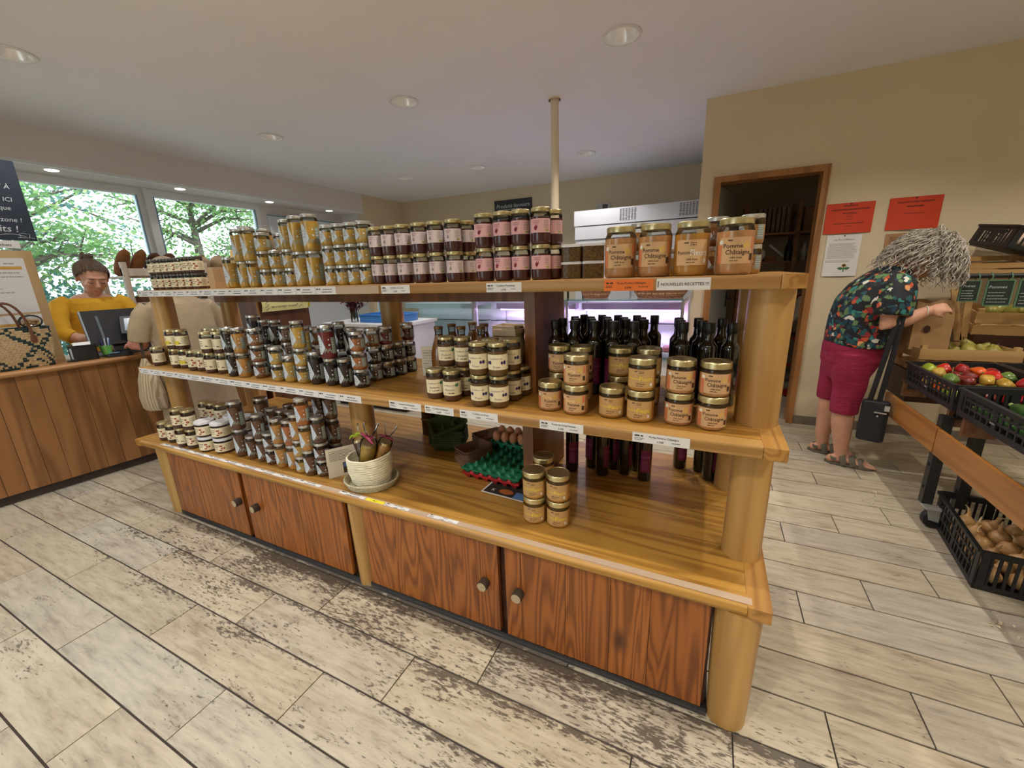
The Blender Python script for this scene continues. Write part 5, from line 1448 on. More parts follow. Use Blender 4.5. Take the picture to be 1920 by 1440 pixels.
put('blue_crate', b_, m_blue, (-.78, 2.90, .9305), 'flat blue plastic crate on the white service counter', 'crate')
fv = MB().lathe([(0, 0), (.035, 0), (.04, .02), (.032, .10), (.038, .14), (.036, .14), (.03, .10), (.036, .02), (0, .01)], 18).build('dried_bouquet', glass('vase_glass', (.9, .92, .92), 1.45), None, (-1.13, 2.75, .9305), smooth=50)
tag(fv, 'dried purple-brown bouquet in a glass vase behind the jars', 'flowers')
st = MB(); fw = MB(); rr = random.Random(12)
for k in range(46):
    a = rr.uniform(0, 2 * PI); sp = rr.uniform(.03, .26) ; hh = rr.uniform(.24, .38)
    p2 = Vector((sp * math.cos(a) * 1.2, sp * math.sin(a) * .5, hh)); p1 = Vector((sp * .3 * math.cos(a), sp * .2 * math.sin(a), hh * .55))
    st.tube([(0, 0, .02), p1, p2], [.002, .002, .0012], 4)
    for q in range(12):
        t = .45 + .55 * q / 11; c = p1.lerp(p2, (t - .45) / .55)
        d = Vector((rr.uniform(-1, 1), rr.uniform(-1, 1), rr.uniform(-.6, 1))).normalized() * rr.uniform(.03, .06)
        sd = d.cross(Vector((0, 0, 1))); sd = (sd.normalized() if sd.length > 1e-4 else Vector((1, 0, 0))) * .014
        fw.add([c, c + d * .5 + sd, c + d, c + d * .5 - sd], [(0, 1, 2, 3)])
st.build('stems', mat('dry_stem', srgb(92, 70, 56), .8), fv); fo = fw.build('petals', mat('dry_petal', srgb(104, 44, 62), .8, var=.3), fv); fo['kind'] = 'stuff'
# ================================================================== PRODUCE STAND, RIGHT SIDE
m_steel = mat('black_steel', srgb(44, 44, 46), .45, var=.12); m_crateb = mat('crate_black', srgb(30, 30, 33), .5, var=.12)
m_fboard = wood('varnished_ply', srgb(150, 96, 42), srgb(184, 126, 62), 'Y', 7, .35, coat=.3, knots=False)
m_lipw = wood('stand_lip', srgb(120, 78, 48), srgb(156, 108, 72), 'Y', 6, .5, knots=False)
stand = empty('produce_stand', (3.45, 1.4, 0), 0, 'wheeled produce stand with varnished front boards and black steel legs', 'stand')
def sp(lo, hi): return MB().bbox((lo[0] - 3.45, lo[1] - 1.4, lo[2]), (hi[0] - 3.45, hi[1] - 1.4, hi[2]))
for y0, y1 in ((.02, .70), (.71, 1.395), (1.405, 2.118), (2.128, 2.84)): sp((3.45, y0, .418), (3.468, y1, .55)).build('front_board', m_fboard, stand)
for y0, y1 in ((.02, .70), (.71, 1.39), (1.46, 2.08), (2.15, 2.80)):
    sp((3.50, y0, .640), (3.52, y1, .658)).build('lip_slat', m_lipw, stand)
    for y in (y0 + .03, y1 - .05):
        b_ = MB(); pts = [(.052, .55 + .0), (.052, .64), (.070, .64)] + [(.07 + .10 * math.sin(a), .55 + .09 * math.cos(a)) for a in [PI * k / 12 for k in range(7)]][1:]
        n = len(pts); vs = [(x, yy - 1.4, z) for yy in (y, y + .025) for x, z in pts]
        b_.add(vs, [tuple(range(n)), tuple(range(2 * n - 1, n - 1, -1))] + [(i, n + i, n + (i + 1) % n, (i + 1) % n) for i in range(n)]); b_.build('bracket', m_lipw, stand)
for y in (.1, .9, 1.55, 2.17, 2.76):
    sp((3.52, y - .02, .60), (4.35, y + .02, .64)).build('cross_bar', m_steel, stand)
for x in (3.47, 3.60, 4.28):
    for y in ((.12, 2.17) if x < 4 else (.12, 2.17, 2.78)):
        sp((x, y - .022, .115), (x + .045, y + .022, .61)).build('leg', m_steel, stand)
        for z in (.2, .33): sp((x - .006, y - .008, z), (x, y + .008, z + .016)).build('bolt', m_steel, stand)
sp((3.469, .02, .43), (3.50, 2.83, .47)).build('rail', m_steel, stand); sp((4.32, .02, .43), (4.35, 2.83, .64)).build('rail', m_steel, stand)
for y in (.12, 2.12):
    c = empty('caster', (.07, y - 1.4, 0)); c.parent = stand
    wl = MB(); M = Matrix.Rotation(PI / 2, 4, 'X'); wl.lathe([(0, -.014), (.03, -.014), (.03, -.016), (.047, -.016), (.052, -.010), (.052, .010), (.047, .016), (.03, .016), (.03, .014), (0, .014)], 24, (0, 0, .052), M=M); wl.build('wheel', mat('caster_rubber', srgb(36, 36, 38), .6), c, smooth=40)
    bk_ = MB()
    for s in (-1, 1): bk_.prism([(-.028, .05), (.02, .04), (.03, .11), (-.04, .11)], s * .022 - .0015, s * .022 + .0015, M=Matrix(((1, 0, 0, 0), (0, 0, 1, 0), (0, 1, 0, 0), (0, 0, 0, 1))))
    bk_.bbox((-.05, -.035, .11), (.05, .035, .116)); bk_.build('fork', mat('zinc_plate', srgb(190, 190, 184), .4, metal=.3), c)
for z in (.60, 1.27):      # rear frame carrying the upper tier
    sp((4.30, .02, z + .1), (4.34, 3.2, z + .14)).build('rail', m_steel, stand)
for y in (2.0, 3.15): sp((4.30, y, .6), (4.34, y + .04, 1.45)).build('upright', m_steel, stand)
bar = MB().tube([(3.66 - 3.45, 2.90 - 1.4, 1.28), (4.55 - 3.45, 2.90 - 1.4, 1.27)], .014, 12); bar.build('hanging_bar', m_steel, stand, smooth=50)
def crate(L, W, H, nb=12, bar_=.010):
    b_ = MB(); t = .006
    b_.bbox((-W / 2, -L / 2, 0), (W / 2, L / 2, .006))
    for s in (-1, 1):
        for (z0, z1, o) in ((0.006, .028, 0), (H - .028, H - .012, 0), (H - .012, H, .010)):
            b_.bbox((s * (W / 2) - t / 2 - (o if s < 0 else 0), -L / 2, z0), (s * (W / 2) + t / 2 + (o if s > 0 else 0), L / 2, z1))
            b_.bbox((-W / 2 + t / 2, s * (L / 2) - t / 2 - (o if s < 0 else 0), z0), (W / 2 - t / 2, s * (L / 2) + t / 2 + (o if s > 0 else 0), z1))
        for k in range(nb + 1):
            w_ = .03 if k in (0, nb, nb // 2) else bar_
            y = -L / 2 + w_ / 2 + (L - w_) * k / nb; b_.bbox((s * W / 2 - t / 2, y - w_ / 2, .028), (s * W / 2 + t / 2, y + w_ / 2, H - .028))
            x = -W / 2 + w_ / 2 + t + (W - w_ - 2 * t) * k / nb; b_.bbox((x - w_ / 2, s * L / 2 - t / 2, .028), (x + w_ / 2, s * L / 2 + t / 2, H - .028))
        for k in range(2 if H > .13 else 1):
            z = H * (.4 + .25 * k); b_.bbox((s * W / 2 - t / 2 - .001, -L / 2 + .06, z), (s * W / 2 + t / 2 + .001, L / 2 - .06, z + .008))
    return b_
cm = crate(.575, .37, .135).mesh('vegetable_crate', m_crateb); cm2 = crate(.55, .38, .19, 14).mesh('vegetable_crate', m_crateb)
tl = Matrix.Identity(3)
CR1 = (3.66, 2.385, .660); CR2 = (3.66, 1.765, .660)
for (x, y, z, wh) in ((*CR1, 'black plastic crate of peppers on the stand'), (*CR2, 'black plastic crate of courgettes nearest on the stand'), (3.66, 1.15, .660, 'black plastic crate cut by the right picture edge'), (4.06, 2.385, .672, 'black plastic crate behind the pepper crate'), (4.06, 1.765, .672, 'black plastic crate behind the courgette crate')):
    o = link('vegetable_crate', cm, None, (x, y, z), (0, -.03, 0)); tag(o, wh, 'crate', 'black crates on the stand')
    lb_ = MB(); put_lines(lb_, -.02, .02, 0, 1, 1, .008, lambda a, c: (-.19 - .0045, a, .05 + c), 0, rnd=random.Random(1)); lb_.build('embossed_mark', i_gry, o)
o = link('vegetable_crate', cm2, None, (3.70, 1.875, .0005), (0, 0, -.12)); tag(o, 'black slatted crate of onions on the floor under the stand', 'crate', 'black crates on the floor')
# vegetables
def pepper(col, top=(60, 110, 40)):
    b_ = MB(); n = 10
    vs = []; seg = 16
    for i in range(n):
        t = i / (n - 1); r = .034 * math.sin(PI * min(1, .16 + .84 * (1 - t))) ** .55 * (1 - .25 * t) if 0 < i < n - 1 else .006
        vs += [(r * (1 + .10 * math.cos(4 * a)) * math.cos(a) + .012 * math.sin(t * 2.5), r * (1 + .10 * math.cos(4 * a)) * math.sin(a), .11 * (1 - t)) for a in [2 * PI * k / seg for k in range(seg)]]
    b_.add(vs, [(i * seg + k, i * seg + (k + 1) % seg, (i + 1) * seg + (k + 1) % seg, (i + 1) * seg + k) for i in range(n - 1) for k in range(seg)] + [tuple(range(seg)), tuple(range(n * seg - 1, (n - 1) * seg - 1, -1))])
    me = b_.mesh('pepper', mat('pepper_%d_%d_%d' % col, srgb(*col), .25, var=.25, scale=14, coat=.6), 60)
    s_ = MB().tube([(0, 0, .108), (.002, 0, .122), (.010, 0, .138)], [.008, .005, .006], 7).mesh('stem', mat('stem_green', srgb(*top), .6), 60)
    return me, s_
pk = [pepper((150, 24, 34)), pepper((196, 40, 30)), pepper((216, 92, 34)), pepper((150, 170, 50)), pepper((92, 122, 54)), pepper((186, 150, 60)), pepper((108, 30, 34))]
pn = ['dark red', 'red', 'orange', 'lime green', 'green', 'yellow', 'purple-red']
rr = random.Random(21); used = {}
pp = sorted((CR1[0] - .142 + .071 * (i % 5) + rr.uniform(-.004, .004), CR1[1] - .185 + .125 * (i // 5 % 3) + (.06 if i > 14 else 0) + rr.uniform(-.004, .004), CR1[2] + .042 + (.068 if i > 14 else 0), rr.choice((0, 0, 1, 2, 3, 4, 4, 5, 6))) for i in range(30))
for x, y, z, c in pp:
    k = used.get(c, 0); used[c] = k + 1
    o = link('pepper', pk[c][0], None, (x, y, z), (-PI / 2 + rr.uniform(-.1, .1), rr.uniform(-3, 3), rr.uniform(-.18, .18))); o.scale = (.98, .98, rr.uniform(.75, .95))
    tag(o, '%s pepper lying in the pepper crate, %s of that colour from the left' % (pn[c], ord_[k]), 'pepper', 'peppers in the crate'); link('stem', pk[c][1], o)
zm = MB().tube([(0, 0, -.13), (0, 0, -.12), (0, 0, -.06), (.003, 0, .02), (.005, 0, .09), (.004, 0, .115), (.004, 0, .122)], [.012, .023, .027, .026, .022, .017, .010], 14)
zm_me = zm.mesh('courgette', mat('courgette_skin', srgb(52, 92, 40), .3, var=.45, scale=22, coat=.5), 60); zs = MB().tube([(.004, 0, .12), (.006, 0, .148)], [.010, .009], 7).mesh('stem', mat('stem_pale', srgb(140, 160, 90), .6), 60)
eg = MB().tube([(0, 0, -.10), (0, 0, -.092), (0, 0, -.05), (0, 0, .0), (0, 0, .05), (0, 0, .09), (0, 0, .10)], [.015, .03, .042, .04, .03, .02, .01], 16)
cg = sorted(((CR2[0] - .135 + .0675 * (i % 5) + (.03 if i > 9 else 0), CR2[1] - .135 + (.27 * (i // 5) if i < 10 else .10), CR2[2] + .040 + (.060 if i > 9 else 0), i) for i in range(13)), key=lambda q: (q[0], q[1]))
for n_, (x, y, z, i) in enumerate(cg):
    o = link('courgette', zm_me, None, (x, y, z), (-PI / 2 + rr.uniform(-.03, .03), rr.uniform(-3, 3), rr.uniform(-.05, .05) if i < 10 else rr.uniform(-.15, .15)))
    tag(o, 'dark green courgette in the nearest crate, %s from the aisle side' % ord_[n_], 'courgette', 'courgettes in the crate'); link('stem', zs, o)
on = MB().lathe([(0, -.034), (.012, -.033), (.028, -.022), (.036, -.004), (.033, .012), (.020, .026), (.010, .034), (.006, .048), (.009, .058), (0, .060)], 16)
on_me = on.mesh('onion', mat('onion_skin', srgb(208, 162, 106), .35, var=.28, scale=18, coat=.3), 60); ont = MB().tube([(0, 0, .052), (.006, .003, .07), (.02, .004, .082)], [.006, .004, .0015], 6).mesh('dry_top', mat('onion_top', srgb(206, 178, 130), .7), 60)
for lay in (0, 1):
    for ix in range(4):
        for iy in range(5):
            if lay and iy == 4: continue
            q = Matrix.Rotation(-.12, 3, 'Z') @ Vector((-.123 + .082 * ix + rr.uniform(-.003, .003), -.21 + .096 * iy + (.04 if lay else 0), 0))
            o = link('onion', on_me, None, (3.70 + q.x, 1.875 + q.y, .046 + lay * .072), (rr.uniform(-.35, .35), rr.uniform(-.35, .35), rr.uniform(0, 6)))
            tag(o, 'brown onion in the floor crate, %s layer, %s from aisle, %s from near end' % (('lower', 'upper')[lay], ord_[ix], ord_[iy]), 'onion', 'onions in the floor crate'); link('dry_top', ont, o)
for i, (x, y) in enumerate(((4.0, 2.3), (4.08, 2.42), (4.1, 2.28), (4.02, 2.5))):
    o = link('white_onion', MB().lathe([(0, -.032), (.02, -.028), (.034, 0), (.02, .026), (.006, .034), (.005, .05), (0, .051)], 14).mesh('white_onion', mat('onion_white', srgb(206, 190, 150), .45, var=.12), 60), None, (x, y, .75), (.5, .3 * i, i)); tag(o, 'pale onion in the rear crate, %s from the woman' % ord_[i], 'onion', 'pale onions')
# wooden crates
m_poplar = wood('poplar_crate', srgb(176, 136, 82), srgb(208, 172, 116), 'X', 3, .7, knots=False)
def wcrate(name, W, D, slats, H, loc, rot, label):
    e = empty(name, loc, 0, label, 'crate', 'wooden crates'); e.rotation_euler = rot
    for s in (-1, 1):
        for z0, z1 in slats: MB().bbox((-W / 2, -.003, -(z1 - z0) / 2), (W / 2, .003, (z1 - z0) / 2)).build('slat', m_poplar, e, (0, s * D / 2, (z0 + z1) / 2))
        for z0, z1 in slats: MB().bbox((-.003, -D / 2 + .004, -(z1 - z0) / 2), (.003, D / 2 - .004, (z1 - z0) / 2)).build('side_slat', m_poplar, e, (s * (W / 2 - .004), 0, (z0 + z1) / 2))
        for t in (-1, 1): MB().bbox((-.013, -.013, 0), (.013, .013, H)).build('corner_post', m_poplar, e, (s * (W / 2 - .022), t * (D / 2 - .018), 0))
    for k in range(5): MB().bbox((-W / 2 + .008, -.028, -.003), (W / 2 - .008, .028, .003)).build('bottom_slat', m_poplar, e, (0, -D / 2 + .04 + (D - .08) * k / 4, .006))
    return e
wcrate('wooden_crate', .46, .32, ((.0, .045), (.085, .15)), .17, (3.765, 2.93, .705), (0, 0, .05), 'pale wooden crate of pears under the paper bag')
wcrate('wooden_crate', .44, .28, ((.0, .06), (.075, .14)), .16, (4.10, 3.16, .93), (.12, 0, -.1), 'wooden fruit crate tilted under the hanging slates')
wcrate('wooden_crate', .40, .30, ((.0, .03), (.04, .07)), .08, (3.95, 3.28, 1.30), (.15, 0, 0), 'shallow wooden crate above the hanging slates')
for dx, wh in ((0, 'left'), (.05, 'right')):
    o = MB().rbox((0, 0, .17), (.035, .012, .34), .004, R=Matrix.Rotation(-.22 + dx * 3, 3, 'Y'), axis=1).build('loose_slat', m_poplar, None, (3.80 + dx, 3.10, .86)); tag(o, '%s upright loose wooden slat behind the pears' % wh, 'slat', 'loose crate slats')
o = MB().bbox((-.24, -.16, 0), (.24, .16, .19)).build('support_box', m_dark, None, (3.765, 2.93, .50)); 
o.location.z = .51; tag(o, 'dark box carrying the pear crate', 'box')
o = MB().bbox((-.22, -.14, 0), (.22, .14, .26)).build('support_box', m_dark, None, (4.10, 3.17, .655)); tag(o, 'dark box under the tilted fruit crate', 'box')
pear = MB().lathe([(0, -.036), (.015, -.036), (.031, -.022), (.036, -.004), (.031, .016), (.021, .034), (.014, .046), (.006, .052), (0, .051)], 16).mesh('pear', mat('pear_skin', srgb(150, 142, 62), .4, var=.2, scale=24, coat=.2), 60)
ps = MB().tube([(0, 0, .05), (.003, 0, .068)], [.002, .0025], 5).mesh('stem', m_dark)
for i, (x, y, z) in enumerate(sorted(((3.80, 2.86, .835), (3.86, 2.88, .83), (3.90, 2.85, .832), (3.83, 2.95, .85), (3.905, 2.96, .83), (3.94, 2.92, .825), (3.76, 2.93, .80), (3.78, 3.02, .82)))):
    o = link('pear', pear, None, (x, y, z), (rr.uniform(-.6, .6), rr.uniform(-.6, .6), 0)); tag(o, 'green-brown pear in the wooden crate, %s from the paper bag' % ord_[i], 'pear', 'pears in the crate'); link('stem', ps, o)
for i in range(7):
    o = link('pear', pear, None, (3.97 + .045 * i, 3.13 + .03 * (i % 2), 1.055), (rr.uniform(-1, 1), rr.uniform(-1, 1), 0)); tag(o, 'dark fruit in the tilted crate, %s from the left' % ord_[i], 'fruit', 'fruit in the tilted crate')
# paper bag
b_ = MB(); hw, hd, H = .10, .065, .30
lv = [(0, 1, 1), (.1, 1.03, 1.02), (.2, 1.0, .95), (.27, .95, .75), (.30, .93, .62)]
seg = []
for z, a, c in lv:
    pts = []
    for k in range(24):
        q = 2 * PI * k / 24; cx, sy = math.cos(q), math.sin(q); m_ = max(abs(cx), abs(sy)); s = 1 / m_ ** .85
        pts.append((hw * a * cx * s * (1 + .03 * math.sin(5 * q + z * 30)), hd * c * sy * s * (1 + .04 * math.sin(7 * q + z * 24)), z + (.012 * math.sin(4 * q) if z > .29 else 0)))
    seg.append(pts)
vs = [p for s in seg for p in s]; b_.add(vs, [(i * 24 + k, i * 24 + (k + 1) % 24, (i + 1) * 24 + (k + 1) % 24, (i + 1) * 24 + k) for i in range(4) for k in range(24)] + [tuple(range(23, -1, -1))])
put_disc(b_, -.03, .13, .018, .025, lambda a, c: (a, -.0705, c), 1, 10)
o = b_.build('kraft_paper_bag', [mat('kraft_bag2', srgb(178, 142, 100), .8, var=.12, scale=14, bump=.3), i_brown], None, (3.61, 2.93, .832), (0, 0, .1), smooth=35); tag(o, 'open brown kraft bag standing in the pear crate', 'paper bag')
# hanging slate labels
m_sgreen = mat('slate_frame_green', srgb(92, 132, 104), .6, var=.1); m_sl = mat('slate_face', srgb(36, 52, 46), .7, var=.1)
for i, (x, w, h, rz) in enumerate(((3.745, .088, .125, .03), (3.872, .115, .15, -.03), (4.01, .125, .16, .02))):
    e = empty('hanging_slate', (x, 2.882, 1.255), rz, 'green framed slate label hanging on the black bar, %s' % ('leftmost', 'middle', 'rightmost')[i], 'slate label', 'hanging slate labels')
    tx = MB().bbox((-w / 2 + .006, -.003, -h + .006), (w / 2 - .006, .003, -.006))
    fr = MB(); fr.bbox((-w / 2, -.005, -h), (-w / 2 + .006, .005, 0)); fr.bbox((w / 2 - .006, -.005, -h), (w / 2, .005, 0)); fr.bbox((-w / 2 + .006, -.005, -.006), (w / 2 - .006, .005, 0)); fr.bbox((-w / 2 + .006, -.005, -h), (w / 2 - .006, .005, -h + .006)); fr.build('frame', m_sgreen, e)
    for s in (-.35, .35): MB().tube([(s * w, 0, 0), (s * w, -.006, .02), (s * w, .018, .042), (s * w, .036, .02), (s * w, .03, .0)], .003, 6).build('hook', m_sgreen, e, smooth=60)
    fs = lambda a, c: (a, -.0036, c)
    put_text(tx, ('Poires', 'Pommes', 'Prunes')[i], .022, fs, 1, -w * .08, -h * .32, shear=.2); put_lines(tx, -w * .38, w * .38, -h * .5, 4, h * .12, .003, fs, 1, rnd=rr); tx.build('slate', [m_sl, m_chalk], e)
# black crate with paper sacks high on the right
o = link('vegetable_crate', cm, None, (4.22, 3.36, 1.37), (.30, -.1, PI / 2 + .1)); tag(o, 'tilted black crate with paper sacks high on the right', 'crate', 'black crates on the stand')
for i, (x, y, z) in enumerate(((4.10, 3.30, 1.47), (4.24, 3.33, 1.50), (4.16, 3.42, 1.53))):
    b_ = MB(); b_.ball((0, 0, 0), (.10, .07, .055), 14, 9)
    b_.v = [(x_ * (1 + .16 * math.sin(9 * y_ / .07 + 5 * z_ / .05)), y_ * (1 + .14 * math.sin(12 * x_ / .1)), z_ * (1 + .2 * math.sin(11 * x_ / .1 + 7 * y_ / .07))) for x_, y_, z_ in b_.v]
    o = b_.build('crumpled_sack', mat('sack_pinkish', srgb(206, 176, 156), .8, var=.12, scale=16, bump=.4), None, (x, y, z), (0, .2, i), smooth=30); tag(o, 'crumpled pinkish paper sack in the tilted black crate, %s' % ('left', 'right', 'top')[i], 'paper sack', 'paper sacks')
# flakes of onion skin on the floor
b_ = MB()
for (cx, cy, n) in ((3.30, 2.27, 14), (3.37, 2.42, 6), (3.49, 1.39, 12)):
    for k in range(n):
        x, y = cx + rr.gauss(0, .03), cy + rr.gauss(0, .025); a = rr.uniform(0, 6); s = rr.uniform(.005, .011)
        b_.add([(x + s * math.cos(a), y + s * math.sin(a), .001), (x - s * .5 * math.sin(a), y + s * .5 * math.cos(a), .006), (x - s * math.cos(a), y - s * math.sin(a), .001), (x + s * .4 * math.sin(a), y - s * .4 * math.cos(a), .002)], [(0, 1, 2, 3)])
o = b_.build('onion_skin_flakes', mat('skin_flakes', srgb(220, 206, 172), .6, var=.15)); tag(o, 'scattered pale onion skin flakes on the tiles by the stand', 'debris', kind='stuff')
# notices pinned on the door wall
def notice(name, w, h, m0, loc, label, draw, bow=.012, extra=None):
    b_ = MB(); n = 12
    fn = lambda a, c: (a, -.003 - bow * (.5 - (c / h)) * (math.cos(a / w * 2 * PI) * .5 + .5) * .9 - .002, c)
    g = lambda a, c: (lambda p: (p[0], p[1] - .0012, p[2]))(fn(a, c))
    for i in range(n):
        for j in range(6):
            a0, a1 = -w / 2 + w * i / n, -w / 2 + w * (i + 1) / n; c0, c1 = -h / 2 + h * j / 6, -h / 2 + h * (j + 1) / 6
            b_.quad(fn(a0, c0), fn(a1, c0), fn(a1, c1), fn(a0, c1), 0)
    draw(b_, g); b_.ball((0, -.012, h / 2 - .008), .005, 8, 6, mi=1)
    o = b_.build(name, [m0, m_ink] + (extra or []), None, loc); return tag(o, label, 'notice')
m_opap = mat('orange_red_paper', srgb(206, 66, 34), .7, var=.05)
def da(b_, g):
    for s, y, z in (('INFORMATION', .085, .013), ('À DESTINATION DES PRODUCTEURS', .058, .0145), ('MARAÎCHERS', .030, .0145), ('Vos prix', .008, .011), ('Pour les légumes', -.012, .008), ('MERCI DE BIEN VOULOIR NOUS DEMANDER', -.042, .0095), ('Bonne journée', -.062, .008)): put_text(b_, s, z, g, 1, 0, y, bold=.02)
def db(b_, g):
    for s, y, z in (('PRODUITS ET PRIX DES FRUITS', .072, .015), ('TRANSFORMÉS', .042, .0145), ('se renseigner à la caisse svp', -.004, .010)): put_text(b_, s, z, g, 1, 0, y, bold=.02)
notice('orange_notice', .300, .222, m_opap, (3.268, 3.648, 1.714), 'orange-red printed notice pinned left, beside the door frame', da)
notice('orange_notice', .300, .225, m_opap, (3.650, 3.648, 1.718), 'orange-red printed notice pinned right, above the woman', db)
def dc(b_, g):
    put_text(b_, 'Le Mot d’Alliance', .018, g, 1, 0, .115, shear=.3); put_lines(b_, -.09, .09, .09, 3, .008, .0025, g, 3, rnd=random.Random(3)); put_lines(b_, -.095, .095, .065, 11, .0085, .0022, g, 3, rag=.1, rnd=random.Random(4)); put_lines(b_, -.1, .08, -.04, 2, .009, .003, g, 3, rnd=random.Random(5))
    cx, cy = .025, -.075
    for s in (-1, 1):
        put_poly(b_, [(cx, cy - .022), (cx + s * .018, cy - .012), (cx + s * .042, cy - .018), (cx + s * .03, cy - .032), (cx + s * .012, cy - .034)], g, 4)
    put_poly(b_, [(cx - .003, cy), (cx - .004, cy - .05), (cx + .004, cy - .05), (cx + .003, cy)], g, 4)
    g2 = lambda a, c: (lambda p: (p[0], p[1] - .0008, p[2]))(g(a, c)); g3 = lambda a, c: (lambda p: (p[0], p[1] - .0014, p[2]))(g(a, c))
    for k in range(12):
        a = 2 * PI * k / 12; put_poly(b_, [(cx + .008 * math.cos(a - .3), cy + .008 * math.sin(a - .3)), (cx + .022 * math.cos(a), cy + .019 * math.sin(a)), (cx + .008 * math.cos(a + .3), cy + .008 * math.sin(a + .3))], g2, 5)
    put_disc(b_, cx, cy, .012, .011, g3, 6, 12)
notice('white_notice', .222, .315, m_paper, (3.262, 3.648, 1.435), 'white A4 notice with a printed sunflower under the orange one', dc, .006, [i_wht, i_gry, ink('leaf_green', 60, 112, 74), ink('petal_yellow', 222, 190, 60), ink('seed_brown', 96, 58, 30)])
notice('kraft_notice', .21, .10, mat('kraft_card', srgb(170, 130, 92), .7, var=.06), (3.62, 3.648, 1.53), 'small brown card pinned behind the woman', lambda b_, g: put_lines(b_, -.08, .08, .02, 4, .012, .003, g, 1), .004)
# ---- store room behind the door
rkm = wood('store_rack_wood', srgb(120, 78, 46), srgb(160, 112, 72), 'X', 4, .6, knots=False)
e = empty('storage_rack', (2.62, 5.05, 0), 0, 'wooden storage rack in the dark store room', 'rack')
for z in (.55, 1.0, 1.40, 1.705): MB().bbox((0, 0, z), (1.6, .45, z + .022)).build('shelf', rkm, e)
for x in (0, .50, 1.55):
    for y in (0, .41): MB().bbox((x, y - .042, 0), (x + .04, y - .002 + (0 if y == 0 else 0), 2.05)).build('upright', rkm, e)
m_cardb = mat('cardboard', srgb(150, 112, 74), .8, var=.08, scale=12); m_tubec = mat('paper_tube', srgb(128, 108, 86), .7, var=.1)
for i in range(7):
    x = 2.78 + i * .045
    o = MB().rbox((0, 0, .135), (.038, .25, .27), .008, axis=2).build('file_box', m_tubec, None, (x, 5.24, 1.7275)); tag(o, 'upright file box on the top rack shelf, %s from left' % ord_[i], 'file box', 'file boxes')
o = MB().bbox((-.13, -.12, 0), (.13, .12, .26)).build('cardboard_box', m_cardb, None, (3.33, 5.26, 1.7275)); tag(o, 'cardboard box on the top right of the storage rack', 'box')
M = Matrix.Rotation(PI / 2, 4, 'X')
o = MB().lathe([(.03, -.06), (.075, -.06), (.075, .06), (.03, .06), (.03, -.06)], 24, M=M).build('paper_roll', m_paper, None, (2.80, 5.20, 1.498), smooth=40); tag(o, 'white paper roll with open core on the storage rack', 'paper roll')
o = MB().bbox((-.06, -.1, 0), (.06, .1, .06)).build('small_box', m_cardb, None, (2.93, 5.22, 1.4225)); tag(o, 'small cardboard box beside the paper roll', 'box')
o = MB().tube([(-.10, 0, .17), (.09, 0, 0)], .012, 10).build('paper_tube', m_paper, None, (3.01, 5.16, 1.436), smooth=40); tag(o, 'white paper tube leaning diagonally on the storage rack', 'tube')
wb_ = MB().lathe([(0, 0), (.026, 0), (.028, .01), (.028, .12), (.014, .15), (.012, .19), (0, .19)], 14).mesh('white_bottle', mat('bottle_white', srgb(206, 200, 186), .4, var=.05), 40)
for i in range(3): o = link('white_bottle', wb_, None, (3.19 + i * .062, 5.2, 1.4225)); tag(o, 'white bottle on the storage rack, %s of three' % ('left', 'middle', 'right')[i], 'bottle', 'white store bottles')
o = MB().lathe([(0, 0), (.04, 0), (.042, .02), (.042, .15), (.016, .20), (.014, .24), (0, .24)], 16).build('black_bottle', m_cap, None, (3.10, 5.14, 1.4225), smooth=40); tag(o, 'black bottle beside the white store bottles', 'bottle')
# hand truck with a cloth
e = empty('hand_truck', (3.26, 4.75, 0), .3, 'red hand truck with black wheels in the store room', 'hand truck')
fr = MB()
for s in (-.12, .12): fr.tube([(s, .02, .08), (s, .06, .6), (s * .9, .09, 1.02)], .014, 8)
fr.tube([(-.11, .09, 1.02), (0, .10, 1.06), (.11, .09, 1.02)], .014, 8)
for z in (.3, .6): fr.tube([(-.12, .045, z), (.12, .045, z)], .010, 8)
m_red = mat('truck_red', srgb(150, 26, 28), .4, var=.08); fr.build('frame', m_red, e, smooth=50); MB().bbox((-.17, -.2, .02), (.17, .03, .03)).build('toe_plate', m_red, e)
for s in (-.17, .17): MB().lathe([(0, -.02), (.06, -.02), (.075, -.01), (.075, .01), (.06, .02), (0, .02)], 20, (s, .07, .076), M=Matrix.Rotation(PI / 2, 4, 'Y')).build('wheel', m_black, e, smooth=40)
b_ = MB(); b_.ball((0, 0, 0), (.075, .09, .13), 14, 10); b_.v = [(x * (1 + .2 * math.sin(14 * z)), y * (1 + .15 * math.sin(40 * x)), z - .12 * (x / .075) ** 2) for x, y, z in b_.v]
o = b_.build('hung_cloth', mat('cloth_grey', srgb(190, 178, 160), .9, var=.12, scale=14), None, (3.23, 4.80, .93), smooth=50); tag(o, 'pale cloth hung over the hand truck handle', 'cloth')
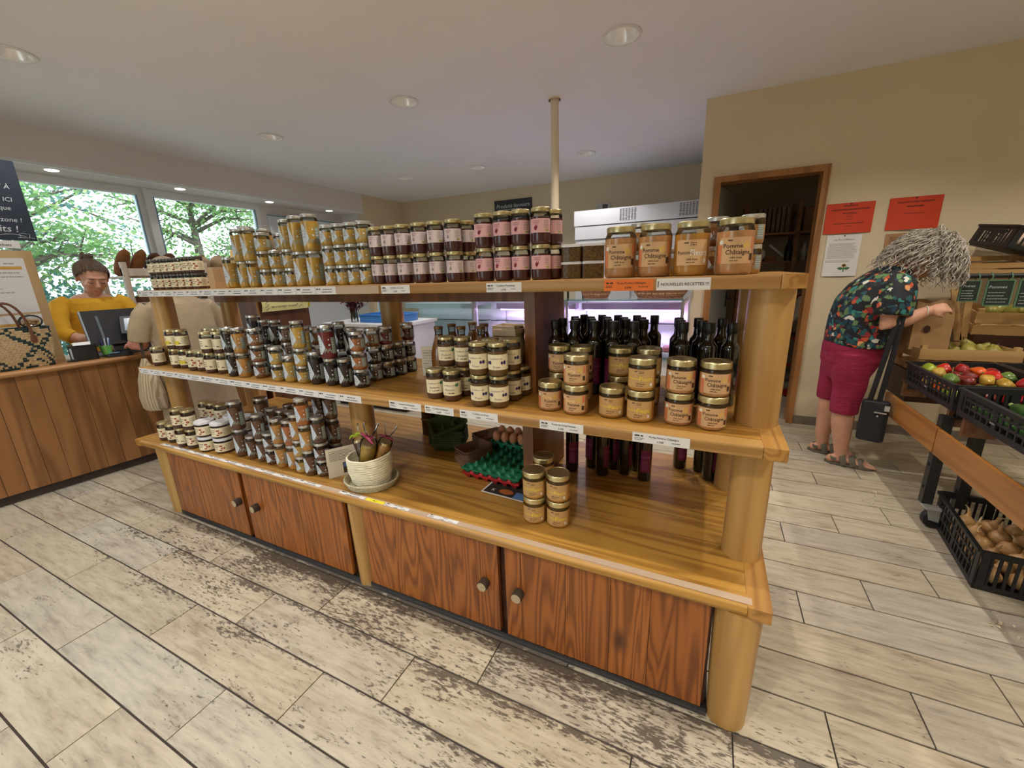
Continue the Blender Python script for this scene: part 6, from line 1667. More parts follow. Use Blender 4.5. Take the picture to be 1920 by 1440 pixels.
# ================================================================== PEOPLE
def skinmat(name, c):
    if name in MATS: return MATS[name]
    m = mat(name, srgb(*c), .5, var=.09, scale=10)
    b = m.node_tree.nodes['Principled BSDF']
    b.inputs['Subsurface Weight'].default_value = .12; b.inputs['Subsurface Radius'].default_value = (.012, .005, .003)
    return m
def chain(b_, pts, rad, seg=14, up=None, ell=None):
    """rounded limb: tube with half-ball ends"""
    b_.tube(pts, rad, seg, up=up, ell=ell)
    e = ell or [(1, 1)] * len(pts)
    b_.ball(pts[0], rad[0] * min(e[0]), 12, 8); b_.ball(pts[-1], rad[-1] * min(e[-1]), 12, 8)
def loft(b_, rings, seg=28, fold=0, nf=9, ph=0):
    """rings: (cx, cy, cz, rx, ry[, tilt about Y]) closed at both ends"""
    vs = []
    for (cx, cy, cz, rx, ry, *tl) in rings:
        t = tl[0] if tl else 0
        for k in range(seg):
            a = 2 * PI * k / seg
            f = 1 + fold * math.sin(nf * a + ph + cz * 7)
            x, y = rx * f * math.cos(a), ry * f * math.sin(a)
            vs.append((cx + x * math.cos(t), cy + y, cz - x * math.sin(t)))
    n = len(rings)
    fs = [(i * seg + k, i * seg + (k + 1) % seg, (i + 1) * seg + (k + 1) % seg, (i + 1) * seg + k) for i in range(n - 1) for k in range(seg)]
    fs += [tuple(range(seg - 1, -1, -1)), tuple(range((n - 1) * seg, n * seg))]
    b_.add(vs, fs)
def hand(b_, wrist, fwd, palm_n, s=1.0, curl=.9, side=1):
    """palm and five unequal, bent fingers; palm_n points out of the palm; side picks where the thumb leaves"""
    F = Vector(fwd).normalized(); N = Vector(palm_n); N = (N - F * N.dot(F)).normalized(); S = F.cross(N) * side
    w = Vector(wrist)
    P = lambda f, s_, n: w + (F * f + S * s_ + N * n) * s
    b_.tube([P(-.02, 0, 0), P(.02, 0, 0), P(.055, 0, 0), P(.085, 0, 0)], [.024 * s, .026 * s, .030 * s, .030 * s], 12, up=N, ell=[(.75, 1), (.6, 1.1), (.5, 1.25), (.42, 1.3)])
    for k, (off, L) in enumerate(((.028, .068), (.010, .077), (-.009, .072), (-.027, .058))):
        p = [P(.07, off, 0), P(.088, off * 1.05, 0)]; a = curl * .45; pos = Vector((.088, 0)); l = [L * .45, L * .32, L * .25]
        for q in range(3):
            a_ = curl * (.45 + .5 * q); pos = pos + Vector((math.cos(a_), math.sin(a_))) * l[q]
            p.append(P(pos[0], off * 1.08, pos[1]))
        chain(b_, p, [.0095 * s, .0092 * s, .0085 * s, .0078 * s, .0068 * s], 10)
    p = [P(.018, .022, .004), P(.040, .040, .012), P(.066, .046, .024), P(.086, .036, .034)]
    chain(b_, p, [.013 * s, .0115 * s, .0095 * s, .008 * s], 10)
def head_frame(c, pitch, yaw, roll=0):
    return Matrix.Translation(c) @ Matrix.Rotation(yaw, 4, 'Z') @ Matrix.Rotation(pitch, 4, 'Y') @ Matrix.Rotation(roll, 4, 'X')
def head(b_, M, wy=1.06):
    """face looks along local +x; about 23 cm tall, eyes at half height"""
    def B(c, r): 
        t = MB().ball(c, r, 18, 12); b_.add([M @ Vector((p[0], p[1] * wy, p[2])) for p in t.v], t.f)
    B((-.012, 0, .035), (.096, .076, .085)); B((.018, 0, -.02), (.070, .064, .085)); B((.034, 0, -.066), (.048, .047, .045)); B((.060, 0, -.092), (.020, .024, .018))
    B((.070, 0, .028), (.022, .048, .014))                      # brow
    for s in (-1, 1):
        B((.066, s * .034, -.024), (.022, .024, .022)); B((-.006, s * .076, -.01), (.016, .008, .030)); B((.074, s * .031, .004), (.0135, .017, .011))
    t = MB(); t.tube([(.084, 0, .014), (.096, 0, -.008), (.107, 0, -.028), (.096, 0, -.038)], [.008, .0095, .0125, .009], 10); t.ball((.099, .009, -.031), .008, 8, 6); t.ball((.099, -.009, -.031), .008, 8, 6)
    b_.add([M @ Vector(p) for p in t.v], t.f)
    B((.083, 0, -.058), (.012, .021, .006)); B((.082, 0, -.067), (.012, .018, .0065))
def face_parts(M, root, off, lipc, browc, lookdown=True):
    t = MB(); t.tube([(.0885, y, -.0605 - .9 * y * y) for y in [-.021 + .006 * k for k in range(8)]], [.001, .0028, .0036, .0032, .0032, .0036, .0028, .001], 8); t.tube([(.0885, y, -.0680 + 3.5 * y * y) for y in [-.018 + .006 * k for k in range(7)]], [.001, .0035, .0046, .005, .0046, .0035, .001], 8)
    me = MB(); me.add([M @ Vector(p) - off for p in t.v], t.f); me.build('lips', mat('lips_%d' % lipc[0], srgb(*lipc), .45), root, smooth=60)
    for s in (-1, 1):
        t = MB(); t.tube([(.0925 - .35 * (abs(y - .031) ** 1.4), s * y, .026 + .05 * (y - .02)) for y in [.014 + .006 * k for k in range(7)]], [.001, .0024, .0028, .0028, .0024, .002, .0008], 6)
        me = MB(); me.add([M @ Vector(p) - off for p in t.v], t.f); me.build('eyebrow', mat('brow_%d' % browc[0], srgb(*browc), .8), root, smooth=60)
        t = MB(); t.tube([(.0875 - .35 * abs(y - .031) ** 1.3, s * y, -.0025 - .006 * (1 - ((y - .031) / .016) ** 2)) for y in [.016 + .005 * k for k in range(7)]], [.0006, .0016, .002, .002, .002, .0016, .0006], 6)
        me = MB(); me.add([M @ Vector(p) - off for p in t.v], t.f); me.build('eyelashes', mat('lashes', srgb(44, 32, 28), .8), root, smooth=60)
def body_part(name, b_, voxel, m, root, it=4, f=.5):
    me = bake(b_, voxel, it, f, name, [m]); o = link(name, me, root, -root.location); return o

# ---------------------------------------------------------------- woman at the produce stand
W0 = Vector((3.26, 2.92, 0))
wm = empty('person', W0, 0, 'grey curly-haired shopper in floral top and crimson cropped trousers, leaning over the produce', 'person')
sk = skinmat('skin_fair', (206, 156, 132))
b_ = MB()
for (y, ax, kx, hx) in ((2.83, 3.275, 3.245, 3.24), (3.02, 3.205, 3.20, 3.22)):
    chain(b_, [(hx, y, .78), (kx + .01, y, .55), (kx, y, .43), (kx + .004, y, .30), (ax - .01, y, .15), (ax, y, .075)], [.095, .075, .064, .064, .046, .038], 16)
    ft = [(ax - .055, y, .040), (ax - .01, y, .045), (ax + .05, y - .012, .042), (ax + .105, y - .022, .032), (ax + .145, y - .028, .026)]
    chain(b_, ft, [.030, .034, .036, .037, .026], 12, up=(0, 0, 1), ell=[(.9, 1), (.9, 1), (.75, 1.1), (.55, 1.25), (.5, 1.3)])
    for k in range(5):
        t = (k - 2) * .0155; L = .030 - .004 * abs(k - (0 if y < 2.9 else 4)) * .8
        chain(b_, [(ax + .140, y - .028 + t, .024), (ax + .155 + L, y - .030 + t * 1.05, .020)], [.0105 if k else .012, .009], 8)
# trunk, neck, arms
chain(b_, [(3.25, 2.92, .84), (3.23, 2.92, 1.0), (3.27, 2.92, 1.15), (3.34, 2.92, 1.27)], [.12, .115, .10, .075], 18, up=(0, 1, 0), ell=[(1.25, 1)] * 4)
chain(b_, [(3.36, 2.92, 1.30), (3.41, 2.92, 1.345), (3.46, 2.92, 1.37)], [.058, .052, .052], 14)
chain(b_, [(3.37, 2.755, 1.235), (3.352, 2.70, 1.12), (3.345, 2.695, 1.00), (3.42, 2.70, 1.035), (3.525, 2.725, 1.088)], [.06, .056, .048, .043, .029], 14)
chain(b_, [(3.39, 3.08, 1.23), (3.42, 3.12, 1.12), (3.45, 3.11, 1.01), (3.52, 3.04, 1.05), (3.585, 2.99, 1.095)], [.06, .054, .046, .042, .029], 14)
hand(b_, (3.525, 2.725, 1.090), (.93, .28, .18), (-.1, .75, -.65), .95, .95, -1)
hand(b_, (3.585, 2.99, 1.098), (.75, -.55, .1), (-.3, -.6, -.6), .95, .9, 1)
Mh = head_frame(Vector((3.515, 2.92, 1.385)), math.radians(48), 0); head(b_, Mh)
body = body_part('body', b_, .0075, sk, wm, 3)
# trousers
b_ = MB()
loft(b_, [(3.245, 2.92, .62, .12, .15), (3.25, 2.92, .74, .165, .185), (3.252, 2.92, .83, .168, .195), (3.25, 2.92, .93, .155, .19), (3.25, 2.92, .95, .14, .17)])
for (y, kx, hx, hz) in ((2.83, 3.245, 3.24, .385), (3.02, 3.20, 3.22, .43)):
    b_.tube([(hx, y, .80), (hx, y, .68), (kx + .008, y, .56), (kx, y, .47), (kx, y, hz)], [.112, .108, .092, .084, .080], 20)
m_tr = mat('crimson_cotton', srgb(146, 22, 64), .75, var=.10, scale=22)
tb_ = m_tr.node_tree; v_ = _tc(tb_, scale=(1, 1, 3.2), rnd=False); _bump(tb_, tb_.nodes['Principled BSDF'], _noise(tb_, v_, 13, 4, .6, .5), .75, .012)
body_part('trousers', b_, .009, m_tr, wm, 3)
# floral top
m, nt, b = _new('floral_print')
v = _tc(nt, rnd=False, scale=(1, 1, 1))
dist = _noise(nt, v, 14, 3)
vo = nt.nodes.new('ShaderNodeTexVoronoi'); vo.inputs['Scale'].default_value = 38
mxv = nt.nodes.new('ShaderNodeVectorMath'); mxv.operation = 'ADD'
nz = nt.nodes.new('ShaderNodeTexNoise'); nz.inputs['Scale'].default_value = 22; nt.links.new(v, nz.inputs['Vector'])
sc_ = nt.nodes.new('ShaderNodeVectorMath'); sc_.operation = 'SCALE'; sc_.inputs['Scale'].default_value = .06; nt.links.new(nz.outputs['Color'], sc_.inputs[0])
nt.links.new(v, mxv.inputs[0]); nt.links.new(sc_.outputs[0], mxv.inputs[1]); nt.links.new(mxv.outputs[0], vo.inputs['Vector'])
sepc = nt.nodes.new('ShaderNodeSeparateColor'); nt.links.new(vo.outputs['Color'], sepc.inputs[0])
pr2 = nt.nodes.new('ShaderNodeValToRGB'); pr2.color_ramp.interpolation = 'CONSTANT'
cols = [(0, (18, 24, 38)), (.24, (22, 84, 96)), (.38, (16, 22, 34)), (.47, (96, 128, 84)), (.64, (20, 60, 84)), (.74, (196, 88, 52)), (.81, (214, 216, 206)), (.87, (150, 40, 46)), (.92, (52, 132, 130)), (.97, (226, 160, 104))]
el = pr2.color_ramp.elements
while len(el) < len(cols): el.new(.5)
for e_, (p, c) in zip(el, cols): e_.position = p; e_.color = (*srgb(*c), 1)
nt.links.new(sepc.outputs[0], pr2.inputs[0])
edge = _ramp(nt, vo.outputs['Distance'], [(.56, (0,) * 3), (.74, (1,) * 3)])
cc = _mix(nt, edge, pr2.outputs[0], srgb(14, 18, 28))
nt.links.new(cc, b.inputs['Base Color']); b.inputs['Roughness'].default_value = .7
_bump(nt, b, _noise(nt, _tc(nt, rnd=False, scale=(1, 1, .5)), 9, 3), .5, .012)
b_ = MB()
loft(b_, [(3.285, 2.92, .845, .19, .205), (3.28, 2.92, .86, .192, .21), (3.262, 2.92, .95, .172, .205), (3.255, 2.92, 1.04, .160, .205), (3.275, 2.92, 1.15, .158, .215), (3.32, 2.92, 1.24, .145, .21), (3.355, 2.92, 1.30, .115, .18), (3.39, 2.92, 1.345, .08, .11), (3.40, 2.92, 1.352, .07, .09)])
b_.tube([(3.37, 2.78, 1.255), (3.368, 2.735, 1.21), (3.356, 2.705, 1.14), (3.352, 2.695, 1.062)], [.085, .092, .092, .088], 18, ell=[(1, 1)] * 2 + [(1.0, 1.08)] * 2)
b_.tube([(3.38, 3.05, 1.255), (3.40, 3.10, 1.19), (3.425, 3.125, 1.09)], [.085, .09, .085], 18)
body_part('floral_top', b_, .008, m, wm, 3)
# grey curls
m_hair = mat('grey_hair', srgb(172, 166, 156), .5, var=.45, scale=45)
rr = random.Random(77); hb = MB()
t = MB(); t.ball((-.022, 0, .045), (.108, .092, .095), 20, 14); hb.add([Mh @ Vector(p) for p in t.v], t.f)
hc = Vector((3.515, 2.92, 1.385))
for k in range(760):
    a = rr.uniform(0, 2 * PI); el_ = rr.uniform(-.25, 1.0)
    d = Vector((math.cos(a) * math.cos(el_ * PI / 2), math.sin(a) * math.cos(el_ * PI / 2), math.sin(el_ * PI / 2)))
    loc = Vector((-.022 + .105 * d.x, .09 * d.y, .045 + .092 * d.z))
    if d.x > .55 and d.z < .35: continue
    p = Mh @ loc; wd = (Mh.to_3x3() @ d).normalized()
    L = rr.uniform(.12, .26) * (1.0 if wd.z > -.2 else .8); n = 14; pts = []
    side = wd.cross(Vector((0, 0, 1))); side = side.normalized() if side.length > .1 else Vector((0, 1, 0))
    ph = rr.uniform(0, 6); fr = rr.uniform(1.8, 3.4); amp = rr.uniform(.008, .019)
    cur = p.copy(); back = wd.x < .15 and wd.z > -.3; vel = wd * .8 + Vector((-.25 if back else -.02, 0, .0))
    for q in range(n):
        tq = q / (n - 1)
        vel = vel * .80 + Vector((-.16 if back else -.01, 0, -.33)) * .42
        cur = cur + vel.normalized() * (L / n)
        rel = cur - hc
        el2 = math.sqrt((rel.x / .128) ** 2 + (rel.y / .125) ** 2 + (rel.z / .155) ** 2)
        if el2 < 1 and cur.z > 1.30: cur = hc + rel / max(el2, .3)
        w_ = ph + tq * fr * 2 * PI
        pts.append(cur + side * (amp * math.sin(w_)) + wd * (amp * .8 * math.cos(w_)))
    hb.tube(pts, [.0014 + .0016 * math.sin(PI * min(1, .1 + .9 * q / n)) for q in range(n)], 5, cap=False)
hb.v = [tuple(Vector(p) - W0) for p in hb.v]
hb.build('hair', m_hair, wm, smooth=70)
# sandals
m_san = mat('sandal_taupe', srgb(104, 98, 88), .8, var=.12)
for (y, ax) in ((2.83, 3.275), (3.02, 3.205)):
    s_ = MB()
    pts = [(ax - .085, 0), (ax - .06, .036), (ax + .02, .034), (ax + .09, .044), (ax + .15, .042), (ax + .185, .012), (ax + .18, -.025), (ax + .13, -.050), (ax + .05, -.042), (ax - .05, -.036)]
    s_.prism([(px_ - W0.x, y - .014 * (px_ - ax) / .1 * 1.2 + dy - W0.y) for px_, dy in pts], .001, .021)
    for (xc, dz, wd_) in ((ax + .012, .082, .018), (ax + .065, .060, .018), (ax + .110, .046, .015)):
        yy = y - .014 * (xc - ax) / .1 * 1.2
        s_.tube([(xc - W0.x + .012 * math.sin(q * 2), yy + .047 * math.cos(q) - W0.y, .012 + dz * max(0, math.sin(q)) ** .7) for q in [PI * k / 10 for k in range(11)]], wd_, 8, ell=[(1, .3)] * 11)
    s_.tube([(ax - .062 - W0.x + .03 * (1 - math.sin(q)), y + .042 * math.cos(q) - W0.y, .050) for q in [PI * k / 8 for k in range(9)]], .013, 8, ell=[(1, .35)] * 9)
    s_.build('sandal', m_san, wm, smooth=45)
br = MB().tube([(3.515 - W0.x, 2.722 - W0.y + .032 * math.cos(q), 1.083 + .032 * math.sin(q)) for q in [2 * PI * k / 18 for k in range(19)]], .0035, 6); br.build('bracelet', mat('bracelet_white', srgb(230, 222, 206), .4), wm, smooth=60)
# her shoulder bag
bg = empty('shoulder_bag', (3.37, 2.70, .26), -.35, 'black shoulder bag with silver clips hanging at the shopper’s knees', 'bag')
bb_ = MB(); bb_.rbox((0, 0, .125), (.19, .10, .27), .04, axis=2); bb_.v = [(x * (1 - .25 * abs(z - .12) / .13), y * (1 - .3 * abs(z - .12) / .13), z) for x, y, z in bb_.v]
me = bake(bb_, .008, 3, .5, 'pouch', [mat('bag_black', srgb(26, 27, 36), .6, var=.12)]); link('pouch', me, bg)
cl = MB(); cl.bbox((.0, -.048, .19), (.06, -.040, .198)); cl.bbox((.045, -.048, .21), (.07, -.04, .245)); cl.ball((.02, -.046, .17), .007, 8, 6); cl.build('clips', m_chrome, bg, smooth=40)
RB = Matrix.Rotation(.35, 3, 'Z'); Bw = lambda x, y, z: RB @ (Vector((x, y, z)) - bg.location)
for dx in (0, .022): MB().tube([Bw(3.335 + dx * 2.2, 2.705, .50), Bw(3.352 + dx * 1.6, 2.66, .80), Bw(3.372 + dx, 2.655, 1.02), Bw(3.375 + dx, 2.66, 1.06)], .014, 8, ell=[(.2, 1)] * 4, up=(0, 1, 0)).build('strap', MATS['bag_black'], bg, smooth=50)
# ---------------------------------------------------------------- cashier
C0 = Vector((-2.30, 1.03, 0))
cs = empty('person', C0, 0, 'cashier in mustard yellow top with brown hair bun, looking down at the till', 'person')
sk2 = skinmat('skin_light', (214, 164, 140))
b_ = MB()
Mc = head_frame(Vector((-2.17, 1.07, 1.462)), math.radians(24), math.radians(-6), math.radians(-3)) @ Matrix.Diagonal((1.1, 1.14, 1.1, 1)); head(b_, Mc)
chain(b_, [(-2.22, 1.05, 1.30), (-2.205, 1.06, 1.36), (-2.19, 1.07, 1.41)], [.062, .052, .052], 14)
loft(b_, [(-2.27, 1.03, .80, .11, .16), (-2.26, 1.03, 1.0, .10, .15), (-2.235, 1.035, 1.17, .105, .155), (-2.225, 1.04, 1.26, .085, .15), (-2.225, 1.045, 1.31, .072, .13), (-2.22, 1.05, 1.335, .055, .09)])
chain(b_, [(-2.22, .875, 1.25), (-2.16, .795, 1.15), (-2.10, .785, 1.045), (-2.02, .85, 1.005), (-1.965, .91, .985)], [.052, .048, .043, .038, .028], 14)
chain(b_, [(-2.22, 1.205, 1.25), (-2.17, 1.275, 1.15), (-2.12, 1.28, 1.045), (-2.04, 1.22, 1.0), (-1.985, 1.15, .98)], [.052, .048, .043, .038, .028], 14)
hand(b_, (-1.965, .91, .985), (.7, .7, -.15), (.2, 0, -1), .9, .5, 1); hand(b_, (-1.985, 1.15, .98), (.6, -.75, -.15), (.2, 0, -1), .9, .5, -1)
for y in (.95, 1.12): chain(b_, [(-2.28, y, .85), (-2.27, y, .48), (-2.29, y, .10)], [.085, .06, .042], 14); 
for y in (.95, 1.12): chain(b_, [(-2.31, y, .045), (-2.14, y, .035)], [.04, .035], 10)
body_part('body', b_, .0065, sk2, cs, 2)
face_parts(Mc, cs, C0, (176, 92, 86), (88, 66, 52))
m_must = mat('mustard_jersey', srgb(222, 168, 34), .8, var=.06, scale=14)
tb_ = m_must.node_tree; _bump(tb_, tb_.nodes['Principled BSDF'], _noise(tb_, _tc(tb_, rnd=False, scale=(1, 1, 2)), 11, 4, .6, .4), .6, .010)
b_ = MB()
loft(b_, [(-2.27, 1.03, .78, .135, .185), (-2.26, 1.03, .95, .125, .172), (-2.24, 1.035, 1.10, .135, .18), (-2.225, 1.04, 1.20, .128, .19), (-2.222, 1.04, 1.27, .105, .195), (-2.222, 1.045, 1.298, .082, .160), (-2.22, 1.05, 1.306, .072, .135)])
b_.tube([(-2.22, .895, 1.27), (-2.205, .845, 1.25), (-2.155, .795, 1.15), (-2.10, .785, 1.05), (-2.055, .82, 1.018)], [.066, .066, .061, .056, .054], 18)
b_.tube([(-2.22, 1.19, 1.27), (-2.21, 1.235, 1.25), (-2.165, 1.275, 1.15), (-2.12, 1.28, 1.05), (-2.08, 1.25, 1.018)], [.066, .066, .061, .056, .054], 18)
body_part('jersey_top', b_, .0075, m_must, cs, 3)
b_ = MB(); loft(b_, [(-2.28, 1.03, .45, .15, .2), (-2.28, 1.03, .70, .15, .19), (-2.27, 1.03, .86, .14, .18)]); 
for y in (.95, 1.12): b_.tube([(-2.28, y, .6), (-2.28, y, .12)], [.095, .07], 16)
body_part('trousers', b_, .012, mat('dark_denim', srgb(44, 50, 66), .8, var=.1), cs, 2)
m_bh = mat('brown_hair', srgb(92, 74, 60), .45, var=.45, scale=90)
b_ = MB(); rr = random.Random(5)
t = MB(); t.ball((-.036, 0, .042), (.086, .084, .084), 22, 14); t.v = [p for p in t.v]
b_.add([Mc @ Vector(p) - C0 for p in t.v], t.f)
cc_ = Vector((-.015, 0, .030)); bun_l = Vector((-.092, 0, .098))
def on_skull(p):
    d = p - cc_; k_ = math.sqrt((d.x / .106) ** 2 + (d.y / .090) ** 2 + (d.z / .094) ** 2); return cc_ + d / k_
for k in range(150):      # strands combed back from the hairline to the bun
    a = -1.62 + 3.24 * k / 149; ca = max(0, math.cos(a))
    p0 = Vector((-.012 + (.078 + rr.uniform(-.012, .008)) * ca, .084 * math.sin(a), -.004 + rr.uniform(-.014, .008) + .094 * ca ** 1.1)); pts = []
    for q in range(10):
        tq = q / 9; pts.append(Mc @ (on_skull(p0.lerp(bun_l, tq)) * (1 + .012 * rr.random())) - C0)
    b_.tube(pts, rr.uniform(.0022, .0048), 5, cap=False)
for k in range(60):
    a = 1.62 + (2 * PI - 3.24) * k / 59
    p0 = Vector((-.012 + .09 * math.cos(a), .084 * math.sin(a), -.02)); b_.tube([Mc @ on_skull(p0.lerp(bun_l, q / 7)) - C0 for q in range(8)], .0042, 5, cap=False)
bun = Mc @ Vector((-.100, .0, .118)) - C0
for k in range(26):
    a = rr.uniform(0, 6); tl = rr.uniform(-.5, .5)
    b_.tube([bun + Matrix.Rotation(tl, 3, 'X') @ Vector((.030 * math.cos(a + q), .034 * math.sin(a + q), .012 * math.sin(3 * q + a) + .010 * (k / 13 - 1))) for q in [.35 * j for j in range(14)]], .007, 6)
b_.ball(bun, (.034, .038, .026), 12, 8)
b_.build('hair', m_bh, cs, smooth=70)
# ---------------------------------------------------------------- customer at the counter
K0 = Vector((-1.28, 1.20, 0))
ku = empty('person', K0, 0, 'customer in beige linen dress seen from behind at the cash counter', 'person')
sk3 = skinmat('skin_pink', (206, 140, 120))
b_ = MB()
Mk = head_frame(Vector((-1.37, 1.20, 1.455)), math.radians(20), PI + .1); head(b_, Mk)
chain(b_, [(-1.30, 1.20, 1.27), (-1.325, 1.20, 1.33), (-1.345, 1.20, 1.38)], [.06, .052, .052], 14)
loft(b_, [(-1.28, 1.2, .75, .12, .17), (-1.28, 1.2, 1.0, .11, .15), (-1.29, 1.2, 1.15, .09, .15), (-1.30, 1.2, 1.22, .07, .14), (-1.31, 1.2, 1.28, .045, .06)])
chain(b_, [(-1.30, 1.03, 1.20), (-1.31, .945, 1.09), (-1.34, .925, .975), (-1.46, .94, .97), (-1.55, .97, .965)], [.055, .052, .048, .042, .030], 14)
chain(b_, [(-1.30, 1.37, 1.20), (-1.31, 1.455, 1.09), (-1.35, 1.46, .975), (-1.47, 1.42, .965), (-1.55, 1.38, .96)], [.055, .052, .048, .042, .030], 14)
hand(b_, (-1.55, .97, .965), (-1, .2, -.1), (0, 0, -1), .9, .5, 1); hand(b_, (-1.55, 1.38, .96), (-1, -.2, -.1), (0, 0, -1), .9, .5, -1)
for y in (1.11, 1.29): chain(b_, [(-1.28, y, .8), (-1.28, y, .45), (-1.265, y, .28), (-1.27, y, .09)], [.09, .06, .056, .038], 14); chain(b_, [(-1.25, y, .04), (-1.34, y, .036), (-1.40, y, .028)], [.036, .036, .03], 10)
body_part('body', b_, .0085, sk3, ku, 2)
m_lin = mat('linen_beige', srgb(172, 154, 126), .9, var=.08, scale=120)
tb_ = m_lin.node_tree; _bump(tb_, tb_.nodes['Principled BSDF'], _noise(tb_, _tc(tb_, rnd=False, scale=(1, 1, .7)), 10, 5, .65, .5), .7, .014)
b_ = MB()
loft(b_, [(-1.27, 1.2, .315, .20, .265), (-1.27, 1.2, .33, .205, .27), (-1.275, 1.2, .55, .185, .25), (-1.275, 1.2, .78, .178, .235), (-1.28, 1.2, .95, .160, .215), (-1.285, 1.2, 1.08, .150, .21), (-1.295, 1.2, 1.18, .135, .21), (-1.30, 1.2, 1.25, .110, .195), (-1.31, 1.2, 1.29, .08, .13), (-1.315, 1.2, 1.305, .06, .085)], 48, .028, 11)
b_.tube([(-1.30, 1.02, 1.225), (-1.305, .97, 1.17), (-1.315, .935, 1.08), (-1.33, .925, 1.0)], [.068, .068, .066, .066], 18)
b_.tube([(-1.30, 1.38, 1.225), (-1.305, 1.43, 1.17), (-1.315, 1.465, 1.08), (-1.33, 1.467, 1.0)], [.068, .068, .066, .066], 18)
body_part('linen_dress', b_, .009, m_lin, ku, 2)
b_ = MB(); t = MB(); t.ball((-.025, 0, .035), (.103, .088, .098), 18, 12); b_.add([Mk @ Vector(p) - K0 for p in t.v], t.f)
for k in range(150):
    a = rr.uniform(-2.4, 2.4); L = rr.uniform(.05, .11)
    p = Vector((-.025 - .10 * math.cos(a), .09 * math.sin(a), .06 - rr.random() * .05)); b_.tube([Mk @ (p + Vector((-.004 * q, 0, -L * q / 4))) - K0 for q in range(5)], .004, 5)
b_.build('hair', mat('ash_hair', srgb(150, 132, 108), .5, var=.3, scale=60), ku, smooth=70)
for y in (1.11, 1.29):
    s_ = MB(); s_.rbox((-1.32 - K0.x, y - K0.y, .012), (.25, .085, .022), .038); s_.tube([(-1.35 - K0.x, y - K0.y + .045 * math.cos(q), .015 + .062 * max(0, math.sin(q))) for q in [PI * k / 8 for k in range(9)]], .016, 8, ell=[(1, .3)] * 9); s_.build('shoe', mat('shoe_brown', srgb(96, 66, 46), .6), ku, smooth=45)
tt = empty('linen_tote', (-1.29, .905, .50), .15, 'pale striped linen tote hanging from the customer’s shoulder', 'bag')
b_ = MB(); loft(b_, [(0, 0, 0, .085, .05), (0, 0, .02, .10, .06), (0, 0, .10, .105, .065), (0, 0, .22, .085, .05), (0, 0, .32, .05, .028), (0, 0, .38, .018, .012)], 40, .06, 8)
m_tote, nt, b = _new('tote_striped')
v = _tc(nt, rnd=False); wv = nt.nodes.new('ShaderNodeTexWave'); wv.wave_type = 'BANDS'; wv.bands_direction = 'X'; wv.inputs['Scale'].default_value = 16; wv.inputs['Distortion'].default_value = 1.0
nt.links.new(v, wv.inputs['Vector']); nt.links.new(_ramp(nt, wv.outputs['Fac'], [(.55, srgb(196, 180, 150)), (.75, srgb(160, 142, 112))]), b.inputs['Base Color']); b.inputs['Roughness'].default_value = .9
b_.build('pouch', m_tote, tt, smooth=60)
MB().tube([(0, 0, .37), (.0, .012, .55), (-.005, .05, .72), (-.01, .10, .76)], .007, 8, ell=[(.4, 1.4)] * 4).build('strap', mat('strap_dark', srgb(72, 60, 48), .8), tt, smooth=50)
# ================================================================== OUTSIDE THE WINDOWS
gnd = MB().bbox((-40, -30, -.30), (-3.62, 40, -.12)).build('ground_outside', mat('outside_ground', srgb(150, 150, 138), .9, var=.15, scale=.6)); gnd['kind'] = 'structure'
g2 = MB().bbox((-3.62, -30, -.30), (20, -3.32, -.12)).build('ground_front', mat('outside_ground', srgb(150, 150, 138), .9)); g2['kind'] = 'structure'
def leafmat(name, c, t):
    if name in MATS: return MATS[name]
    m, nt, b = _new(name)
    b.inputs['Roughness'].default_value = .5
    geo = nt.nodes.new('ShaderNodeNewGeometry')
    n = _noise(nt, geo.outputs['Position'], 2.5, 3)
    col = _ramp(nt, n, [(.3, tuple(q * .6 for q in c)), (.55, c), (.75, t)])
    nt.links.new(col, b.inputs['Base Color'])
    tr = nt.nodes.new('ShaderNodeBsdfTranslucent'); nt.links.new(col, tr.inputs[0])
    mx = nt.nodes.new('ShaderNodeMixShader'); mx.inputs[0].default_value = .45
    nt.links.new(b.outputs[0], mx.inputs[1]); nt.links.new(tr.outputs[0], mx.inputs[2]); nt.links.new(mx.outputs[0], nt.nodes['Material Output'].inputs[0])
    return m
m_leaf = leafmat('leaves_green', srgb(124, 164, 104), srgb(196, 210, 132)); m_leaf2 = leafmat('leaves_shade', srgb(96, 138, 128), srgb(150, 186, 170)); m_bark = mat('bark', srgb(92, 84, 76), .9, var=.25, scale=14, bump=.4)
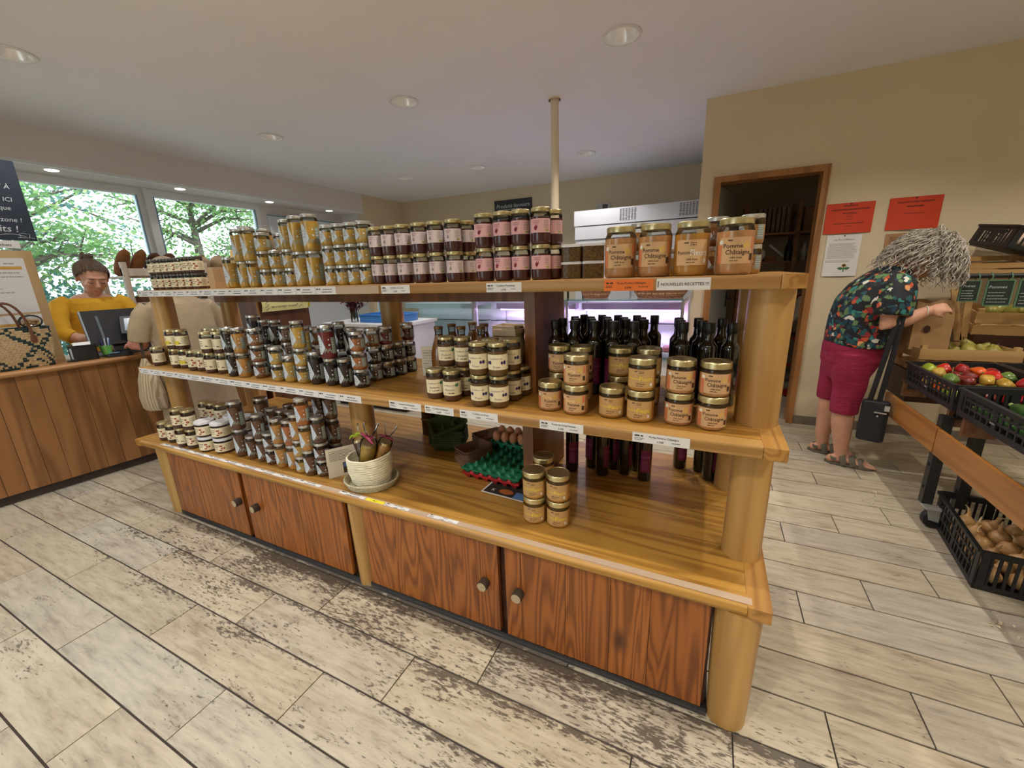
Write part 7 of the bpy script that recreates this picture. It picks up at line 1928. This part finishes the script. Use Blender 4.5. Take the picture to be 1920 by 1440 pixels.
def tree(label, base, h, crown_r, nleaf, seed, ml, low=.25, lsz=.12):
    rr = random.Random(seed)
    e = empty('tree', base, 0, label, 'tree', 'trees outside the windows')
    tb = MB(); tips = []
    tb.tube([(0, 0, 0), (.05, .03, h * .25), (-.03, .06, h * .45), (.05, 0, h * .7)], [.16, .13, .10, .05], 8)
    for k in range(16):
        a = k * 2.4 + rr.uniform(-.3, .3); z0 = h * (low + .45 * rr.random()); L = crown_r * rr.uniform(.6, 1.05)
        p0 = Vector((0, .03, z0)); p1 = p0 + Vector((math.cos(a) * L * .5, math.sin(a) * L * .5, L * .22)); p2 = p0 + Vector((math.cos(a) * L, math.sin(a) * L, L * rr.uniform(.05, .5)))
        tb.tube([p0, p1, p2], [.055, .035, .012], 6); tips += [p1, p2, p1.lerp(p2, .5)]
        for q in range(3):
            p3 = p1.lerp(p2, rr.random()) + Vector((rr.uniform(-.5, .5), rr.uniform(-.5, .5), rr.uniform(-.25, .45))); tb.tube([p1.lerp(p2, .4), p3], [.02, .006], 5); tips.append(p3)
    tips += [Vector((rr.uniform(-.5, .5), rr.uniform(-.5, .5), h * rr.uniform(.7, 1.0))) for _ in range(8)]
    tb.build('trunk', m_bark, e, smooth=60)
    lb_ = MB()
    for k in range(nleaf):
        c = rr.choice(tips) + Vector((rr.gauss(0, .34), rr.gauss(0, .34), rr.gauss(0, .24)))
        d = Vector((rr.uniform(-1, 1), rr.uniform(-1, 1), rr.uniform(-.8, .4))).normalized(); s = d.cross(Vector((rr.uniform(-.3, .3), rr.uniform(-.3, .3), 1))).normalized(); z = lsz * rr.uniform(.6, 1.2)
        lb_.add([c, c + d * z * .5 + s * z * .32, c + d * z, c + d * z * .5 - s * z * .32], [(0, 1, 2, 3)])
    o = lb_.build('foliage', ml, e); o['kind'] = 'stuff'
tree('broad green tree seen through the left window pane', (-8.2, 1.9, -.12), 4.6, 2.2, 8200, 3, m_leaf)
tree('green tree seen through the right window pane', (-9.6, 5.9, -.12), 5.0, 2.0, 7000, 5, m_leaf)
tree('tall tree farther back between the panes', (-13.5, 3.9, -.12), 5.6, 2.4, 2600, 8, m_leaf2, lsz=.17)
tree('green tree partly hidden by the chalkboard', (-8.8, -.9, -.12), 4.6, 2.0, 5000, 11, m_leaf)
tree('tree at the right edge of the window view', (-11.5, 9.2, -.12), 5.2, 2.3, 5000, 13, m_leaf)
rr = random.Random(40)
for i in range(7):
    e = empty('hedge_bush', (-9.5 - .5 * (i % 2), -1.2 + i * 1.55, -.12), 0, 'bluish green bush of the hedge behind the cashier, %s from left' % ord_[i], 'bush', 'hedge bushes')
    st = MB(); lb_ = MB()
    for k in range(7): st.tube([(0, 0, 0), (rr.uniform(-.5, .5), rr.uniform(-.6, .6), rr.uniform(.7, 1.5))], [.025, .008], 5)
    for k in range(1700):
        c = Vector((rr.gauss(0, .38), rr.gauss(0, .5), abs(rr.gauss(.75, .42)))); d = Vector((rr.uniform(-1, 1), rr.uniform(-1, 1), rr.uniform(-1, 1))).normalized(); s = d.orthogonal().normalized(); z = .13 * rr.uniform(.6, 1.3)
        lb_.add([c, c + d * z * .5 + s * z * .3, c + d * z, c + d * z * .5 - s * z * .3], [(0, 1, 2, 3)])
    st.build('stems', m_bark, e); o = lb_.build('foliage', m_leaf2, e); o['kind'] = 'stuff'
